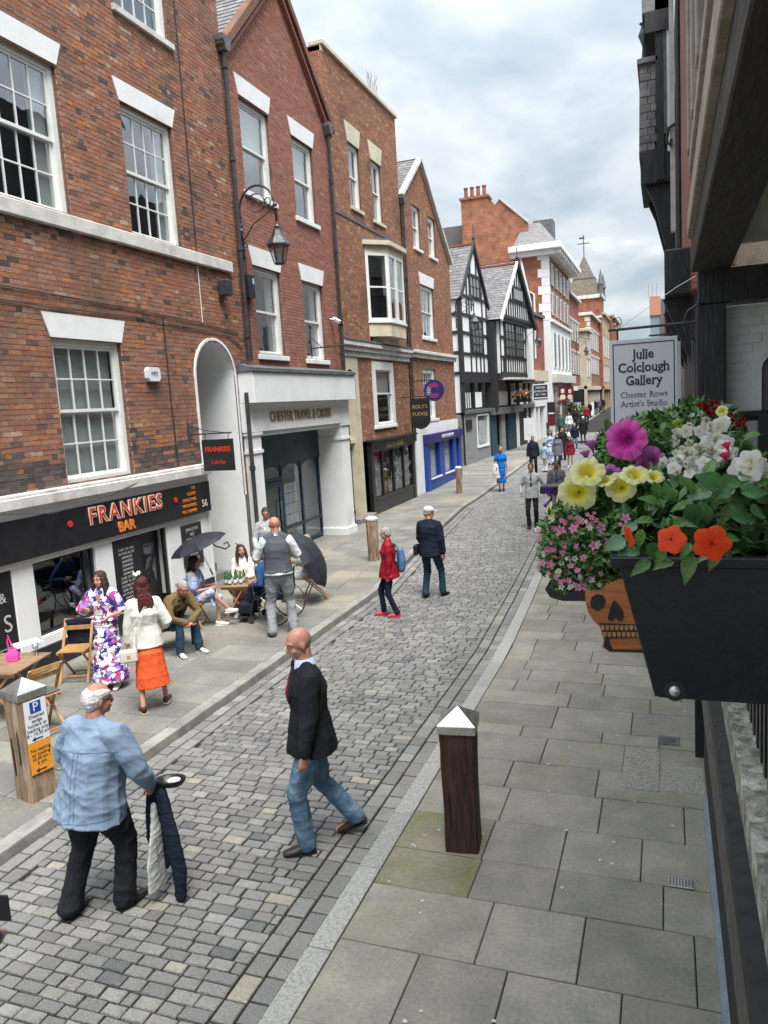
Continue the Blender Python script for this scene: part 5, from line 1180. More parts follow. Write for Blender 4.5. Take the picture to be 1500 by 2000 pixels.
def folding_table(lab, x, y, z, rz, w=.62, d=.62, h=.72):
    o = thing('folding_table', lab, 'table', (x, y, z), R(rz), None)
    for i in range(6): MB().box(-w / 2, w / 2, -d / 2 + i * d / 6 + .003, -d / 2 + (i + 1) * d / 6 - .003, h - .02, h).obj('slat', m_tabletop, o, bevel=.002)
    MB().box(-w / 2 + .02, w / 2 - .02, -d / 2 + .03, -d / 2 + .06, h - .06, h - .022).box(-w / 2 + .02, w / 2 - .02, d / 2 - .06, d / 2 - .03, h - .06, h - .022).obj('rail', m_beech, o)
    for s in (-d / 2 + .08, d / 2 - .08):
        MB().beam((-w / 2 + .03, s, 0), (w / 2 - .1, s, h - .03), .022, .04, up=(0, 1, 0)).obj('leg', m_beech, o); MB().beam((w / 2 - .03, s * .85, 0), (-w / 2 + .1, s * .85, h - .03), .022, .04, up=(0, 1, 0)).obj('leg', m_beech, o)
    return o
m_tabletop = M('brown_table_slats', (.30, .20, .13), (.22, .14, .09), rough=.5, isl=.1, bsc=12, stretch=(1, 5, 4), co='obj')
folding_table('brown folding cafe table with pink bag beside the bar window', -7.62, 6.9, .1, 12, .7, .8, .66)
# ================================================================== people
m_skin = M('fair_skin', (.52, .27, .19), (.45, .22, .155), sc_=9, rough=.5, bsc=60, spec=.4)
m_skin2 = M('ruddy_skin', (.50, .22, .15), (.42, .175, .12), sc_=9, rough=.5, bsc=60)
m_skin3 = M('brown_skin', (.25, .11, .07), (.2, .09, .055), sc_=9, rough=.5)
def cloth(name, c, c2=None, sc_=6, rough=.9, bump=.35, bsc=9, **k): return M(name, c, c2 or tuple(x * .82 for x in c), sc_=sc_, rough=rough, bump=bump, bsc=bsc, co='obj', spec=.2, **k)
def hairm(name, c, c2): return M(name, c, c2, sc_=14, rough=.55, bump=.9, bsc=22, co='obj', stretch=(3, 3, .5))
hm = {k: hairm('hair_' + k, a, b) for k, a, b in (('grey', (.42, .41, .39), (.26, .25, .24)), ('white', (.66, .65, .63), (.48, .47, .45)), ('brown', (.055, .03, .02), (.03, .018, .012)), ('burgundy', (.085, .012, .014), (.035, .008, .01)), ('dark', (.02, .014, .012), (.04, .025, .02)), ('blond', (.40, .30, .19), (.28, .2, .12)), ('short_dark', (.03, .02, .016), (.05, .035, .03)))}
def printed(name, base, cols, s=14.):
    """printed fabric: voronoi blotches of several colours"""
    m = bpy.data.materials.new(name); m.use_nodes = True; nt = m.node_tree; n = nt.nodes; l = nt.links; b = n['Principled BSDF']; b.inputs['Roughness'].default_value = .85
    tc = n.new('ShaderNodeTexCoord'); nz = n.new('ShaderNodeTexNoise'); nz.inputs['Scale'].default_value = s * .8; l.new(tc.outputs['Object'], nz.inputs['Vector'])
    mxv = n.new('ShaderNodeMixRGB'); mxv.inputs[0].default_value = .12; l.new(tc.outputs['Object'], mxv.inputs[1]); l.new(nz.outputs['Color'], mxv.inputs[2])
    v = n.new('ShaderNodeTexVoronoi'); v.inputs['Scale'].default_value = s; l.new(mxv.outputs[0], v.inputs['Vector'])
    sp = n.new('ShaderNodeSeparateXYZ'); l.new(v.outputs['Color'], sp.inputs[0])
    rp = n.new('ShaderNodeValToRGB'); rp.color_ramp.interpolation = 'CONSTANT'; l.new(sp.outputs[0], rp.inputs[0]); el = rp.color_ramp.elements
    while len(el) > 1: el.remove(el[-1])
    cc = [base] + cols; el[0].color = base + (1,)
    for i, c in enumerate(cols): q = el.new(.38 + .62 * i / len(cols)); q.color = c + (1,)
    l.new(rp.outputs[0], b.inputs['Base Color']); return m

def blob(name, prims, mat, par, vox=.012, smooth=2, wr=0., wf=7., k=1., mats=None, seed=0, hid=None):
    """closed tapered pieces fused into one continuous surface"""
    mb = MB()
    for p in prims:
        kind = p[0]
        if kind == 'c':                       # chain [(pos, ra, rb)], ref vector for the ra axis
            pts, ref = p[1], Vector(p[2]) if len(p) > 2 else Vector((1, 0, 0)); rings = []; N = 12; P = [Vector(q[0]) for q in pts]
            def basis(i):
                d = (P[min(i + 1, len(P) - 1)] - P[max(i - 1, 0)]).normalized(); x = ref - d * ref.dot(d)
                if x.length < .05: x = Vector((0, 1, 0)) - d * d.y
                x.normalize(); return d, x, d.cross(x)
            def ring(c, x, y, a, b): return [c + x * a * math.cos(t) + y * b * math.sin(t) for t in [2 * math.pi * i / N for i in range(N)]]
            d, x, y = basis(0); a, b = pts[0][1], pts[0][2]; h = min(a, b) * (0 if len(p) > 3 and p[3] else 1)
            for f, g in ((.98, .2), (.8, .6), (.4, .92)): 
                if h: rings.append(ring(P[0] - d * h * f, x, y, a * g, b * g))
            for i, q in enumerate(pts): d, x, y = basis(i); rings.append(ring(P[i], x, y, q[1], q[2]))
            d, x, y = basis(len(P) - 1); a, b = pts[-1][1], pts[-1][2]; h = min(a, b)
            for f, g in ((.4, .92), (.8, .6), (.98, .2)): rings.append(ring(P[-1] + d * h * f, x, y, a * g, b * g))
            mb.loft(rings)
        elif kind == 'e':                     # ellipsoid centre, radii, rotation matrix
            c, r = Vector(p[1]), p[2]; Q = p[3] if len(p) > 3 else Matrix.Identity(3); rings = []; N = 14; K = 9
            for j in range(K + 1):
                t = math.pi * (j + .15) / (K + .3)
                rings.append([c + Q @ Vector((r[0] * math.sin(t) * math.cos(2 * math.pi * i / N), r[1] * math.sin(t) * math.sin(2 * math.pi * i / N), -r[2] * math.cos(t))) for i in range(N)])
            mb.loft(rings)
    me = bpy.data.meshes.new(name); me.from_pydata(mb.v, [], mb.f)
    bm = bmesh.new(); bm.from_mesh(me)
    bmesh.ops.recalc_face_normals(bm, faces=bm.faces); bm.to_mesh(me); bm.free()
    o = bpy.data.objects.new(name, me); sc.collection.objects.link(o)
    md = o.modifiers.new('r', 'REMESH'); md.mode = 'VOXEL'; md.voxel_size = vox; md.use_smooth_shade = True
    if smooth: s = o.modifiers.new('s', 'SMOOTH'); s.iterations = smooth; s.factor = .5
    dg = bpy.context.evaluated_depsgraph_get(); nm = bpy.data.meshes.new_from_object(o.evaluated_get(dg)); bpy.data.objects.remove(o); bpy.data.meshes.remove(me)
    nm.name = name; nv = len(nm.vertices)
    if wr and nv:
        co = np.empty(nv * 3, dtype=np.float32); nm.vertices.foreach_get('co', co); co = co.reshape(-1, 3); no = np.empty(nv * 3, dtype=np.float32); nm.vertices.foreach_get('normal', no); no = no.reshape(-1, 3)
        rs = np.random.RandomState(seed + 5); d = np.zeros(nv, dtype=np.float32)
        for i in range(9):
            fr = rs.normal(size=3); fr[2] *= 1.6; fr = fr / np.linalg.norm(fr) * wf * (1 + i * .6); ph = rs.rand() * 6.3
            q = co @ fr + 1.3 * np.sin(co @ rs.normal(size=3) * 6 + ph); d += ((1 - np.abs(np.sin(q + ph))) ** 2 * 2.6 - .6) / (1 + i * .3)
        co += no * (d * wr / 3)[:, None]; nm.vertices.foreach_set('co', co.ravel())
    nm.materials.clear(); nm.materials.append(mat)
    nm.polygons.foreach_set('use_smooth', [True] * len(nm.polygons))
    o = bpy.data.objects.new(name, nm); sc.collection.objects.link(o); o.parent = par; nm.update(); return o

def ik(a, b, l1, l2, hint):
    a, b, hint = Vector(a), Vector(b), Vector(hint); d = b - a; L = d.length
    if L > (l1 + l2) * .999: d *= (l1 + l2) * .999 / L; L = d.length
    u = d.normalized(); x = (l1 * l1 - l2 * l2 + L * L) / (2 * L); h = math.sqrt(max(l1 * l1 - x * x, 0)); n_ = hint - u * hint.dot(u); n_.normalize()
    return a + u * x + n_ * h, a + d
def hand(wr, d, side, s=1., curl=.5, palm=(0, 0, -1)):
    """palm, four unequal bent fingers and a thumb"""
    d = Vector(d).normalized(); pn = Vector(palm); pn = (pn - d * pn.dot(d)).normalized(); x = d.cross(pn) * side; wr = Vector(wr); P = []
    P.append(('c', [(wr, .026 * s, .02 * s), (wr + d * .045 * s, .038 * s, .018 * s), (wr + d * .085 * s, .04 * s, .016 * s)], x))
    for i, (off, L) in enumerate(((-.030, .066), (-.010, .076), (.010, .071), (.029, .056))):
        b = wr + d * .085 * s + x * off * s; q = [b]; dd = d.copy()
        for j in range(3):
            ang = curl * (.6 + .35 * j); dd = (d * math.cos(ang * (j + 1) * .7) + pn * math.sin(ang * (j + 1) * .7)).normalized(); q.append(q[-1] + dd * L * s * (.45, .32, .23)[j])
        P.append(('c', [(q[j], (.0092, .0088, .008, .007)[j] * s, (.0092, .0088, .008, .007)[j] * s) for j in range(4)], x))
    t0 = wr + d * .025 * s - x * .028 * s; t1 = t0 + (d * .6 - x * .7 + pn * .3).normalized() * .036 * s; t2 = t1 + (d * .9 - x * .15 + pn * .4).normalized() * .032 * s
    P.append(('c', [(t0, .013 * s, .013 * s), (t1, .0105 * s, .0105 * s), (t2, .0085 * s, .0085 * s)], x))
    return P

def person(label, loc, face, H=1.75, feet=None, hands=None, lean=0., look=(0, 0), build=1., fem=False, skin=None, hair=None, hairstyle='short', outfit=(), vox=.014, bare=False, sit=None, twist=0, hcurl=.5, group=None, sway=0., elbow=None, head_r=1.):
    """loc: world point below the pelvis; face: world heading vector; coordinates inside are metres for a 1.75 m figure, +y forward, +x the person's right"""
    k = H / 1.75; root = thing('person', label, 'person', loc, math.atan2(face[1], face[0]) - math.pi / 2, group); root.scale = (k, k, k)
    skin = skin or m_skin; bw = build; sw = (.165 if fem else .185) * (1 + (bw - 1) * .5)
    pz = (sit if sit else .93); P = Vector((0, 0, pz)); ln = R(lean); up = Vector((sway, math.sin(ln), math.cos(ln))).normalized()
    tw = R(twist); rt = Vector((math.cos(tw), math.sin(tw), 0)); fw = Vector((-math.sin(tw), math.cos(tw), 0)); fw2 = (fw - up * fw.dot(up)).normalized()
    C = P + up * .50; N = C + up * .05; Hc = N + up * .142 + fw2 * .03
    feet = feet or [(-.10, 0, 0, 5), (.10, 0, 0, 5)]
    legs = []
    for s, f in zip((-1, 1), feet):
        hp = P + Vector((s * .09, 0, -.02)); toe = R(f[3]) * s; an = Vector((f[0], f[1], .085 + f[2])); kn, an = ik(hp, an, .44, .42, (s * (.12 if not sit else .08), 1, .3 if sit else 0)); td = Vector((math.sin(toe), math.cos(toe), -(f[4] if len(f) > 4 else 0)))
        legs.append((hp, kn, an, td.normalized()))
    arms = []
    hands = hands or [(-.27, .05, .80), (.27, .05, .80)]
    for s, h in zip((-1, 1), hands):
        sh = C + rt * s * sw - up * .035; el, wr = ik(sh, h, .285, .255, (elbow[0 if s < 0 else 1] if elbow else (s * .5, -1, -.25))); arms.append((sh, el, wr))
    # head basis
    yaw, pit = R(look[0]), R(look[1]); hf = Matrix.Rotation(-yaw, 3, 'Z') @ fw; hr = hf.cross(Vector((0, 0, 1))); hf = (hf * math.cos(pit) - Vector((0, 0, 1)) * math.sin(pit)); hu = hr.cross(hf)
    Q = Matrix((hr, hf, hu)).transposed(); s_ = head_r
    HP = lambda x, y, z: Hc + Q @ Vector((x * s_, y * s_, z * s_))
    body = [('e', HP(0, -.012, .025), (.076 * s_, .095 * s_, .092 * s_), Q), ('e', HP(0, .022, -.045), (.058 * s_, .066 * s_, .068 * s_), Q), ('e', HP(0, .062, -.088), (.026 * s_, .02 * s_, .018 * s_), Q),
            ('c', [(HP(0, .078, .018), .009, .009), (HP(0, .098, -.022), .0125, .014)], hr), ('e', HP(0, .096, -.027), (.018, .012, .01), Q), ('e', HP(0, .079, -.055), (.023, .009, .006), Q), ('e', HP(0, .077, -.066), (.02, .009, .006), Q),
            ('c', [(HP(-.045, .068, .028), .011, .01), (HP(-.012, .082, .026), .01, .01), (HP(.012, .082, .026), .01, .01), (HP(.045, .068, .028), .011, .01)], hu),
            ('e', HP(-.04, .055, -.03), (.02, .022, .022), Q), ('e', HP(.04, .055, -.03), (.02, .022, .022), Q),
            ('e', HP(-.079, -.01, -.008), (.008, .019, .033), Q), ('e', HP(.079, -.01, -.008), (.008, .019, .033), Q)]
    nk = .052 if fem else .062
    body += [('c', [(N - up * .04, nk * 1.25, nk * 1.1), (N + up * .04, nk, nk), (HP(0, -.015, -.05), nk * .95, nk)], hr),
             ('c', [(P, .14 * bw, .10 * bw), (P + up * .14, .12 * bw, .09 * bw), (P + up * .33, .14 * bw, .10 * bw), (C - up * .04, sw * .78, .068)], rt)]
    lk = 1. if bare else .78; ak = .85
    for hp, kn, an, td in legs:
        body += [('c', [(hp, .075 * lk, .075 * lk), (kn, .05 * lk, .052 * lk), (lerp(kn, an, .3) - td * .012, .05 * lk, .052 * lk), (an, .033, .036)], (1, 0, 0)), ('c', [(an - Vector((0, 0, .04)), .034, .034), (an + td * .1 - Vector((0, 0, .055)), .038, .026), (an + td * .16 - Vector((0, 0, .06)), .03, .018)], (1, 0, 0))]
    for (sh, el, wr), s in zip(arms, (-1, 1)):
        body += [('c', [(sh, .046 * ak, .046 * ak), (el, .036 * ak, .036 * ak), (lerp(el, wr, .3), .034, .034), (wr, .024, .022)], (1, 0, 0))] + hand(wr, (wr - el) * .8 + Vector((0, 0, -.1 if not sit else -.02)), s, 1., hcurl, (-s, .25, 0))
    blob('body', body, skin, root, vox=min(vox, .0105) if vox < .013 else vox, smooth=1)
    if vox < .02:
        for sx in (-.031, .031):
            e = MB().lathe([(.001, .008), (.005, .007), (.0085, .003), (.009, 0)], HP(sx, .0735, .008), 10, T=Q @ Matrix.Rotation(R(-90), 3, 'X')).obj('eye', m_eye, root, smooth=True)
            MB().lathe([(.004, .0), (.004, .0012)], HP(sx, .0811, .008), 8, T=Q @ Matrix.Rotation(R(-90), 3, 'X')).obj('iris', m_ink, e)
            MB().tube([HP(sx * .55, .089, .036), HP(sx, .087, .041), HP(sx * 1.6, .072, .036)], .0035, 5).obj('eyebrow', hair or m_skin2, root)
        MB().tube([HP(-.02, .0855, -.0605), HP(0, .090, -.0595), HP(.02, .0855, -.0605)], .0032, 5).obj('lips', m_lips if fem else m_skin2, root)
    # hair
    if hair:
        if hairstyle == 'short': pr = [('e', HP(0, -.02, .035), (.083 * s_, .096 * s_, .09 * s_), Q), ('e', HP(0, -.045, -.01), (.078 * s_, .07 * s_, .075 * s_), Q)]
        elif hairstyle == 'bald_back': pr = [('c', [(HP(-.074, .0, .012), .012, .03), (HP(-.062, -.05, -.0), .016, .045), (HP(0, -.088, -.005), .02, .05), (HP(.062, -.05, -.0), .016, .045), (HP(.074, .0, .012), .012, .03)], hr)]
        elif hairstyle == 'cropped': pr = [('e', HP(0, -.016, .03), (.0785 * s_, .096 * s_, .091 * s_), Q), ('e', HP(0, -.05, -.02), (.07 * s_, .055 * s_, .06 * s_), Q)]
        elif hairstyle == 'balding':
            pr = [('e', HP(0, -.034, .012), (.086 * s_, .092 * s_, .088 * s_), Q), ('e', HP(0, -.06, -.025), (.074, .05, .06), Q), ('e', HP(-.05, .0, .045), (.036, .07, .04), Q), ('e', HP(.05, .0, .045), (.036, .07, .04), Q)]
        elif hairstyle == 'bob': pr = [('e', HP(0, -.022, .036), (.09, .1, .09), Q), ('c', [(HP(-.07, .0, .02), .026, .06), (HP(-.086, .0, -.06), .03, .06), (HP(-.095, .02, -.14), .028, .05), (HP(-.085, .05, -.23), .014, .028)], hr), ('c', [(HP(.07, .0, .02), .026, .06), (HP(.086, .0, -.06), .03, .06), (HP(.095, .02, -.14), .028, .05), (HP(.085, .05, -.23), .014, .028)], hr), ('c', [(HP(0, -.07, .0), .08, .035), (HP(0, -.08, -.10), .09, .03), (HP(0, -.08, -.17), .07, .02)], hr)]
        elif hairstyle == 'long': 
            pr = [('e', HP(0, -.022, .036), (.09, .1, .092), Q), ('c', [(HP(0, -.06, .02), .085, .05), (HP(0, -.085, -.08), .092, .05), (HP(.01, -.10, -.18), .085, .042), (HP(.0, -.115, -.30), .07, .036), (HP(.015, -.12, -.40), .045, .028), (HP(.01, -.12, -.46), .02, .016)], hr),
                  ('c', [(HP(-.075, -.02, .02), .02, .045), (HP(-.085, -.02, -.12), .024, .04), (HP(-.08, -.03, -.22), .014, .022)], hr), ('c', [(HP(.075, -.02, .02), .02, .045), (HP(.085, -.02, -.12), .024, .04), (HP(.08, -.03, -.22), .014, .022)], hr)]
            for i in range(7): a = (i - 3) * .024; pr.append(('c', [(HP(a, -.13, -.1), .016, .012), (HP(a * 1.2 + .008, -.145, -.2), .017, .014), (HP(a * .9 - .01, -.15, -.3), .015, .013), (HP(a * .8 + .008, -.145, -.40 - .02 * (i % 3)), .008, .007)], hr))
        blob('hair', pr, hair, root, vox=vox * .7, smooth=2, wr=.004, wf=30)
    st = dict(root=root, P=P, C=C, N=N, up=up, rt=rt, fw=fw2, legs=legs, arms=arms, sw=sw, bw=bw, HP=HP, Q=Q, hr=hr, vox=vox, k=k, fem=fem)
    for f in outfit: f(st)
    return st
m_eye = M('eye_white', (.65, .63, .6), rough=.2); m_lips = M('lipstick', (.45, .08, .08), rough=.4)
def trousers(mat, r=1., cuff=.055, hem=.03, name='trousers', wr=.008):
    def f(s):
        P, up, rt, bw = s['P'], s['up'], s['rt'], s['bw']; pr = [('c', [(P - Vector((0, 0, .05)), .155 * bw, .115 * bw), (P + up * .09, .145 * bw, .108 * bw)], rt)]
        for hp, kn, an, td in s['legs']:
            a2 = lerp(an, kn, -.04 + hem); pr.append(('c', [(hp, .09 * bw * min(r, 1.05), .09 * bw * min(r, 1.05)), (lerp(hp, kn, .5), .083 * r * bw ** .5, .086 * r * bw ** .5), (kn, .068 * r, .07 * r), (lerp(kn, an, .5), .066 * r, .068 * r), (a2, cuff * 1.05, cuff * 1.1)], (1, 0, 0)))
        blob(name, pr, mat, s['root'], vox=s['vox'], wr=wr, wf=9, seed=3)
    return f
def shoes(mat, heel=0., sole=None, open_=False, name='shoe'):
    def f(s):
        for hp, kn, an, td in s['legs']:
            x = td.cross(Vector((0, 0, 1))).normalized(); u = x.cross(td); b = an - u * .045
            pr = [('c', [(an - td * .03 - u * .03, .036, .045), (b + td * .04, .042, .04), (b + td * .11 - u * .01, .046, .03), (b + td * .17 - u * .015, .036, .022)], x)]
            if not open_: pr.append(('c', [(an + u * .01, .042, .046), (an - u * .04, .044, .05)], x))
            sh = blob(name, pr, mat, s['root'], vox=s['vox'] * .8, smooth=1)
            MB().loft([[an - u * zz + td * (c * .125 + .06) + x * (d * .043 * (1 - .25 * c)) for c, d in ((-1, -.7), (-.6, -1), (.2, -1), (.8, -.8), (1, 0), (.8, .8), (.2, 1), (-.6, 1), (-1, .7))] for zz in (.072, .086)]).obj('sole', sole or m_ink, sh)
            if heel: MB().beam(an - u * .05 - td * .035, an - u * (.08 + heel) - td * .03, .03, .03).obj('heel', sole or mat, sh)
    return f
def top(mat, hem=-.12, flare=1., ext=.02, sleeve=1., sr=1., name='jacket', wr=.007, cuffs=None, collar=None, wf=8, belly=0., neck=True, sleeve_r=None, noarm=False):
    def f(s):
        P, up, rt, bw, C, sw, fw = s['P'], s['up'], s['rt'], s['bw'], s['C'], s['sw'], s['fw']; fem = s['fem']; e = ext
        pts = [(P + up * hem, (.178 * bw + e) * flare, (.148 * bw + e) * flare), (P + up * .04, .160 * bw + e, .125 * bw + e + belly * .3), (P + up * .2 + fw * belly * .3, (.125 if fem else .145) * bw + e, .10 * bw + e + belly), (P + up * .34, .155 * bw + e, .112 * bw + e + (.018 if fem else 0)), (C - up * .05, sw * .98 + e * .4, .09 + e), (C - up * .005, sw * .86, .078 + e * .6), (C + up * .03, .105, .068 + e * .5), (C + up * .055, .072, .058 + e * .3)]
        pr = [('c', pts, rt, 1)]
        for (sh, el, wr_), sd in zip(s['arms'], (-1, 1)):
            if not noarm: pr.append(('c', [(C + up * .03 + rt * sd * .04, .05, .05), (sh - rt * sd * .02 + up * .012, .052 * sr, .056)], (0, 1, 0)))
            if noarm: pr.append(('c', [(C + up * .035 + rt * sd * .03, .07, .075), (sh - rt * sd * .045 + up * .015, .07, .078), (sh - rt * sd * .04 - up * .08, .06, .08)], (0, 1, 0))); continue
            r0 = (.06 + e * .35) * sr
            if sleeve >= 1: q = [(sh - rt * sd * .02, r0, r0 * 1.1), (el, r0 * .86, r0 * .86), (lerp(el, wr_, .93), r0 * .66, r0 * .66)]
            elif sleeve > .5: q = [(sh - rt * sd * .02, r0, r0 * 1.1), (el, r0 * .86, r0 * .86), (lerp(el, wr_, (sleeve - .5) * 2), r0 * .78, r0 * .78)]
            else: q = [(sh - rt * sd * .02, r0, r0 * 1.1), (lerp(sh, el, sleeve * 2), r0 * .98, r0 * .98)]
            pr.append(('c', q, (1, 0, 0)))
        o = blob(name, pr, mat, s['root'], vox=s['vox'], wr=wr, wf=wf, seed=8)
        if cuffs:
            for (sh, el, wr_) in s['arms']: MB().tube([lerp(el, wr_, .9), lerp(el, wr_, 1.0)], [.032, .031], 10).obj('shirt_cuff', cuffs, s['root'])
        if collar:
            N = s['N']; mb = MB(); n_ = 14; r0, r1 = [], []
            for i in range(n_ + 1):
                a = R(35) + (2 * math.pi - R(70)) * i / n_; dv = rt * math.sin(a) + fw * math.cos(a)
                r0.append(N - up * .03 + dv * .082); r1.append(N + up * .022 + dv * .066)
            mb.loft([r0, r1, [p - (p - N) * .07 for p in r1], [p - (p - N) * .05 - up * .0 for p in r0]], cap=False, closed=False); mb.obj('collar', collar, o, smooth=True)
    return f
def vfront(shirt=None, tie=None, w=.055, low=.30, lap=None):
    """shirt and tie showing in the V of an open jacket, laid on the chest"""
    def f(s):
        P, up, rt, C, fw, bw = s['P'], s['up'], s['rt'], s['C'], s['fw'], s['bw']
        def pt(x, z, d=0): # z below the neck base
            zz = .50 - z; depth = interp([(.0, .13 * bw), (.2, .098 * bw + .022), (.34, .110 * bw + .024), (.45, .108), (.5, .088), (.53, .07)], zz) + d
            return P + up * zz + rt * x + fw * (depth * math.sqrt(max(0, 1 - (x / (.2 * bw)) ** 2)))
        def strip_(L, d, mat, name):
            mb = MB(); 
            mb.loft([[pt(x0, z, d), pt(0, z, d + .002), pt(x1, z, d), pt(x1, z, d - .014), pt(x0, z, d - .014)] for x0, x1, z in L]); mb.obj(name, mat, s['root'], smooth=False)
        if shirt: strip_([(-w, w, -.01), (-w * .9, w * .9, .08), (-w * .5, w * .5, .18), (-.008, .008, low)], .003, shirt, 'shirt_front')
        if shirt is not m_skin and lap:
            for sg in (-1, 1): strip_([tuple(sorted((sg * w * .75, sg * (w + .012)))) + (-.015,), tuple(sorted((sg * w * .8, sg * (w + .042)))) + (.09,), tuple(sorted((sg * w * .45, sg * (w + .02)))) + (.19,), tuple(sorted((sg * .002, sg * .02))) + (low + .01,)], .009, lap, 'lapel')
        if tie: strip_([(-.018, .018, .0), (-.013, .013, .035), (-.02, .02, .1), (-.026, .026, low * .7), (-.024, .024, low - .01)], .013, tie, 'tie')
    return f
def skirt(mat, top_=.10, hem=.12, r0=1., r1=.2, r1y=None, name='skirt', wr=.012, wf=12, off=(0, 0), slim=False):
    def f(s):
        P, bw, rt = s['P'], s['bw'], s['rt']; z0 = P.z + top_; n = 6
        pts = []
        for i in range(n + 1):
            t = i / n; z = lerp(z0, hem, t); r = lerp(.15 * bw * r0, r1, t ** (1.2 if not slim else 1)); ry = lerp(.12 * bw * r0, r1y or r1 * .85, t)
            if .05 < t < .4: r = max(r, .17 * bw); ry = max(ry, .135 * bw)
            if t > .25: ry = max(ry, .185)
            pts.append((Vector((off[0] * t, off[1] * t, z)), r, ry))
        pts = pts[::-1]
        blob(name, [('c', pts, rt, 1)], mat, s['root'], vox=s['vox'], wr=wr, wf=wf, seed=4)
    return f
def lapskirt(mat, name='skirt', drop=.0):
    def f(s):
        P, rt, bw = s['P'], s['rt'], s['bw']; pr = [('c', [(P - Vector((0, .03, .04)), .165 * bw, .13 * bw), (P + s['up'] * .12, .13 * bw, .10 * bw)], rt)]
        for hp, kn, an, td in s['legs']:
            pr.append(('c', [(hp, .1, .1), (lerp(hp, kn, .6), .09, .09), (lerp(hp, kn, .98), .075, .07)], (1, 0, 0)))
        m = (s['legs'][0][1] + s['legs'][1][1]) / 2
        pr.append(('c', [(P, .13, .08), (lerp(P, m, .9), .12, .06)], rt))
        if drop: pr.append(('c', [(m - Vector((0, .05, 0)), .15, .05), (m - Vector((0, .03, drop)), .16, .04)], rt))
        blob(name, pr, mat, s['root'], vox=s['vox'], wr=.008, wf=12, seed=6)
    return f
def fascinator(mat, side=-1, n=9, r=.05):
    def f(s):
        HP = s['HP']; rr = random.Random(5); c = HP(side * .05, .0, .115)
        o = MB().lathe([(.002, -.01), (.03, 0), (.03, .006), (.002, .01)], c, 10).obj('fascinator', mat, s['root'])
        for i in range(n):
            a = i * 2 * math.pi / n; el = rr.uniform(.2, 1.); d = Vector((math.cos(a) * math.cos(el), math.sin(a) * math.cos(el), math.sin(el))); u = d.cross(Vector((0, 0, 1))).normalized(); L = r * rr.uniform(.8, 1.3)
            MB().add([c, c + d * L * .5 + u * L * .35, c + d * L + Vector((0, 0, .01)), c + d * L * .5 - u * L * .35, c + d * L * .55 + Vector((0, 0, .012))], [(0, 1, 4), (1, 2, 4), (2, 3, 4), (3, 0, 4)]).obj('petal', mat, o, norm=False)
    return f
c_white = cloth('white_cotton', (.72, .73, .75), (.62, .63, .66)); c_black = cloth('black_wool', (.014, .015, .018), (.02, .022, .026)); c_navy = cloth('navy_wool', (.014, .02, .038), (.010, .014, .026)); c_tie = cloth('dark_tie', (.02, .025, .05)); c_redtie = cloth('burgundy_tie', (.18, .02, .03))
c_jean = cloth('washed_jeans', (.14, .24, .34), (.07, .13, .20), sc_=5, c3=(.26, .36, .45), sc3=3.5, w3=(.5, .75)); c_jeand = cloth('dark_jeans', (.022, .055, .085), (.015, .035, .06))
c_oldshirt = cloth('pale_blue_linen', (.22, .30, .41), (.19, .265, .37), sc_=3, bump=.2, bsc=7); c_greyw = cloth('grey_waistcoat', (.085, .095, .115)); c_greyt = cloth('light_grey_trousers', (.28, .29, .31), (.22, .23, .25)); c_lgrey = cloth('light_grey_blazer', (.42, .43, .45)); c_grey = cloth('mid_grey_suit', (.14, .14, .15))
c_cream = cloth('cream_jacket', (.70, .68, .62), (.62, .60, .55)); c_olive = cloth('olive_suede', (.17, .12, .055), (.12, .085, .04)); c_or = cloth('coral_orange_skirt', (.82, .13, .04), (.74, .10, .03), bump=.2); c_redj = cloth('red_leather', (.34, .012, .025), (.22, .008, .018), rough=.45); c_blue = cloth('cobalt_blue', (.01, .16, .55), (.008, .12, .44))
c_fl1 = printed('violet_floral_print', (.78, .76, .80), [(.09, .035, .30), (.45, .05, .22), (.04, .03, .16), (.34, .22, .55), (.78, .76, .80)], 17); c_fl2 = printed('blue_floral_print', (.28, .40, .62), [(.62, .42, .48), (.10, .20, .42), (.70, .70, .74), (.45, .30, .45), (.20, .32, .60)], 16); c_fl3 = printed('red_floral_print', (.62, .22, .24), [(.75, .50, .50), (.40, .08, .10), (.18, .12, .10), (.7, .35, .3)], 18)
m_shoe = M('black_leather', (.014, .013, .013), (.025, .02, .02), rough=.35); m_brshoe = M('dark_brown_leather', (.03, .02, .017), (.045, .03, .025), rough=.4); m_trainer = M('white_trainers', (.68, .65, .60), (.55, .52, .48), rough=.7); m_redshoe = M('coral_red_shoes', (.62, .05, .06), rough=.6); m_whshoe = M('white_heels', (.75, .73, .70), rough=.5); m_tansole = M('cork_wedge', (.45, .30, .18), rough=.8)

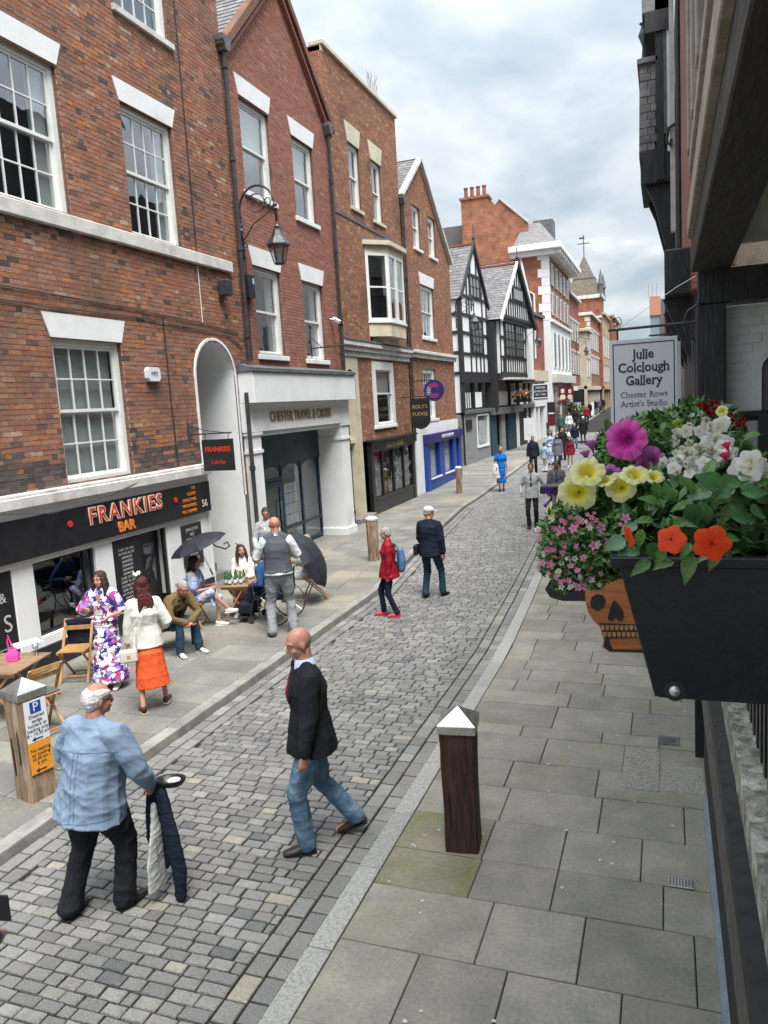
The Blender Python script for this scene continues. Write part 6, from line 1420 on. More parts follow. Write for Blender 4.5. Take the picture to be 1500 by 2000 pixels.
# 1 older man with pale blue shirt, walking away
p = person('white haired heavy man in pale blue shirt walking away carrying a jacket', (-3.95, 4.16, 0), (.10, 1), 1.78, feet=[(-.20, -.14, .0, 10), (.10, .10, .0, 8)], sway=.13, hands=[(-.25, .20, .95), (.31, .25, .93)], lean=4, look=(28, 6), build=1.36, skin=m_skin2, hair=hm['white'], hairstyle='balding', vox=.0095, hcurl=.9, elbow=[(-1, -.6, -.2), (1, -.9, -.2)],
    outfit=[trousers(c_black, 1.22, .08), shoes(m_shoe), top(c_oldshirt, hem=-.16, flare=1.04, ext=.03, sleeve=.93, sr=1.22, name='shirt', wr=.013, collar=c_oldshirt, belly=.05, wf=7)])
st1 = p
def surf(o, a, d):
    ok, q, n_, i = o.ray_cast(Vector(a), Vector(d).normalized()); return (q + n_ * .002) if ok else None
def seam(s, nm, pts, dirv, mat, rr_=.0022, name='seam'):
    '''thin stitched line projected onto a garment'''
    o = [c for c in s['root'].children if c.name.split('.')[0] == nm][0]; bpy.context.view_layer.update()
    L = [surf(o, Vector(q) - Vector(dirv) * .6, dirv) for q in pts]; L = [q for q in L if q is not None]
    if len(L) > 2: MB().tube(L, rr_, 5).obj(name, mat, s['root'])
P_ = p['P']; lin_ = lambda a, b, n=12: [Vector(a).lerp(Vector(b), i / n) for i in range(n + 1)]
c_seam = cloth('shirt_seam', (.14, .20, .29))
seam(p, 'shirt', lin_((-.26, 0, 1.30), (.34, 0, 1.30), 20), (0, 1, 0), c_seam); seam(p, 'shirt', lin_((.045, 0, 1.30), (.01, 0, .82)), (0, 1, 0), c_seam, .0016); seam(p, 'shirt', lin_((.075, 0, 1.30), (.04, 0, .82)), (0, 1, 0), c_seam, .0016)
seam(p, 'shirt', lin_((-.24, 0, .815), (.26, 0, .815), 20), (0, 1, 0), c_seam)
j = thing('carried_jacket', 'navy jacket with checked white lining hanging from the walking man\'s hand', 'jacket', tuple((HW := Matrix.Translation(p['root'].location) @ p['root'].rotation_euler.to_matrix().to_4x4() @ (p['arms'][1][2] * p['k'] + Vector((0, .05, -.05))))[:2]) + (HW.z - .97,), R(-5))
mb = []
def drape(name, pts, mat, par, th=.012, wr=.006):
    """hanging cloth: rows of (left, right) points"""
    return blob(name, [('c', [((Vector(a) + Vector(b)) / 2, (Vector(b) - Vector(a)).length / 2, th * 1.6) for a, b in pts], Vector(pts[0][1]) - Vector(pts[0][0]))], mat, par, vox=.008, wr=wr, wf=18)
drape('outer_cloth', [((-.09, .03, .97), (.07, .03, .97)), ((-.15, .03, .75), (.12, .03, .75)), ((-.18, .04, .5), (.16, .04, .5)), ((-.17, .05, .30), (.0, .05, .30))], c_navy, j, .022, .0045)
drape('outer_cloth', [((.0, .0, .92), (.10, .0, .92)), ((.05, -.01, .6), (.19, -.01, .6)), ((.09, -.01, .34), (.23, -.01, .36)), ((.10, .0, .08), (.18, .0, .12))], c_navy, j, .022, .0045)
m_lin = M('checked_lining', (.60, .62, .60), (.5, .52, .5), rough=.8)
lin = drape('lining', [((-.02, -.035, .84), (.02, -.035, .84)), ((-.06, -.045, .62), (.07, -.045, .62)), ((-.12, -.05, .4), (.09, -.05, .4)), ((-.13, -.05, .18), (.08, -.05, .18))], m_lin, j, .014, .004)
for a in (-.05, -.01, .03): MB().tube([(a * .5, -.066, .7), (a, -.076, .42), (a * 1.2, -.076, .24)], .0018, 4).obj('check_line', m_lead, lin)
for z in (.28, .38, .48): MB().tube([(-.07, -.072, z), (0, -.079, z), (.06, -.072, z)], .0018, 4).obj('check_line', m_lead, lin)
cp = thing('flat_cap', 'black glossy cap held upside down in the walking man\'s right hand', 'cap', (HW.x + .10, HW.y + .06, HW.z + .03), R(20)); cp.scale = (.82, .82, .82)
MB().loft([[(.14 * math.cos(t) * s, .085 * math.sin(t) * s, z) for t in [i * math.pi / 8 for i in range(16)]] for s, z in ((.3, -.055), (.75, -.045), (1, .0), (1.02, .02), (.86, .01), (.7, -.03), (.3, -.04))]).obj('crown', m_shoe, cp, smooth=True); MB().lathe([(.001, -.006), (.06, -.004), (.06, .002), (.001, .004)], (.03, 0, .0), 14).obj('lining', m_lin, cp)

# 2 bald man in dark blazer and jeans
p = person('bald man in dark blazer, red tie and washed jeans striding across the setts', (-2.74, 5.34, 0), (-.80, -.60), 1.9, feet=[(-.04, .10, .0, -4), (.10, -.32, .055, 14, .35)], hands=[(-.25, .12, .80), (.28, .02, .82)], lean=1, look=(-6, 14), skin=m_skin, build=1.14, vox=.0085, hcurl=.7,
    outfit=[trousers(c_jean, 1.08, .068), shoes(m_brshoe), top(c_black, hem=-.13, ext=.026, sr=1.08, wr=.006, cuffs=None, collar=None, wf=6), vfront(c_white, c_redtie, .05, .24, c_black)])
def shirtcollar(s, mat=None, r=.07):
    N, up, rt, fw = s['N'], s['up'], s['rt'], s['fw']; mb = MB(); r0, r1 = [], []
    for i in range(15):
        a = R(20) + (2 * math.pi - R(40)) * i / 14; dv = rt * math.sin(a) + fw * math.cos(a); r0.append(N - up * .035 + dv * (r + .02)); r1.append(N + up * .035 + dv * r + fw * .01)
    mb.loft([r0, r1, [q + (N - q) * .08 for q in r1]], cap=False, closed=False); mb.obj('shirt_collar', mat or c_white, s['root'], smooth=True, norm=False)
shirtcollar(p, cloth('pale_blue_collar', (.5, .56, .68)))
c_seamd = cloth('jacket_seam', (.004, .004, .005))
seam(p, 'jacket', lin_((-.10, .3, .98), (-.10, -.02, .98)), (1, 0, 0), c_seamd, .003, 'pocket'); seam(p, 'jacket', lin_((0, 0, 1.35), (0, 0, .84)), (0, 1, 0), c_seamd, .0025)
for z in (1.12, 1.0): 
    q = surf([c for c in p['root'].children if c.name.split('.')[0] == 'jacket'][0], (-.02, .8, z), (0, -1, 0))
    if q: MB().lathe([(.009, 0), (.009, .003)], q, 10, T=Matrix.Rotation(R(90), 3, 'X')).obj('button', m_ink, p['root'])
seam(p, 'trousers', lin_((-.5, .02, .85), (-.5, .04, .2)), (1, 0, 0), c_jeand, .002)
# 3 woman in violet floral dress
p = person('woman with long brown hair in violet floral maxi dress facing the street', (-6.98, 7.95, .1), (.30, -.95), 1.60, feet=[(-.09, .0, 0, 5), (.09, .02, 0, 5)], hands=[(-.16, .24, 1.12), (.16, .26, 1.26)], look=(14, 4), fem=True, hair=hm['brown'], hairstyle='bob', vox=.0105, hcurl=1., elbow=[(-.8, -.6, -1), (.9, -.5, -1)],
    outfit=[top(c_fl1, hem=.1, ext=.02, sleeve=.42, sr=1.35, name='dress_top', wr=.006), skirt(c_fl1, .16, .12, .95, .27, .24, 'dress_skirt', wr=.016, wf=16), shoes(m_whshoe)])
MB().prism([(-.035, 1.42), (.035, 1.42), (0, 1.24)], .138, .15).obj('neckline', m_skin, p['root'])
MB().tube([(-.14, .0, 1.13), (-.10, .09, 1.12), (0, .13, 1.12), (.10, .09, 1.12), (.14, 0, 1.13), (0, -.13, 1.13), (-.14, 0, 1.13)], .006, 6).obj('waist_tie', m_gold, p['root'])
# 4 woman in cream blazer and orange skirt
p = person('woman with burgundy hair in white blazer and bright orange skirt, back turned', (-5.92, 7.42, .1), (-.62, .78), 1.66, feet=[(-.13, -.10, 0, 12), (.16, .10, .02, 16)], hands=[(-.24, .06, .86), (.22, .22, 1.02)], look=(-10, 0), fem=True, hair=hm['burgundy'], hairstyle='long', vox=.010, hcurl=.6,
    outfit=[skirt(c_or, .08, .32, 1.0, .22, .16, 'orange_skirt', wr=.006, wf=7, off=(.02, 0)), top(c_cream, hem=-.08, ext=.032, sleeve=.86, sr=1.12, wr=.005, wf=6, name='blazer'), shoes(m_shoe, .0, m_tansole, open_=True), fascinator(c_cream, -1, 11, .075)])
bg = MB().box(-.11, .11, -.045, .045, -.08, .08).obj('shoulder_bag', cloth('cream_leather', (.68, .62, .55), bump=.1), p['root'], bevel=.02, loc=(-.24, -.12, .78)); MB().tube([(-.1, 0, .07), (.02, -.08, .3), (.25, -.09, .62)], .005, 6).tube([(.1, 0, .07), (.12, -.07, .3), (.27, -.08, .62)], .005, 6).obj('strap', c_cream, bg); MB().box(-.02, .02, -.05, -.045, -.02, .02).obj('clasp', m_gold, bg)
# 5 seated man in olive jacket
p = person('seated grey haired man in olive suede jacket with dark jeans and white trainers', (-7.12, 9.52, .1), (.93, -.36), 1.76, sit=.45, feet=[(-.14, .47, 0, 8), (.16, .42, 0, 10)], hands=[(-.03, .50, .50), (.05, .50, .50)], lean=34, look=(6, 26), skin=m_skin2, hair=hm['grey'], hairstyle='cropped', vox=.0115, hcurl=.6, elbow=[(-1, -.1, -.3), (1, -.1, -.3)],
    outfit=[trousers(c_jeand, .95, .062), shoes(m_trainer, sole=m_trainer), top(c_olive, hem=-.06, ext=.03, sr=1.1, sleeve=.95, wr=.010), vfront(c_black, None, .06, .36)])
for hp, kn, an, td in p['legs']:
    x = td.cross(Vector((0, 0, 1))).normalized()
    for sd in (-1, 1):
        for i in range(3): MB().beam(an + x * sd * .044 + td * (.02 + i * .025) - Vector((0, 0, .01)), an + x * sd * .046 + td * (.05 + i * .025) - Vector((0, 0, .06)), .004, .008).obj('shoe_stripe', m_ink, p['root'])
st5 = thing('low_bench', 'low black bench under the seated man in the olive jacket', 'bench', (-7.24, 9.55, .1), R(-20))
MB().box(-.2, .22, -.4, .4, .34, .38).obj('seat', m_black, st5)
for a in (-.17, .17):
    for b_ in (-.35, .35): MB().box(a - .02, a + .02, b_ - .02, b_ + .02, 0, .34).obj('leg', m_black, st5)
# 6 seated floral woman with umbrella
p = person('seated woman in blue floral dress with crossed legs under a black umbrella', (-7.50, 10.72, .1), (.97, .22), 1.62, sit=.50, feet=[(-.02, .42, 0, 0), (.0, .62, .24, 0, -.1)], hands=[(-.10, .32, .74), (.10, .34, .72)], lean=4, look=(-8, 0), fem=True, hair=hm['dark'], hairstyle='long', vox=.0115,
    outfit=[top(c_fl2, hem=-.02, ext=.022, sleeve=.35, sr=1.3, name='dress_top'), lapskirt(c_fl2, 'dress_skirt', .16), shoes(m_whshoe, .045, m_whshoe, open_=True)])
folding_chair('folding chair under the woman in the blue floral dress', -7.52, 10.72, .1, -77, sc_=.95)
m_umb = cloth('black_umbrella_cloth', (.022, .024, .032), (.03, .032, .042), rough=.6, bump=.15)
def umbrella(lab, c, d, r=.5, dep=.20, hx=None):
    """open umbrella: c = hub, d = direction the ferrule points"""
    o = thing('umbrella', lab, 'umbrella', c); o.rotation_euler = Vector(d).to_track_quat('Z', 'Y').to_euler(); n = 8
    tip = [(r * math.cos(i * math.pi / 4), r * math.sin(i * math.pi / 4), -dep) for i in range(n)]
    for i in range(n):
        a0, a1 = i * math.pi / 4, (i + 1) * math.pi / 4; rows = []
        for j in range(7):
            t = j / 6; rr_ = r * math.sin(t * 1.25) / math.sin(1.25); z = -dep * (1 - math.cos(t * 1.45)) / (1 - math.cos(1.45)); row = []
            for q in range(5):
                a = lerp(a0, a1, q / 4); sag = 1 - .10 * t * (1 - (2 * q / 4 - 1) ** 2); row.append((rr_ * math.cos(a) * sag, rr_ * math.sin(a) * sag, z))
            rows.append(row)
        MB().loft(rows, cap=False, closed=False).obj('panel', m_umb, o, smooth=True, norm=False)
        MB().tube([(r * math.sin(t * 1.25) / math.sin(1.25) * math.cos(a0), r * math.sin(t * 1.25) / math.sin(1.25) * math.sin(a0), -dep * (1 - math.cos(t * 1.45)) / (1 - math.cos(1.45)) - .006) for t in (0, .25, .5, .75, 1)], .003, 4).obj('rib', m_steel, o)
    MB().tube([(0, 0, .04), (0, 0, -.62)], .006).obj('shaft', m_steel, o); MB().tube([(0, 0, -.6), (0, 0, -.72)], .013).obj('handle', m_black, o); return o
umbrella('small black umbrella over the seated woman in blue floral dress', (-7.42, 10.78, 1.62), (-.28, -.2, .95), .50, .17)
# 7 cream woman
p = person('seated dark haired woman in cream jacket with pale fascinator facing the table', (-7.12, 11.75, .1), (.30, -.95), 1.64, sit=.50, feet=[(-.08, .42, 0, 0), (.08, .42, 0, 0)], hands=[(-.06, .36, .70), (.06, .38, .68)], lean=4, look=(-25, -4), fem=True, hair=hm['brown'], hairstyle='bob', vox=.013,
    outfit=[top(c_cream, hem=-.06, ext=.035, sr=1.15), vfront(m_skin, None, .04, .2), lapskirt(c_cream, 'skirt', .3), shoes(m_whshoe), fascinator(c_white, 1, 9, .06)])
drape('red_floral_shawl', [((-.10, .36, .72), (.12, .36, .72)), ((-.12, .42, .5), (.14, .42, .5)), ((-.10, .42, .3), (.12, .42, .3)), ((-.04, .42, .16), (.06, .42, .16))], c_fl3, p['root'], .04, .012)
folding_chair('folding chair beneath the dark haired woman in cream', -7.12, 11.78, .1, 162, sc_=.95)
# 8 waistcoat man
p = person('standing bald man in grey waistcoat, white shirt and light grey trousers, back turned', (-5.74, 10.5, .1), (-.50, .86), 1.9, feet=[(-.16, -.04, 0, 14), (.16, .02, 0, 14)], hands=[(-.15, .30, 1.10), (.15, .30, 1.12)], lean=2, look=(8, 12), skin=m_skin2, hair=hm['short_dark'] if 0 else hairm('stubble', (.28, .17, .12), (.2, .12, .09)), hairstyle='bald_back', vox=.0105, build=1.1, elbow=[(-1, -.7, -.6), (1, -.7, -.6)],
    outfit=[trousers(c_greyt, 1.1, .072, wr=.009), shoes(m_shoe), top(c_white, hem=-.02, ext=.018, sleeve=.55, sr=1.15, name='shirt', collar=c_white), top(c_greyw, hem=.03, ext=.032, name='waistcoat', noarm=True, wr=.004)])
MB().loft([[(.185 * math.cos(t), .142 * math.sin(t), z) for t in [i * math.pi / 10 for i in range(20)]] for z in (.935, .97)]).obj('belt', m_shoe, p['root'])
# 9 grey jacket man
person('dark haired man in light grey jacket standing against the drainpipe', (-7.22, 12.9, .1), (.35, -.94), 1.72, look=(-5, 18), skin=m_skin2, hair=hm['short_dark'], hairstyle='short', vox=.013, hands=[(-.18, .28, 1.05), (.2, .26, 1.0)], outfit=[trousers(c_greyt), shoes(m_shoe), top(c_lgrey, ext=.028), vfront(c_white, None, .05, .28)])
# 10 wheelchair and its user
wc = thing('wheelchair', 'black wheelchair with spoked wheels beside the bar tables', 'wheelchair', (-6.22, 11.22, .1), R(0)); WR = Matrix.Rotation(R(90), 3, 'X')
for s in (-.28, .28):
    w = MB(); n = 28; w.loft([[Vector((.30 * math.cos(t) + .0, 0, .30 + .30 * math.sin(t))) + Vector((math.cos(t), 0, math.sin(t))) * a + Vector((0, b_, 0)) for a, b_ in ((0, .012), (.012, 0), (0, -.012), (-.014, 0))] for t in [i * 2 * math.pi / n for i in range(n + 1)]], cap=False)
    w = w.obj('wheel', m_iron, wc, loc=(.1, s, .0))
    MB().lathe([(.03, -.03), (.03, .03)], (0, 0, .30), 10, T=WR).obj('hub', m_iron, w)
    for i in range(10): a = i * math.pi / 5; MB().tube([(0, 0, .30), (.29 * math.cos(a), 0, .30 + .29 * math.sin(a))], .003, 4).obj('spoke', m_steel, w)
    MB().lathe([(.045, -.012), (.06, -.01), (.06, .01), (.045, .012)], (-.38, s * .85, .062), 14, T=WR).obj('caster', m_iron, wc)
    MB().tube([(-.38, s * .85, .06), (-.36, s * .85, .2), (-.3, s * .85, .42), (.22, s * .85, .44), (.26, s * .85, .9), (.36, s * .85, .92)], .012).tube([(-.3, s * .9, .66), (.2, s * .9, .66)], .02).tube([(-.28, s * .9, .44), (-.28, s * .9, .66)], .012).tube([(-.3, s * .7, .42), (-.5, s * .6, .12)], .012).obj('frame', m_iron, wc)
    MB().box(-.62, -.46, s * .6 - .07, s * .6 + .07, .09, .105).obj('footplate', m_iron, wc)
MB().box(-.28, .24, -.23, .23, .43, .48).obj('seat', m_black, wc, bevel=.01); MB().box(.22, .27, -.23, .23, .5, .88).obj('backrest', m_black, wc, bevel=.01); MB().box(-.66, -.4, -.2, .2, .12, .34).obj('bag', cloth('dark_bag', (.015, .018, .03)), wc, bevel=.04)
person('man in blue jacket sitting in the wheelchair, mostly hidden', (-6.2, 11.22, .1), (-1, .05), 1.7, sit=.53, feet=[(-.1, .50, .10, 0), (.1, .50, .10, 0)], hands=[(-.2, .36, .68), (.2, .34, .68)], lean=28, look=(0, 20), skin=m_skin2, hair=hm['grey'], hairstyle='cropped', vox=.014, outfit=[trousers(c_navy), shoes(m_shoe), top(cloth('blue_jacket', (.02, .06, .16)), ext=.03)])
# 11 woman with umbrella behind
p = person('seated blonde woman in pale grey top and sunglasses before a black umbrella', (-6.30, 12.72, .1), (-.85, -.52), 1.62, sit=.50, feet=[(-.08, .42, 0, 0), (.08, .42, 0, 0)], hands=[(-.1, .28, .80), (.1, .30, .78)], lean=0, look=(-5, 5), fem=True, hair=hm['blond'], hairstyle='short', vox=.013, outfit=[top(cloth('pale_grey_knit', (.40, .39, .36)), hem=-.04, ext=.03), trousers(c_white, .95), shoes(m_shoe)])
MB().box(-.06, .06, 0, .012, -.014, .014).obj('sunglasses', m_ink, p['root'], loc=tuple(p['HP'](0, .088, .012)))
folding_chair('folding chair under the blonde woman by the second umbrella', -6.22, 12.72, .1, 120, sc_=1.)
umbrella('large dark umbrella tilted behind the blonde seated woman', (-5.92, 12.45, 1.0), (.85, .20, .40), .58, .22)
ft = folding_table('small folding cafe table crowded with green bottles near the seated women', -6.98, 11.28, .1, 15, .5, .5, .62)
m_gbot = M('green_bottle_glass', (.03, .10, .03), (.04, .14, .05), rough=.15, spec=.8); m_bot = [m_gbot, m_gbot, m_gbot, m_beech]
for i, (dx, dy) in enumerate(((-.15, -.12), (-.06, -.15), (.02, -.1), (-.12, .0), (-.02, .02), (.1, -.05), (.08, .1), (-.1, .12), (.17, .02))):
    b_ = thing('bottle', ('%s green glass bottle on the small folding table' % ('front left', 'front middle', 'front right', 'far left', 'central', 'rightmost near', 'rightmost far', 'rearmost')[i]) if i < 8 else 'tan paper cup on the small table', 'bottle', (-6.98 + dx, 11.28 + dy, .722), 0, 'bottles on the small cafe table' if i < 8 else None)
    MB().lathe([(.028, 0), (.03, .01), (.03, .12), (.013, .17), (.011, .215), (.013, .22)] if i < 8 else [(.025, 0), (.036, .11)], (0, 0, 0), 12).obj('glass' if i < 8 else 'cup', m_gbot if i < 8 else m_beech, b_, smooth=False)
    if i < 8: MB().lathe([(.0306, .03), (.0306, .09)], (0, 0, 0), 12).obj('label', m_paper, b_)
# bar front table things and chairs
bag = thing('pink_bag', 'small bright pink handbag standing on the brown cafe table', 'bag', (-7.60, 6.98, .762), R(25)); m_pk = M('hot_pink', (.80, .07, .33), rough=.5)
MB().loft([[(-.07, -.04, 0), (.07, -.04, 0), (.07, .04, 0), (-.07, .04, 0)], [(-.07, -.035, .08), (.07, -.035, .08), (.07, .035, .08), (-.07, .035, .08)], [(-.04, -.012, .15), (.05, -.012, .15), (.05, .012, .15), (-.04, .012, .15)]]).obj('pouch', m_pk, bag, bevel=.006)
MB().tube([(-.035, 0, .14), (-.045, 0, .24), (-.03, 0, .33), (-.01, 0, .24), (.03, 0, .14)], .009, 8).obj('handle', m_pk, bag)
gl_ = thing('drink_glass', 'stemmed clear drink glass with straw on the brown cafe table', 'glass', (-7.47, 7.22, .762))
MB().lathe([(.03, 0), (.004, .006), (.004, .06), (.03, .08), (.042, .15), (.04, .15), (.028, .085)], (0, 0, 0), 14).obj('glass', m_lampglass, gl_, smooth=True); MB().tube([(0, 0, .09), (.05, 0, .21)], .003, 5).obj('straw', m_paper, gl_); MB().lathe([(.001, .085), (.03, .09), (.036, .12), (.001, .125)], (0, 0, 0), 10).obj('ice', m_blind, gl_)
gl_ = thing('amber_glass', 'short glass of amber drink behind the pink bag', 'glass', (-7.76, 7.12, .762)); MB().lathe([(.028, 0), (.034, .1), (.03, .1), (.026, .01)], (0, 0, 0), 14).obj('glass', m_lampglass, gl_); MB().lathe([(.001, .01), (.025, .012), (.029, .08), (.001, .081)], (0, 0, 0), 12).obj('drink', m_orange, gl_)
mn = thing('menu_card', 'white menu card propped by the bar window behind the table', 'menu', (-7.95, 7.55, .77), R(70)); MB().obox((0, 0, .015), (.34, .2, .012), (6, 0, 0)).obj('card', m_paper, mn)
c1 = folding_chair('folding chair with grey seat pad half hidden behind the signed bollard', -6.82, 6.55, .1, 75, m_greyl if 0 else None, 1.)
MB().box(-.18, .18, -.15, .2, .462, .49).obj('seat_pad', M('grey_seat_pad', (.12, .13, .14), rough=.9), c1, bevel=.01)
c2 = folding_chair('folding chair draped with a dark coat behind the floral dressed woman', -7.68, 8.12, .1, 200, None, 1.)
blob('draped_coat', [('c', [(Vector((0, -.19, .80)), .2, .03), (Vector((0, -.22, .6)), .21, .035), (Vector((0, -.24, .38)), .18, .03)], (1, 0, 0))], c_navy, c2, vox=.012, wr=.008)

# 12 red jacket, 13 cap man
p = person('short grey haired woman in red leather jacket and coral shoes on the setts', (-4.48, 12.1, 0), (-.88, -.40), 1.56, feet=[(-.10, -.10, 0, 0), (.10, .14, 0, 10)], hands=[(-.20, .04, .80), (.22, .04, .80)], look=(0, 5), fem=True, hair=hm['grey'], hairstyle='short', vox=.012, build=1.05,
    outfit=[trousers(c_navy, .86, .05), shoes(m_redshoe, sole=m_redshoe), top(c_redj, hem=-.16, flare=1.12, ext=.032, sr=1.05, wr=.01, collar=c_redj)])
bk = blob('backpack', [('c', [(Vector((0, -.23, 1.28)), .12, .07), (Vector((0, -.25, 1.08)), .135, .09), (Vector((0, -.24, .92)), .12, .08)], (1, 0, 0))], M('blue_backpack', (.09, .20, .36), (.07, .16, .30), rough=.6, co='obj'), p['root'], vox=.012)
for s in (-.1, .1): MB().tube([(s, -.18, 1.0), (s * 1.3, -.05, 1.15), (s, .06, 1.3), (s, .0, 1.47), (s, -.17, 1.36)], .014, 6).obj('strap', m_navy, bk)
p = person('man in cream cap, navy jacket and blue jeans walking away', (-4.13, 13.42, 0), (.12, 1), 1.72, feet=[(-.12, -.06, 0, 6), (.16, .14, .0, 14)], hands=[(-.22, .22, .92), (.26, .02, .82)], look=(48, 8), skin=m_skin2, hair=hm['grey'], hairstyle='cropped', vox=.012, build=1.08,
    outfit=[trousers(c_jeand, 1.0, .065), shoes(m_shoe), top(c_navy, hem=-.12, ext=.036, sr=1.15, wr=.008, collar=c_navy)])
HP = p['HP']; blob('cap', [('e', HP(0, -.015, .055), (.092, .104, .075), p['Q']), ('c', [(HP(0, .07, .055), .07, .008), (HP(0, .15, .04), .06, .007)], p['hr'])], c_cream, p['root'], vox=.009)
MB().box(-.10, -.02, -.09, .12, -.1, .1).obj('satchel', m_shoe, p['root'], loc=(-.2, -.05, .92), bevel=.02)
# 14..
gp = 'pedestrians in the street'
p = person('blonde woman in cobalt blue dress carrying a cream coat, walking towards us', (-6.02, 29.45, .03), (.25, -1), 1.74, fem=True, skin=m_skin2, hair=hm['blond'], hairstyle='short', vox=.018, hands=[(-.22, .05, .85), (.2, .22, 1.0)], feet=[(-.07, .0, 0, 4), (.08, .08, 0, 4)],
    outfit=[top(c_blue, hem=.0, sleeve=.3, ext=.02, name='dress_top'), skirt(c_blue, .12, .32, 1, .2, .17, 'dress_skirt', wr=.01), shoes(m_shoe), fascinator(m_steel, 1, 9, .09)])
drape('cream_coat', [((.12, .2, 1.05), (.3, .2, 1.05)), ((.1, .24, .8), (.36, .24, .8)), ((.05, .24, .55), (.26, .24, .55))], c_cream, p['root'], .03, .01)
person('bearded man in light grey blazer and black trousers walking towards us', (-3.5, 21.15, 0), (.08, -1), 1.80, hair=hm['short_dark'], skin=m_skin2, vox=.015, hands=[(-.34, .10, .98), (.27, .16, .95)], feet=[(-.10, -.04, 0, 4), (.08, .12, 0, 4)], outfit=[trousers(c_black, .92, .06), shoes(m_brshoe), top(c_lgrey, ext=.028), vfront(c_white, c_tie, .06, .32, c_lgrey)])
person('man in grey suit and blue tie partly behind the flowers', (-2.95, 22.2, 0), (.1, -1), 1.78, hair=hm['short_dark'], hairstyle='cropped', skin=m_skin3, vox=.016, outfit=[trousers(c_grey), shoes(m_shoe), top(c_grey, ext=.028), vfront(c_white, c_tie, .06, .32, c_grey)])
person('man in dark navy suit and tie behind the grey blazered man', (-5.55, 34.3, .12), (.12, -1), 1.76, hair=hm['short_dark'], skin=m_skin2, vox=.018, feet=[(-.1, .0, 0, 4), (.08, .1, 0, 4)], outfit=[trousers(c_navy), shoes(m_shoe), top(c_navy, ext=.028), vfront(c_white, c_tie, .06, .32, c_navy)])
def ped(lab, px, py, face, H, **k):
    q = gnd(px, py); return person(lab, (q.x, q.y, zg(q.y)), face, H, vox=.024, **k)
ped('boy in pale blue shirt beside the navy suited man', 1064, 922, (.5, .9), 1.35, hair=hm['short_dark'], outfit=[trousers(c_white, .9), shoes(m_shoe), top(cloth('pale_blue', (.35, .50, .62)), sleeve=.4)])
c_fl4 = printed('blue_white_print', (.45, .52, .66), [(.12, .14, .38), (.55, .6, .7), (.2, .22, .5)], 14)
ped('woman in long blue and white print dress left of the crowd', 1076, 908, (.1, -1), 1.72, fem=True, hair=hm['dark'], hairstyle='bob', outfit=[top(c_fl4, hem=0, sleeve=.6), skirt(c_fl4, .12, .1, 1, .26, .2, 'dress_skirt'), shoes(m_shoe)])
ped('woman with long dark hair in grey coat at the front of the crowd', 1090, 914, (-.05, -1), 1.62, fem=True, hair=hm['dark'], hairstyle='bob', outfit=[top(cloth('grey_coat', (.16, .17, .20)), hem=-.3, flare=1.1, ext=.035), trousers(c_jeand, .9), shoes(m_shoe)])
ped('girl in dark red dress with sunglasses at the right of the crowd', 1114, 913, (.05, -1), 1.45, fem=True, hair=hm['brown'], hairstyle='bob', outfit=[top(cloth('dark_red', (.22, .015, .04)), hem=-.22, flare=1.3, ext=.025), shoes(m_whshoe)])
ped('woman in cream and floral top in the middle of the crowd', 1107, 897, (0, -1), 1.68, fem=True, hair=hm['brown'], hairstyle='bob', outfit=[top(c_cream, hem=-.15), trousers(c_jean), shoes(m_shoe)])
ped('man in black jacket behind the grey coated woman', 1100, 899, (0, -1), 1.70, hair=hm['short_dark'], outfit=[top(c_black), trousers(c_black), shoes(m_shoe)])
ped('girl in navy top and pale jeans right of the crowd', 1123, 880, (.2, -1), 1.6, fem=True, hair=hm['blond'], outfit=[top(c_navy), trousers(c_jean), shoes(m_whshoe)])
ped('man in green jacket walking away behind the crowd', 1096, 856, (0, 1), 1.8, hair=hm['blond'], outfit=[top(cloth('dark_green', (.05, .10, .085))), trousers(c_jeand), shoes(m_shoe)])
ped('woman in white top behind the green jacketed man', 1112, 850, (0, -1), 1.7, fem=True, hair=hm['brown'], hairstyle='bob', outfit=[top(c_white), trousers(c_jean), shoes(m_shoe)])
for i, (px, py, ht, c) in enumerate(((1152, 818, 1.7, c_black), (1163, 812, 1.75, c_navy), (1170, 808, 1.7, c_grey), (1178, 806, 1.7, c_black), (1133, 826, 1.65, c_cream), (1146, 830, 1.7, c_redj))):
    ped('tiny far pedestrian in %s, %s in the street end group' % (('black', 'navy', 'grey', 'dark', 'cream', 'red')[i], ('second from left', 'central', 'fourth', 'rightmost', 'leftmost', 'nearest')[i]), px, py, (.1 * i - .3, -1), ht, hair=hm['short_dark'], outfit=[top(c), trousers(c_jeand if i % 2 else c_black), shoes(m_shoe)])
ped('person in dark clothes in the far doorway', 1124, 838, (.3, -1), 1.7, hair=hm['short_dark'], outfit=[top(c_black), trousers(c_black), shoes(m_shoe)])
ped('man in black coat and white hat standing by the black railing', 1140, 867, (-.1, -1), 1.74, fem=False, hair=m_paper, outfit=[top(c_black, hem=-.32, ext=.04), trousers(c_black, .8, .045), shoes(m_shoe)])
# 26 person at the left edge holding a phone
p = person('person in blue sleeve holding up a phone at the left frame edge', (-3.37, 2.28, 0), (-.2, 1), 1.72, hands=[(-.25, .1, .85), (.20, .34, 1.06)], hair=hm['brown'], vox=.011, elbow=[(-.5, -1, -.2), (.7, -.6, -1)], outfit=[top(cloth('mid_blue_shirt', (.03, .08, .2)), ext=.025), trousers(c_navy), shoes(m_shoe)])
MB().box(-.038, .038, -.005, .005, -.075, .075).obj('phone', m_ink, p['root'], loc=(.20, .42, 1.16), bevel=.003)
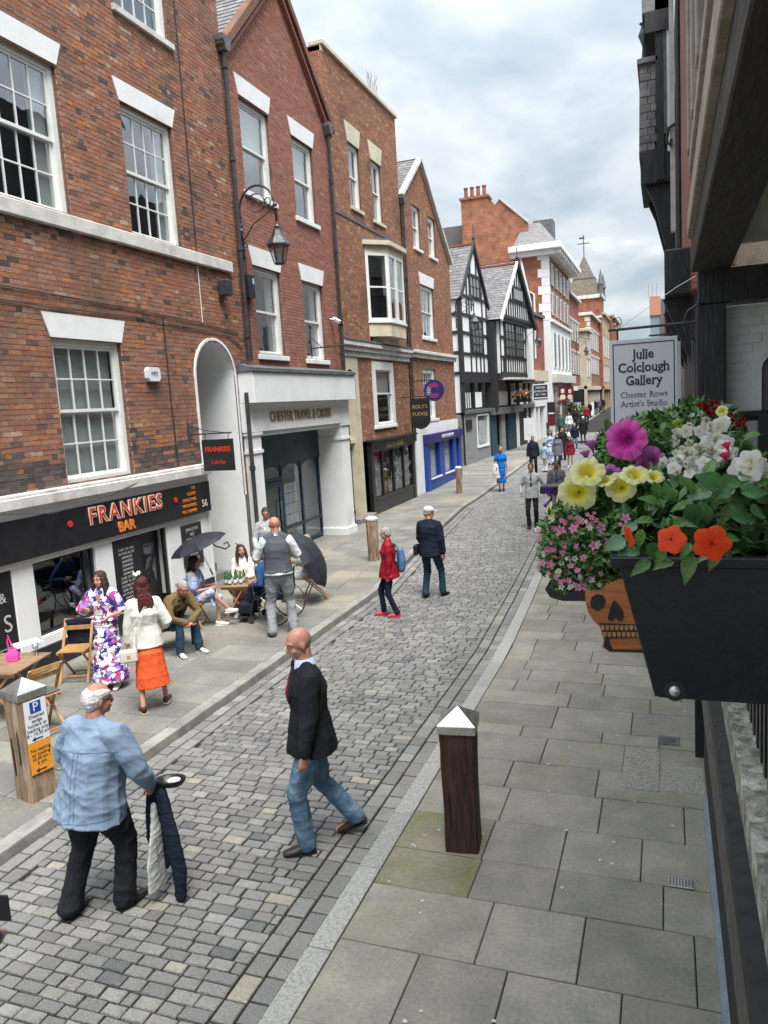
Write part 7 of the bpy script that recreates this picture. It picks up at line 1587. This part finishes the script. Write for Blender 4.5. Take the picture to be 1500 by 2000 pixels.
# small street things far off
def simple_sign(lab, px, py, Y, w, h_, mat, name='hanging_sign', cat='sign', gx_=.6):
    q = aty(px, py, Y); o = thing(name, lab, cat, (q.x, Y, q.z)); MB().box(-w / 2, w / 2, -.03, .03, -h_ / 2, h_ / 2).obj('board', mat, o, bevel=.006); MB().tube([(-w / 2 - gx_, 0, h_ / 2 + .12), (w / 2, 0, h_ / 2 + .12)], .02).obj('bracket', m_iron, o); return o
o = simple_sign('black hanging sign with white bars of lettering by the white corner building', 1056, 766, 46, .92, .95, m_paper); MB().box(-.4, .4, -.04, -.031, -.42, .42).obj('black_face', m_ink, o)
for i, s in enumerate(('PREMIER', 'JEWELLERS', 'EST 1990')): text(s, .17, m_paper, o, (0, -.042, .26 - i * .2), ext=.001, sx=.9)
MB().box(-.38, .38, -.045, -.041, -.36, -.3).obj('white_line', m_paper, o)
m_mar = M('maroon_sign', (.12, .01, .02), rough=.5)
for px, Y in ((1099, 58), (1113, 64)):
    o = simple_sign('maroon hanging sign with pale emblem and rounded foot' if px < 1105 else 'second smaller maroon hanging sign with pale emblem', px, 765, Y, .6, .85, m_mar); MB().lathe([(.2, -.035), (.2, .035)], (0, 0, -.4), 14, T=Matrix.Rotation(R(90), 3, 'X')).box(-.12, .12, -.045, -.035, -.1, .2).obj('emblem', m_creaml, o)
o = simple_sign('dark hanging sign with teal ring further down the street', 1128, 773, 68, .8, 1.1, m_ink); o = simple_sign('pale lilac oval sign far down the street', 1123, 759, 66, .5, .35, m_paper)
def aboard(lab, px, py, mat, h_=1., w=.5, name='pavement_sign'):
    q = gnd(px, py, .1); o = thing(name, lab, 'board', (q.x, q.y, q.z)); MB().obox((0, -.12, h_ / 2), (w, .03, h_), (-10, 0, 0)).obj('front_panel', mat, o); MB().obox((0, .12, h_ / 2), (w, .03, h_), (10, 0, 0)).obj('back_panel', mat, o); return o
aboard('grey pavement board in front of the white corner building', 1066, 853, m_lead); aboard('white pavement board near the cafe at the far left', 1151, 812, m_paper, 1.4, 1.)
q = aty(1077, 810, 56); o = thing('wall_poster', 'black and red tall poster panel on the corner building front', 'poster', (q.x, 56, q.z)); MB().box(-.28, .28, -.03, .03, -.05, .9).obj('black_panel', m_ink, o); MB().box(-.28, .28, -.035, .025, -.8, -.051).obj('red_panel', m_mar, o); MB().box(-.2, .2, -.045, -.031, .05, .15).obj('white_line', m_paper, o)
q = aty(1034, 838, 46); o = thing('white_banner', 'white banner sign with small print outside the timbered shops', 'banner', (q.x, 46, q.z)); MB().box(-.32, .32, -.02, .02, -.65, .65).obj('panel', m_paper, o, bevel=.005); MB().box(-.2, .2, -.024, -.02, -.4, .3).obj('print', m_blind, o)
rl = thing('street_bench', 'low black bench with curved iron arms at the right of the distant crowd', 'bench', tuple(gnd(1140, 876)), 0)
MB().box(-1.3, 2.6, -.15, .15, .35, .45).obj('seat', m_black, rl); MB().tube([(1.0, 0, .4), (.9, 0, 1.0), (1.15, 0, 1.12), (1.35, 0, .95), (1.4, 0, .5)], .04).obj('arm', m_iron, rl)
for x in (-1.1, .8, 2.4): MB().box(x - .04, x + .04, -.12, .12, 0, .35).obj('leg', m_black, rl)

# potted shrubs and flower baskets far off
m_leafd = M('dark_green_leaves', (.045, .085, .03), (.025, .05, .02), rough=.6, isl=.35, objr=True); m_leafl = M('bright_green_leaves', (.11, .20, .04), (.06, .13, .03), rough=.5, isl=.35)
def tuft(par, n, rad, mat, size, rr, name='foliage', c=(0, 0, 0)):
    mb = MB()
    for i in range(n):
        d = Vector((rr.gauss(0, 1), rr.gauss(0, 1), rr.gauss(0, 1))).normalized() * rr.uniform(.45, 1) ; p_ = Vector((c[0] + d.x * rad[0], c[1] + d.y * rad[1], c[2] + d.z * rad[2])); a = Vector((rr.gauss(0, 1), rr.gauss(0, 1), rr.gauss(0, .7))).normalized(); b_ = a.cross(Vector((rr.gauss(0, 1), rr.gauss(0, 1), 1))).normalized(); s = size * rr.uniform(.6, 1.3)
        mb.add([p_ - a * s, p_ + b_ * s * .45, p_ + a * s, p_ - b_ * s * .45], [(0, 1, 2, 3)])
    return mb.obj(name, mat, par, kind='stuff', norm=False)
rr = random.Random(21)
for lab, px, py, Y, mt, sz in (('dark green potted shrub by the far shop fronts', 1112, 795, 66, m_leafd, .7), ('light green potted shrub by the far shop fronts', 1128, 801, 70, m_leafl, .8)):
    q = aty(px, py, Y); o = thing('potted_shrub', lab, 'plant', (q.x, Y, q.z)); tuft(o, 500, (sz, .6, .45), mt, .1, rr); MB().lathe([(.2, -1.4), (.3, -.4)], (0, 0, 0), 10).obj('pot', m_lead, o)
q = aty(1020, 772, 46); o = thing('flower_basket', 'hanging flower basket of peach and red blooms on the timbered house', 'flowers', (q.x, 46, q.z)); tuft(o, 350, (.62, .4, .3), m_leafd, .08, rr); tuft(o, 160, (.6, .42, .28), M('peach_blooms', (.7, .42, .25), (.6, .12, .08), sc_=3), .07, rr, 'blooms', (0, -.1, .1)); MB().box(-.5, .5, -.1, .3, -.4, -.2).obj('trough', m_black, o)
q = aty(1097, 778, 56); o = thing('flower_basket', 'dark red hanging flower basket below the maroon signs', 'flowers', (q.x, 56, q.z - .3)); tuft(o, 260, (.45, .4, .25), M('dark_red_blooms', (.25, .02, .05), (.1, .03, .04), sc_=4), .07, rr, 'blooms')
# ================================================================== flower box on the rail, with its plants
fb = thing('flower_box', 'black tapered trough hooked on the gallery rail, close to the camera', 'planter', (0, 0, 0)); Y0 = 1.20
m_trough = M('matt_dark_plastic', (.007, .009, .014), (.010, .012, .018), rough=.42, bsc=70, bump=.05)
def q3(px, py, Y): v = aty(px, py, Y); return v
tl, bl_ = q3(1205, 1092, Y0), q3(1279, 1362, Y0)
zt_, zb_ = tl.z, bl_.z; xr = .275
sec = [(tl.x, zt_), (bl_.x, zb_ + .006), (bl_.x + .006, zb_), (xr - .05, zb_), (xr, zt_)]
mb = MB(); n = len(sec)
mb.loft([[(x, y, z) for x, z in sec] for y in (Y0, Y0 + .004)]); mb.obj('end_panel', m_trough, fb, bevel=.0015)
outer = [(x, z) for x, z in sec]; 
mb = MB(); e = .004
for (a, b) in (((tl.x, zt_), (bl_.x, zb_)), ((bl_.x, zb_), (xr - .05, zb_)), ((xr - .05, zb_), (xr, zt_))):
    mb.add([(a[0], Y0 + .005, a[1]), (b[0], Y0 + .005, b[1]), (b[0], Y0 + 1.6, b[1]), (a[0], Y0 + 1.6, a[1])], [(0, 1, 2, 3)])
mb.obj('side_panels', m_trough, fb, norm=False)
MB().box(tl.x - .01, xr + .01, Y0 - .006, Y0 + .012, zt_ - .012, zt_ + .004).box(tl.x - .012, tl.x + .004, Y0 + .012, Y0 + 1.6, zt_ - .012, zt_ + .004).obj('rim', m_trough, fb, bevel=.002)
bo = q3(1318, 1349, Y0); MB().lathe([(.0085, -.003), (.009, 0), (.0065, .003), (.001, .0045)], (bo.x, Y0 - .003, bo.z), 14, T=Matrix.Rotation(R(90), 3, 'X')).obj('bolt', m_steel, fb, smooth=True)
MB().lathe([(.016, -.001), (.016, .001)], (bo.x, Y0 - .001, bo.z), 16, T=Matrix.Rotation(R(90), 3, 'X')).obj('washer', m_ink, fb)
MB().box(tl.x + .01, xr - .01, Y0 + .01, Y0 + 1.58, zt_ - .05, zt_ - .01).obj('soil', M('potting_soil', (.03, .02, .014), (.015, .01, .008), rough=1, bump=1, bsc=30), fb)
a, b = q3(1057, 955, 1.55), q3(1150, 955, 1.55); MB().box(a.x, b.x + .1, 1.53, 1.57, a.z - .008, a.z + .008).obj('side_arm', m_black, fb, bevel=.002)
MB().tube([(.14, 1.25, zt_ - .01), (.2, 1.25, zt_ + .03), (.33, 1.3, 3.17)], .006).obj('hook', m_steel, fb)

def radial(name, stops, veins=0, vcol=(0, 0, 0), trans=.25, rough=.55):
    """petal colour by distance from the flower's own centre; thin petals let light through"""
    m = bpy.data.materials.new(name); m.use_nodes = True; nt = m.node_tree; n = nt.nodes; l = nt.links; b = n['Principled BSDF']; b.inputs['Roughness'].default_value = rough; b.inputs['Specular IOR Level'].default_value = .25
    tc = n.new('ShaderNodeTexCoord'); sp = n.new('ShaderNodeSeparateXYZ'); l.new(tc.outputs['Object'], sp.inputs[0])
    def mth(op, a, b_=None):
        k = n.new('ShaderNodeMath'); k.operation = op
        for i, v in enumerate((a, b_)):
            if v is None: continue
            if isinstance(v, (int, float)): k.inputs[i].default_value = v
            else: l.new(v, k.inputs[i])
        return k.outputs[0]
    r = mth('SQRT', mth('ADD', mth('MULTIPLY', sp.outputs[0], sp.outputs[0]), mth('MULTIPLY', sp.outputs[1], sp.outputs[1])))
    nz = n.new('ShaderNodeTexNoise'); nz.inputs['Scale'].default_value = 4; l.new(tc.outputs['Object'], nz.inputs['Vector']); r = mth('ADD', r, mth('MULTIPLY', mth('SUBTRACT', nz.outputs[0], .5), .3))
    rp = n.new('ShaderNodeValToRGB'); l.new(r, rp.inputs[0]); el = rp.color_ramp.elements
    while len(el) > 1: el.remove(el[-1])
    el[0].position = stops[0][0]; el[0].color = stops[0][1] + (1,)
    for p, c in stops[1:]: q = el.new(p); q.color = c + (1,)
    col = rp.outputs[0]
    if veins:
        an = mth('ARCTAN2', sp.outputs[1], sp.outputs[0]); s_ = mth('ABSOLUTE', mth('SINE', mth('MULTIPLY', an, veins / 2))); v = mth('MULTIPLY', mth('POWER', mth('SUBTRACT', 1.0, s_), 3.0), .6)
        mx = n.new('ShaderNodeMixRGB'); l.new(v, mx.inputs[0]); l.new(col, mx.inputs[1]); mx.inputs[2].default_value = vcol + (1,); col = mx.outputs[0]
    l.new(col, b.inputs['Base Color'])
    t = n.new('ShaderNodeBsdfTranslucent'); l.new(col, t.inputs[0]); ms = n.new('ShaderNodeMixShader'); ms.inputs[0].default_value = trans; l.new(b.outputs[0], ms.inputs[1]); l.new(t.outputs[0], ms.inputs[2]); l.new(ms.outputs[0], n['Material Output'].inputs[0])
    return m
def flower_mesh(kind, seed=0):
    rr = random.Random(seed); mb = MB(); 
    if kind == 'trumpet':                                   # petunia: ruffled five lobed rim round a deep throat
        N, K = 50, 8; rings = []; ph = rr.random() * 6
        for k in range(K + 1):
            t = k / K; row = []
            for i in range(N):
                a = 2 * math.pi * i / N; lobe = 1 - .13 * t * abs(math.sin(2.5 * a)) ** 6 ; lobe = 1 - .14 * t ** 2 * (1 - abs(math.cos(2.5 * a)) ** .5)
                r = (.06 + .94 * t ** .8) * lobe * (1 + .03 * math.sin(11 * a + ph) * t); z = -.55 * (1 - min(1, t * 2.2)) ** 1.5 + .05 * t - .12 * t ** 3 + .045 * t * t * math.sin(10 * a + ph) + .03 * t * math.sin(23 * a)
                row.append((r * math.cos(a), r * math.sin(a), z))
            rings.append(row)
        mb.loft(rings, cap=False)
    elif kind == 'five':                                    # busy lizzie: five flat overlapping petals
        for p in range(5):
            a0 = p * 2 * math.pi / 5 + .1; rows = []
            for k in range(7):
                t = k / 6; w = .47 * math.sin(math.pi * (t * .86 + .04)) ** .75; r = .05 + .93 * t; row = []
                for j in range(7):
                    s = j / 3 - 1; rr_ = r * (1 - .10 * s * s * t) - (.05 if k == 6 and abs(s) < .2 else 0); x, y = rr_, s * w; z = .03 * (p % 2) + .10 * t - .14 * t * t - .05 * s * s + .02 * math.sin(7 * s + p)
                    row.append((x * math.cos(a0) - y * math.sin(a0), x * math.sin(a0) + y * math.cos(a0), z))
                rows.append(row)
            mb.loft(rows, cap=False, closed=False)
        mb.lathe([(.05, 0), (.07, .03), (.03, .07)], (0, 0, .0), 8)
    elif kind == 'side':                                    # half closed trumpet seen from the side
        rings = []
        for k in range(9):
            t = k / 8; r = .08 + .62 * t ** 2.2; rings.append([(r * math.cos(a) * (1 + .12 * t * math.sin(5 * a)), r * math.sin(a) * (1 + .12 * t * math.sin(5 * a)), t * 1.6 + .06 * t * math.sin(10 * a)) for a in [i * 2 * math.pi / 30 for i in range(30)]])
        mb.loft(rings, cap=False)
    elif kind == 'double':                                  # full white bloom of crumpled petals
        for p in range(16):
            a0 = rr.random() * 6.3; el = rr.uniform(.1, 1.3); L = rr.uniform(.5, .85); rows = []
            for k in range(4):
                t = k / 3; w = .30 * math.sin(math.pi * min(1, t * .75 + .15)); row = []
                for j in range(5):
                    s = j / 2 - 1; r = L * t * math.cos(el) + .05; z = L * t * math.sin(el) + .05 * math.sin(5 * s + p); x, y = r, s * w; row.append((x * math.cos(a0) - y * math.sin(a0), x * math.sin(a0) + y * math.cos(a0), z))
                rows.append(row)
            mb.loft(rows, cap=False, closed=False)
    elif kind == 'star':
        for p in range(5):
            a0 = p * 2 * math.pi / 5; x = lambda r, s: (r * math.cos(a0) - s * math.sin(a0), r * math.sin(a0) + s * math.cos(a0), .1 * r)
            mb.add([x(.08, 0), x(.55, -.34), x(1, -.1), x(1, .12), x(.55, .34)], [(0, 1, 2, 3, 4)])
    me = bpy.data.meshes.new('bloom_' + kind); me.from_pydata(mb.v, [], mb.f); me.polygons.foreach_set('use_smooth', [True] * len(me.polygons)); return me
def leaf_mesh(w=.42, fold=.18, droop=.25):
    rows = []
    for k in range(8):
        t = k / 7; ww = w * math.sin(math.pi * t ** .72) * (1.05 - .2 * t) if 0 < t < 1 else .01; z = -droop * t * t
        rows.append([(t, s * ww, z + fold * abs(s) * ww * 1.2 + .02 * math.sin(t * 20) * abs(s)) for s in (-1, -.5, 0, .5, 1)])
    mb = MB().loft(rows, cap=False, closed=False); mb.tube([(-.25, 0, .05), (0, 0, 0), (.5, 0, -droop * .25 - .004), (.95, 0, -droop * .9)], .012, 4)
    me = bpy.data.meshes.new('leaf'); me.from_pydata(mb.v, [], mb.f); me.polygons.foreach_set('use_smooth', [True] * len(me.polygons)); return me
m_fpink = radial('magenta_petunia', [(0, (.10, .0, .08)), (.22, (.45, .02, .26)), (.5, (.72, .06, .42)), (1, (.80, .14, .52))], 10, (.42, .02, .28)); m_fyel = radial('pale_yellow_petunia', [(0, (.45, .38, .02)), (.3, (.80, .68, .04)), (.6, (.82, .78, .28)), (.95, (.85, .84, .55))], 10, (.70, .62, .08), .3)
m_fmauve = radial('mauve_petunia', [(0, (.2, .03, .2)), (1, (.62, .20, .50))], 10, (.35, .06, .3)); m_for = radial('scarlet_orange_busy_lizzie', [(0, (.35, .01, .01)), (.15, (.75, .05, .01)), (1, (.90, .085, .015))], 0, rough=.45); m_fwh = radial('white_begonia', [(0, (.70, .66, .35)), (.35, (.82, .80, .70)), (1, (.86, .86, .82))], 0, trans=.35)
m_fsm = radial('small_pink_blooms', [(0, (.65, .45, .10)), (.3, (.75, .22, .42)), (1, (.80, .28, .50))]); m_fred = radial('red_salvia', [(0, (.35, .01, .01)), (1, (.60, .025, .02))]); m_fpur = radial('violet_petunia', [(0, (.06, .01, .15)), (1, (.16, .05, .42))], 10, (.06, .01, .2)); m_frose = radial('rose_red_petal', [(0, (.5, .02, .08)), (1, (.75, .04, .12))])
m_lfb = M('glossy_dark_green_leaf', (.045, .125, .045), (.065, .165, .05), sc_=3, rough=.36, isl=.0, bump=.1, bsc=4, co='obj', spec=.5, fa=.05); m_lfm = M('mid_green_leaf', (.06, .15, .035), (.10, .21, .04), sc_=3, rough=.45, co='obj', bsc=6, bump=.2); m_lsm = M('fine_green_foliage', (.10, .22, .05), (.06, .15, .035), sc_=9, rough=.5, isl=.3); m_lsd = M('deep_green_foliage', (.045, .11, .035), (.07, .15, .04), sc_=9, rough=.5, isl=.3)
FM = {k: [flower_mesh(k, s) for s in range(3)] for k in ('trumpet', 'five', 'side', 'double', 'star')}
MV = {}
def fme(kind, mat, v):
    key = (kind, mat.name, v)
    if key not in MV: m = FM[kind][v].copy(); m.materials.append(mat); MV[key] = m
    return MV[key]
LM = {m.name: leaf_mesh(w) for m, w in ((m_lfb, .40), (m_lfm, .26))}
for m in (m_lfb, m_lfm): LM[m.name].materials.append(m)
rf = random.Random(77)
def orient(nrm, spin): return (Vector(nrm).to_track_quat('Z', 'Y').to_matrix() @ Matrix.Rotation(spin, 3, 'Z')).to_euler()
def flower(par, kind, mat, px, py, Y, dpx, n=None, tilt=.35, name='flower'):
    p = aty(px, py, Y); v = CW.transposed() @ (p - CAM); depth = -v.z; r = dpx / 2 / FOC * depth; tc = (CAM - p).normalized()
    nn = Vector(n) if n else tc + Vector((rf.uniform(-1, 1) * tilt, -.1, rf.uniform(-.3, 1) * tilt))
    o = inst(name, fme(kind, mat, rf.randrange(3)), par, p, orient(nn, rf.random() * 6), (r, r, r)); return o
def stalk(par, p, q, r=.0022): m_ = (Vector(p) + Vector(q)) / 2 + Vector((rf.uniform(-.01, .01), rf.uniform(-.01, .01), .008)); MB().tube([p, m_, q], r, 5).obj('stem', m_lfm, par)
def leaf(par, mat, px, py, Y, Lpx, ang, lean=.6, name='leaf'):
    """ang: direction of the tip in the picture plane, degrees from +x anticlockwise"""
    p = aty(px, py, Y); v = CW.transposed() @ (p - CAM); L = Lpx / FOC * -v.z; tc = (CAM - p).normalized(); rt = CW @ Vector((1, 0, 0)); up = CW @ Vector((0, 1, 0))
    d = (rt * math.cos(R(ang)) + up * math.sin(R(ang)) + tc * rf.uniform(-.35, .35)).normalized(); nrm = (tc * lean + Vector((rf.uniform(-.4, .4), 0, 1 - lean * .5))); nrm = (nrm - d * nrm.dot(d)).normalized(); y = nrm.cross(d)
    o = inst(name, LM[mat.name], par, p - d * L * .4, Matrix((d, y, nrm)).transposed().to_euler(), (L, L * rf.uniform(.9, 1.1), L)); return o
def fine(par, pts, n, mat, size, name='foliage'):
    """mass of small leaves spread through blobs given as (px, py, Y, rpx)"""
    mb = MB()
    for (px, py, Y, rp, w) in pts:
        for i in range(int(n * w)):
            a, r = rf.random() * 6.3, rp * math.sqrt(rf.random()); p = aty(px + r * math.cos(a), py + r * math.sin(a) * .8, Y + rf.uniform(-.07, .09)); s = size * rf.uniform(.6, 1.4)
            d = Vector((rf.gauss(0, 1), rf.gauss(0, 1), rf.gauss(.1, .8))).normalized(); u = d.cross(Vector((rf.gauss(0, .6), rf.gauss(0, .6), 1))).normalized(); nn = d.cross(u) * .12
            mb.add([p - d * s, p - d * s * .1 + u * s * .42 + nn * s, p + d * s, p - d * s * .1 - u * s * .42 + nn * s, p], [(0, 1, 4), (1, 2, 4), (2, 3, 4), (3, 0, 4)])
    return mb.obj(name, mat, par, kind='stuff', norm=False)
def plant(name, lab, px, py, Y): p = aty(px, py, Y); return thing(name, lab, 'plant', (0, 0, 0))
# pink petunia
pp = plant('petunia_plant', 'petunia with one large magenta trumpet bloom and mauve flowers at the back of the box', 1222, 858, 1.5)
fine(pp, [(1230, 880, 1.62, 60, 1), (1300, 845, 1.75, 55, 1), (1200, 905, 1.55, 40, .6), (1280, 900, 1.6, 50, .9), (1340, 820, 2.0, 40, .6), (1255, 840, 1.75, 40, .6), (1320, 880, 1.6, 40, .7), (1190, 865, 1.6, 25, .35)], 520, m_lsm, .0125)
for x, y, d in ((1222, 859, 84),): flower(pp, 'trumpet', m_fpink, x, y, 1.45, d, n=(-.25, -1, .12))
for x, y, d in ((1270, 902, 62), (1190, 927, 44), (1208, 931, 36), (1258, 912, 36)): flower(pp, 'trumpet', m_fmauve, x, y, 1.46, d, tilt=.9)
for x, y, d in ((1160, 888, 34), (1148, 905, 30)): flower(pp, 'side', m_fmauve, x, y, 1.5, d, n=(-.2, -.2, 1))
for i in range(34): leaf(pp, m_lfm, rf.uniform(1170, 1350), rf.uniform(820, 925), rf.uniform(1.47, 1.6), rf.uniform(20, 34), rf.uniform(0, 360))
# yellow petunia
py_ = plant('petunia_plant', 'petunia with ruffled pale yellow trumpets over the left edge of the box', 1130, 960, 1.35)
fine(py_, [(1180, 975, 1.42, 60, 1), (1240, 965, 1.42, 55, .8), (1130, 1000, 1.42, 45, .8), (1290, 950, 1.42, 50, .7), (1190, 1020, 1.4, 50, .8)], 420, m_lsm, .012)
for x, y, d, t in ((1127, 962, 78, (-.1, -1, .1)), (1212, 951, 62, (-.1, -1, .25)), (1147, 921, 70, (.0, -1, .9)), (1240, 926, 58, (.1, -.7, 1)), (1277, 930, 42, (.2, -.7, 1)), (1280, 842, 32, (.3, -.6, 1)), (1265, 862, 28, (-.5, -.6, .8)), (1325, 958, 34, (0, -.4, 1)), (1182, 938, 40, (-.2, -.5, 1)), (1076, 1008, 30, (-1, -.5, .4)), (1072, 990, 24, (-1, -.5, .6)), (1325, 828, 26, (-.2, -1, .4)), (1410, 803, 24, (-.3, -1, .3))): flower(py_, 'trumpet', m_fyel, x, y, 1.33 if y > 900 else 1.7, d, n=t)
for i in range(44): leaf(py_, m_lfm, rf.uniform(1100, 1320), rf.uniform(935, 1030), rf.uniform(1.35, 1.45), rf.uniform(18, 34), rf.uniform(0, 360))
for x, y, a in ((1078, 968, 250), (1104, 985, 300), (1090, 950, 200)): flower(py_, 'side', m_fpur, x, y, 1.4, 30, n=(math.cos(R(a)) * .8, -.4, math.sin(R(a))), name='violet_bloom')
# busy lizzie
bz = plant('busy_lizzie_plant', 'busy lizzie with scarlet orange blooms and big glossy leaves over the trough rim', 1350, 1040, 1.2)
fine(bz, [(1330, 1010, 1.34, 70, 1), (1420, 1010, 1.36, 70, 1), (1250, 1040, 1.32, 50, .7), (1470, 980, 1.4, 50, .7), (1330, 1060, 1.3, 60, .7), (1450, 1050, 1.32, 60, .8)], 330, m_lsd, .02)
L_ = [(1205, 1060, 46, 200), (1250, 1050, 44, 250), (1255, 1105, 50, 225), (1232, 1075, 46, 190), (1275, 1075, 42, 300), (1290, 1085, 44, 250), (1300, 1100, 46, 200), (1345, 1105, 62, 262), (1340, 1072, 40, 230), (1395, 1092, 44, 240), (1420, 1078, 48, 320), (1380, 1085, 40, 200), (1430, 1050, 44, 350), (1300, 1025, 40, 150), (1260, 1015, 44, 180), (1330, 1020, 46, 20), (1360, 1030, 46, 160), (1415, 1030, 44, 30), (1445, 1010, 48, 10), (1440, 985, 56, 350), (1470, 960, 52, 0), (1400, 975, 50, 160), (1370, 960, 52, 200), (1335, 985, 48, 200), (1390, 940, 54, 150), (1430, 940, 56, 30), (1350, 1000, 44, 300), (1290, 990, 42, 200), (1270, 975, 40, 170), (1310, 965, 44, 140), (1420, 1000, 46, 250), (1375, 1000, 48, 270), (1455, 1030, 44, 300), (1230, 1030, 38, 200), (1320, 1045, 40, 330), (1400, 1015, 40, 200), (1460, 925, 50, 20), (1410, 960, 44, 60), (1345, 945, 44, 120), (1300, 1050, 36, 220), (1385, 915, 44, 80), (1480, 1000, 46, 340), (1490, 940, 40, 10)]
for x, y, s, a in L_: leaf(bz, m_lfb if rf.random() < .7 else m_lfm, x, y, 1.155 if y > 1040 else rf.uniform(1.2, 1.3), s * 1.0, a + rf.uniform(-12, 12), lean=.75)
for i in range(70): leaf(bz, m_lfb if rf.random() < .6 else m_lfm, rf.uniform(1235, 1495), rf.uniform(935, 1070), rf.uniform(1.29, 1.38), rf.uniform(26, 46), rf.uniform(0, 360), lean=.7)
for i in range(10): leaf(bz, m_lfm, rf.uniform(1290, 1420), rf.uniform(960, 1050), 1.24, rf.uniform(22, 32), rf.uniform(60, 120), lean=.5)
for x, y, d, t in ((1390, 1061, 78, (-.05, -1, -.05)), (1311, 1054, 62, (-.25, -1, .35)), (1228, 1048, 50, (-1.2, -.6, -.3))): flower(bz, 'five', m_for, x, y, 1.13, d, n=t)
# white begonia
wb = plant('begonia_plant', 'white flowered begonia filling the back right of the box', 1400, 880, 1.6)
fine(wb, [(1380, 900, 1.75, 70, 1), (1440, 910, 1.6, 50, .8), (1350, 870, 1.85, 50, .8), (1400, 860, 1.9, 45, .7)], 330, m_lsd, .018)
for (cx, cy, rx, ry, n, Y, d) in ((1365, 852, 45, 24, 24, 1.52, 30), (1395, 835, 22, 16, 9, 1.6, 26), (1375, 892, 48, 20, 26, 1.42, 32), (1345, 915, 30, 12, 10, 1.38, 26), (1470, 905, 24, 24, 8, 1.33, 44), (1410, 868, 18, 16, 7, 1.48, 34), (1335, 890, 24, 14, 9, 1.42, 24), (1310, 905, 16, 10, 5, 1.4, 20)):
    for i in range(n): flower(wb, 'double' if rf.random() < .6 else 'five', m_fwh, cx + rf.uniform(-rx, rx), cy + rf.uniform(-ry, ry), Y + rf.uniform(-.05, .05), d * rf.uniform(.8, 1.25), tilt=.8)
flower(wb, 'five', m_fwh, 1465, 915, 1.28, 60, n=(-.1, -1, .2)); flower(wb, 'double', m_fyel, 1446, 932, 1.4, 26)
for x, y in ((1424, 885), (1420, 905)): flower(wb, 'side', m_frose, x, y, 1.32, 26, n=(-.3, -.4, 1), name='rose_bloom')
for i in range(26): leaf(wb, m_lfm, rf.uniform(1320, 1480), rf.uniform(840, 935), rf.uniform(1.5, 1.7), rf.uniform(20, 34), rf.uniform(0, 360))
# red salvia and small things at the far end
sv = plant('salvia_plant', 'red salvia spikes at the far end of the flower box', 1390, 800, 2.4)
fine(sv, [(1360, 815, 2.4, 45, 1), (1400, 825, 2.4, 50, .8), (1310, 830, 2.2, 36, .6), (1430, 835, 2.5, 26, .4)], 300, m_lsd, .018)
for (cx, cy, rx, ry, n) in ((1385, 797, 22, 12, 24), (1378, 812, 22, 8, 12), (1440, 822, 12, 12, 12), (1424, 826, 8, 8, 6), (1345, 806, 20, 6, 7)):
    for i in range(n): flower(sv, 'double', m_fred, cx + rf.uniform(-rx, rx), cy + rf.uniform(-ry, ry), 2.1, rf.uniform(10, 16), tilt=1)
for i in range(16): flower(sv, 'star', m_fwh if i % 2 else m_fsm, rf.uniform(1300, 1375), rf.uniform(805, 840), 1.95, rf.uniform(9, 16), tilt=1)
# trailing small pink blooms
tr = plant('trailing_plant', 'trailing plant with many tiny pink and white blooms spilling left of the trough', 1110, 1080, 1.3)
fine(tr, [(1110, 1030, 1.36, 55, 1), (1090, 1075, 1.34, 42, .9), (1150, 1070, 1.32, 55, 1), (1120, 1110, 1.32, 46, .9), (1180, 1100, 1.3, 42, .8), (1200, 1045, 1.33, 48, .8), (1080, 1105, 1.34, 28, .35), (1160, 1130, 1.3, 26, .4), (1100, 1140, 1.33, 22, .2)], 560, m_lsm, .0085)
fine(tr, [(1150, 1060, 1.42, 80, 1), (1180, 1100, 1.38, 45, .5)], 500, m_lsd, .012, 'inner_foliage')
for i in range(120):
    while True:
        x, y = rf.uniform(1045, 1235), rf.uniform(1000, 1150)
        if ((x - 1125) / 85) ** 2 + ((y - 1070) / 82) ** 2 < 1 or (x > 1120 and 1000 < y < 1045): break
    if x > 1175 and rf.random() < .6: continue
    flower(tr, 'star' if rf.random() < .7 else 'side', m_fsm if rf.random() < .68 else m_fwh, x, y, 1.25 + rf.uniform(-.02, .03), rf.uniform(8, 15), tilt=.9)
for x, y in ((1174, 1030), (1222, 1012), (1095, 1035), (1120, 1032), (1137, 1145), (1155, 1131), (1075, 1103), (1160, 1066)): flower(tr, 'star', m_fsm, x, y, 1.24, 20, tilt=.5)
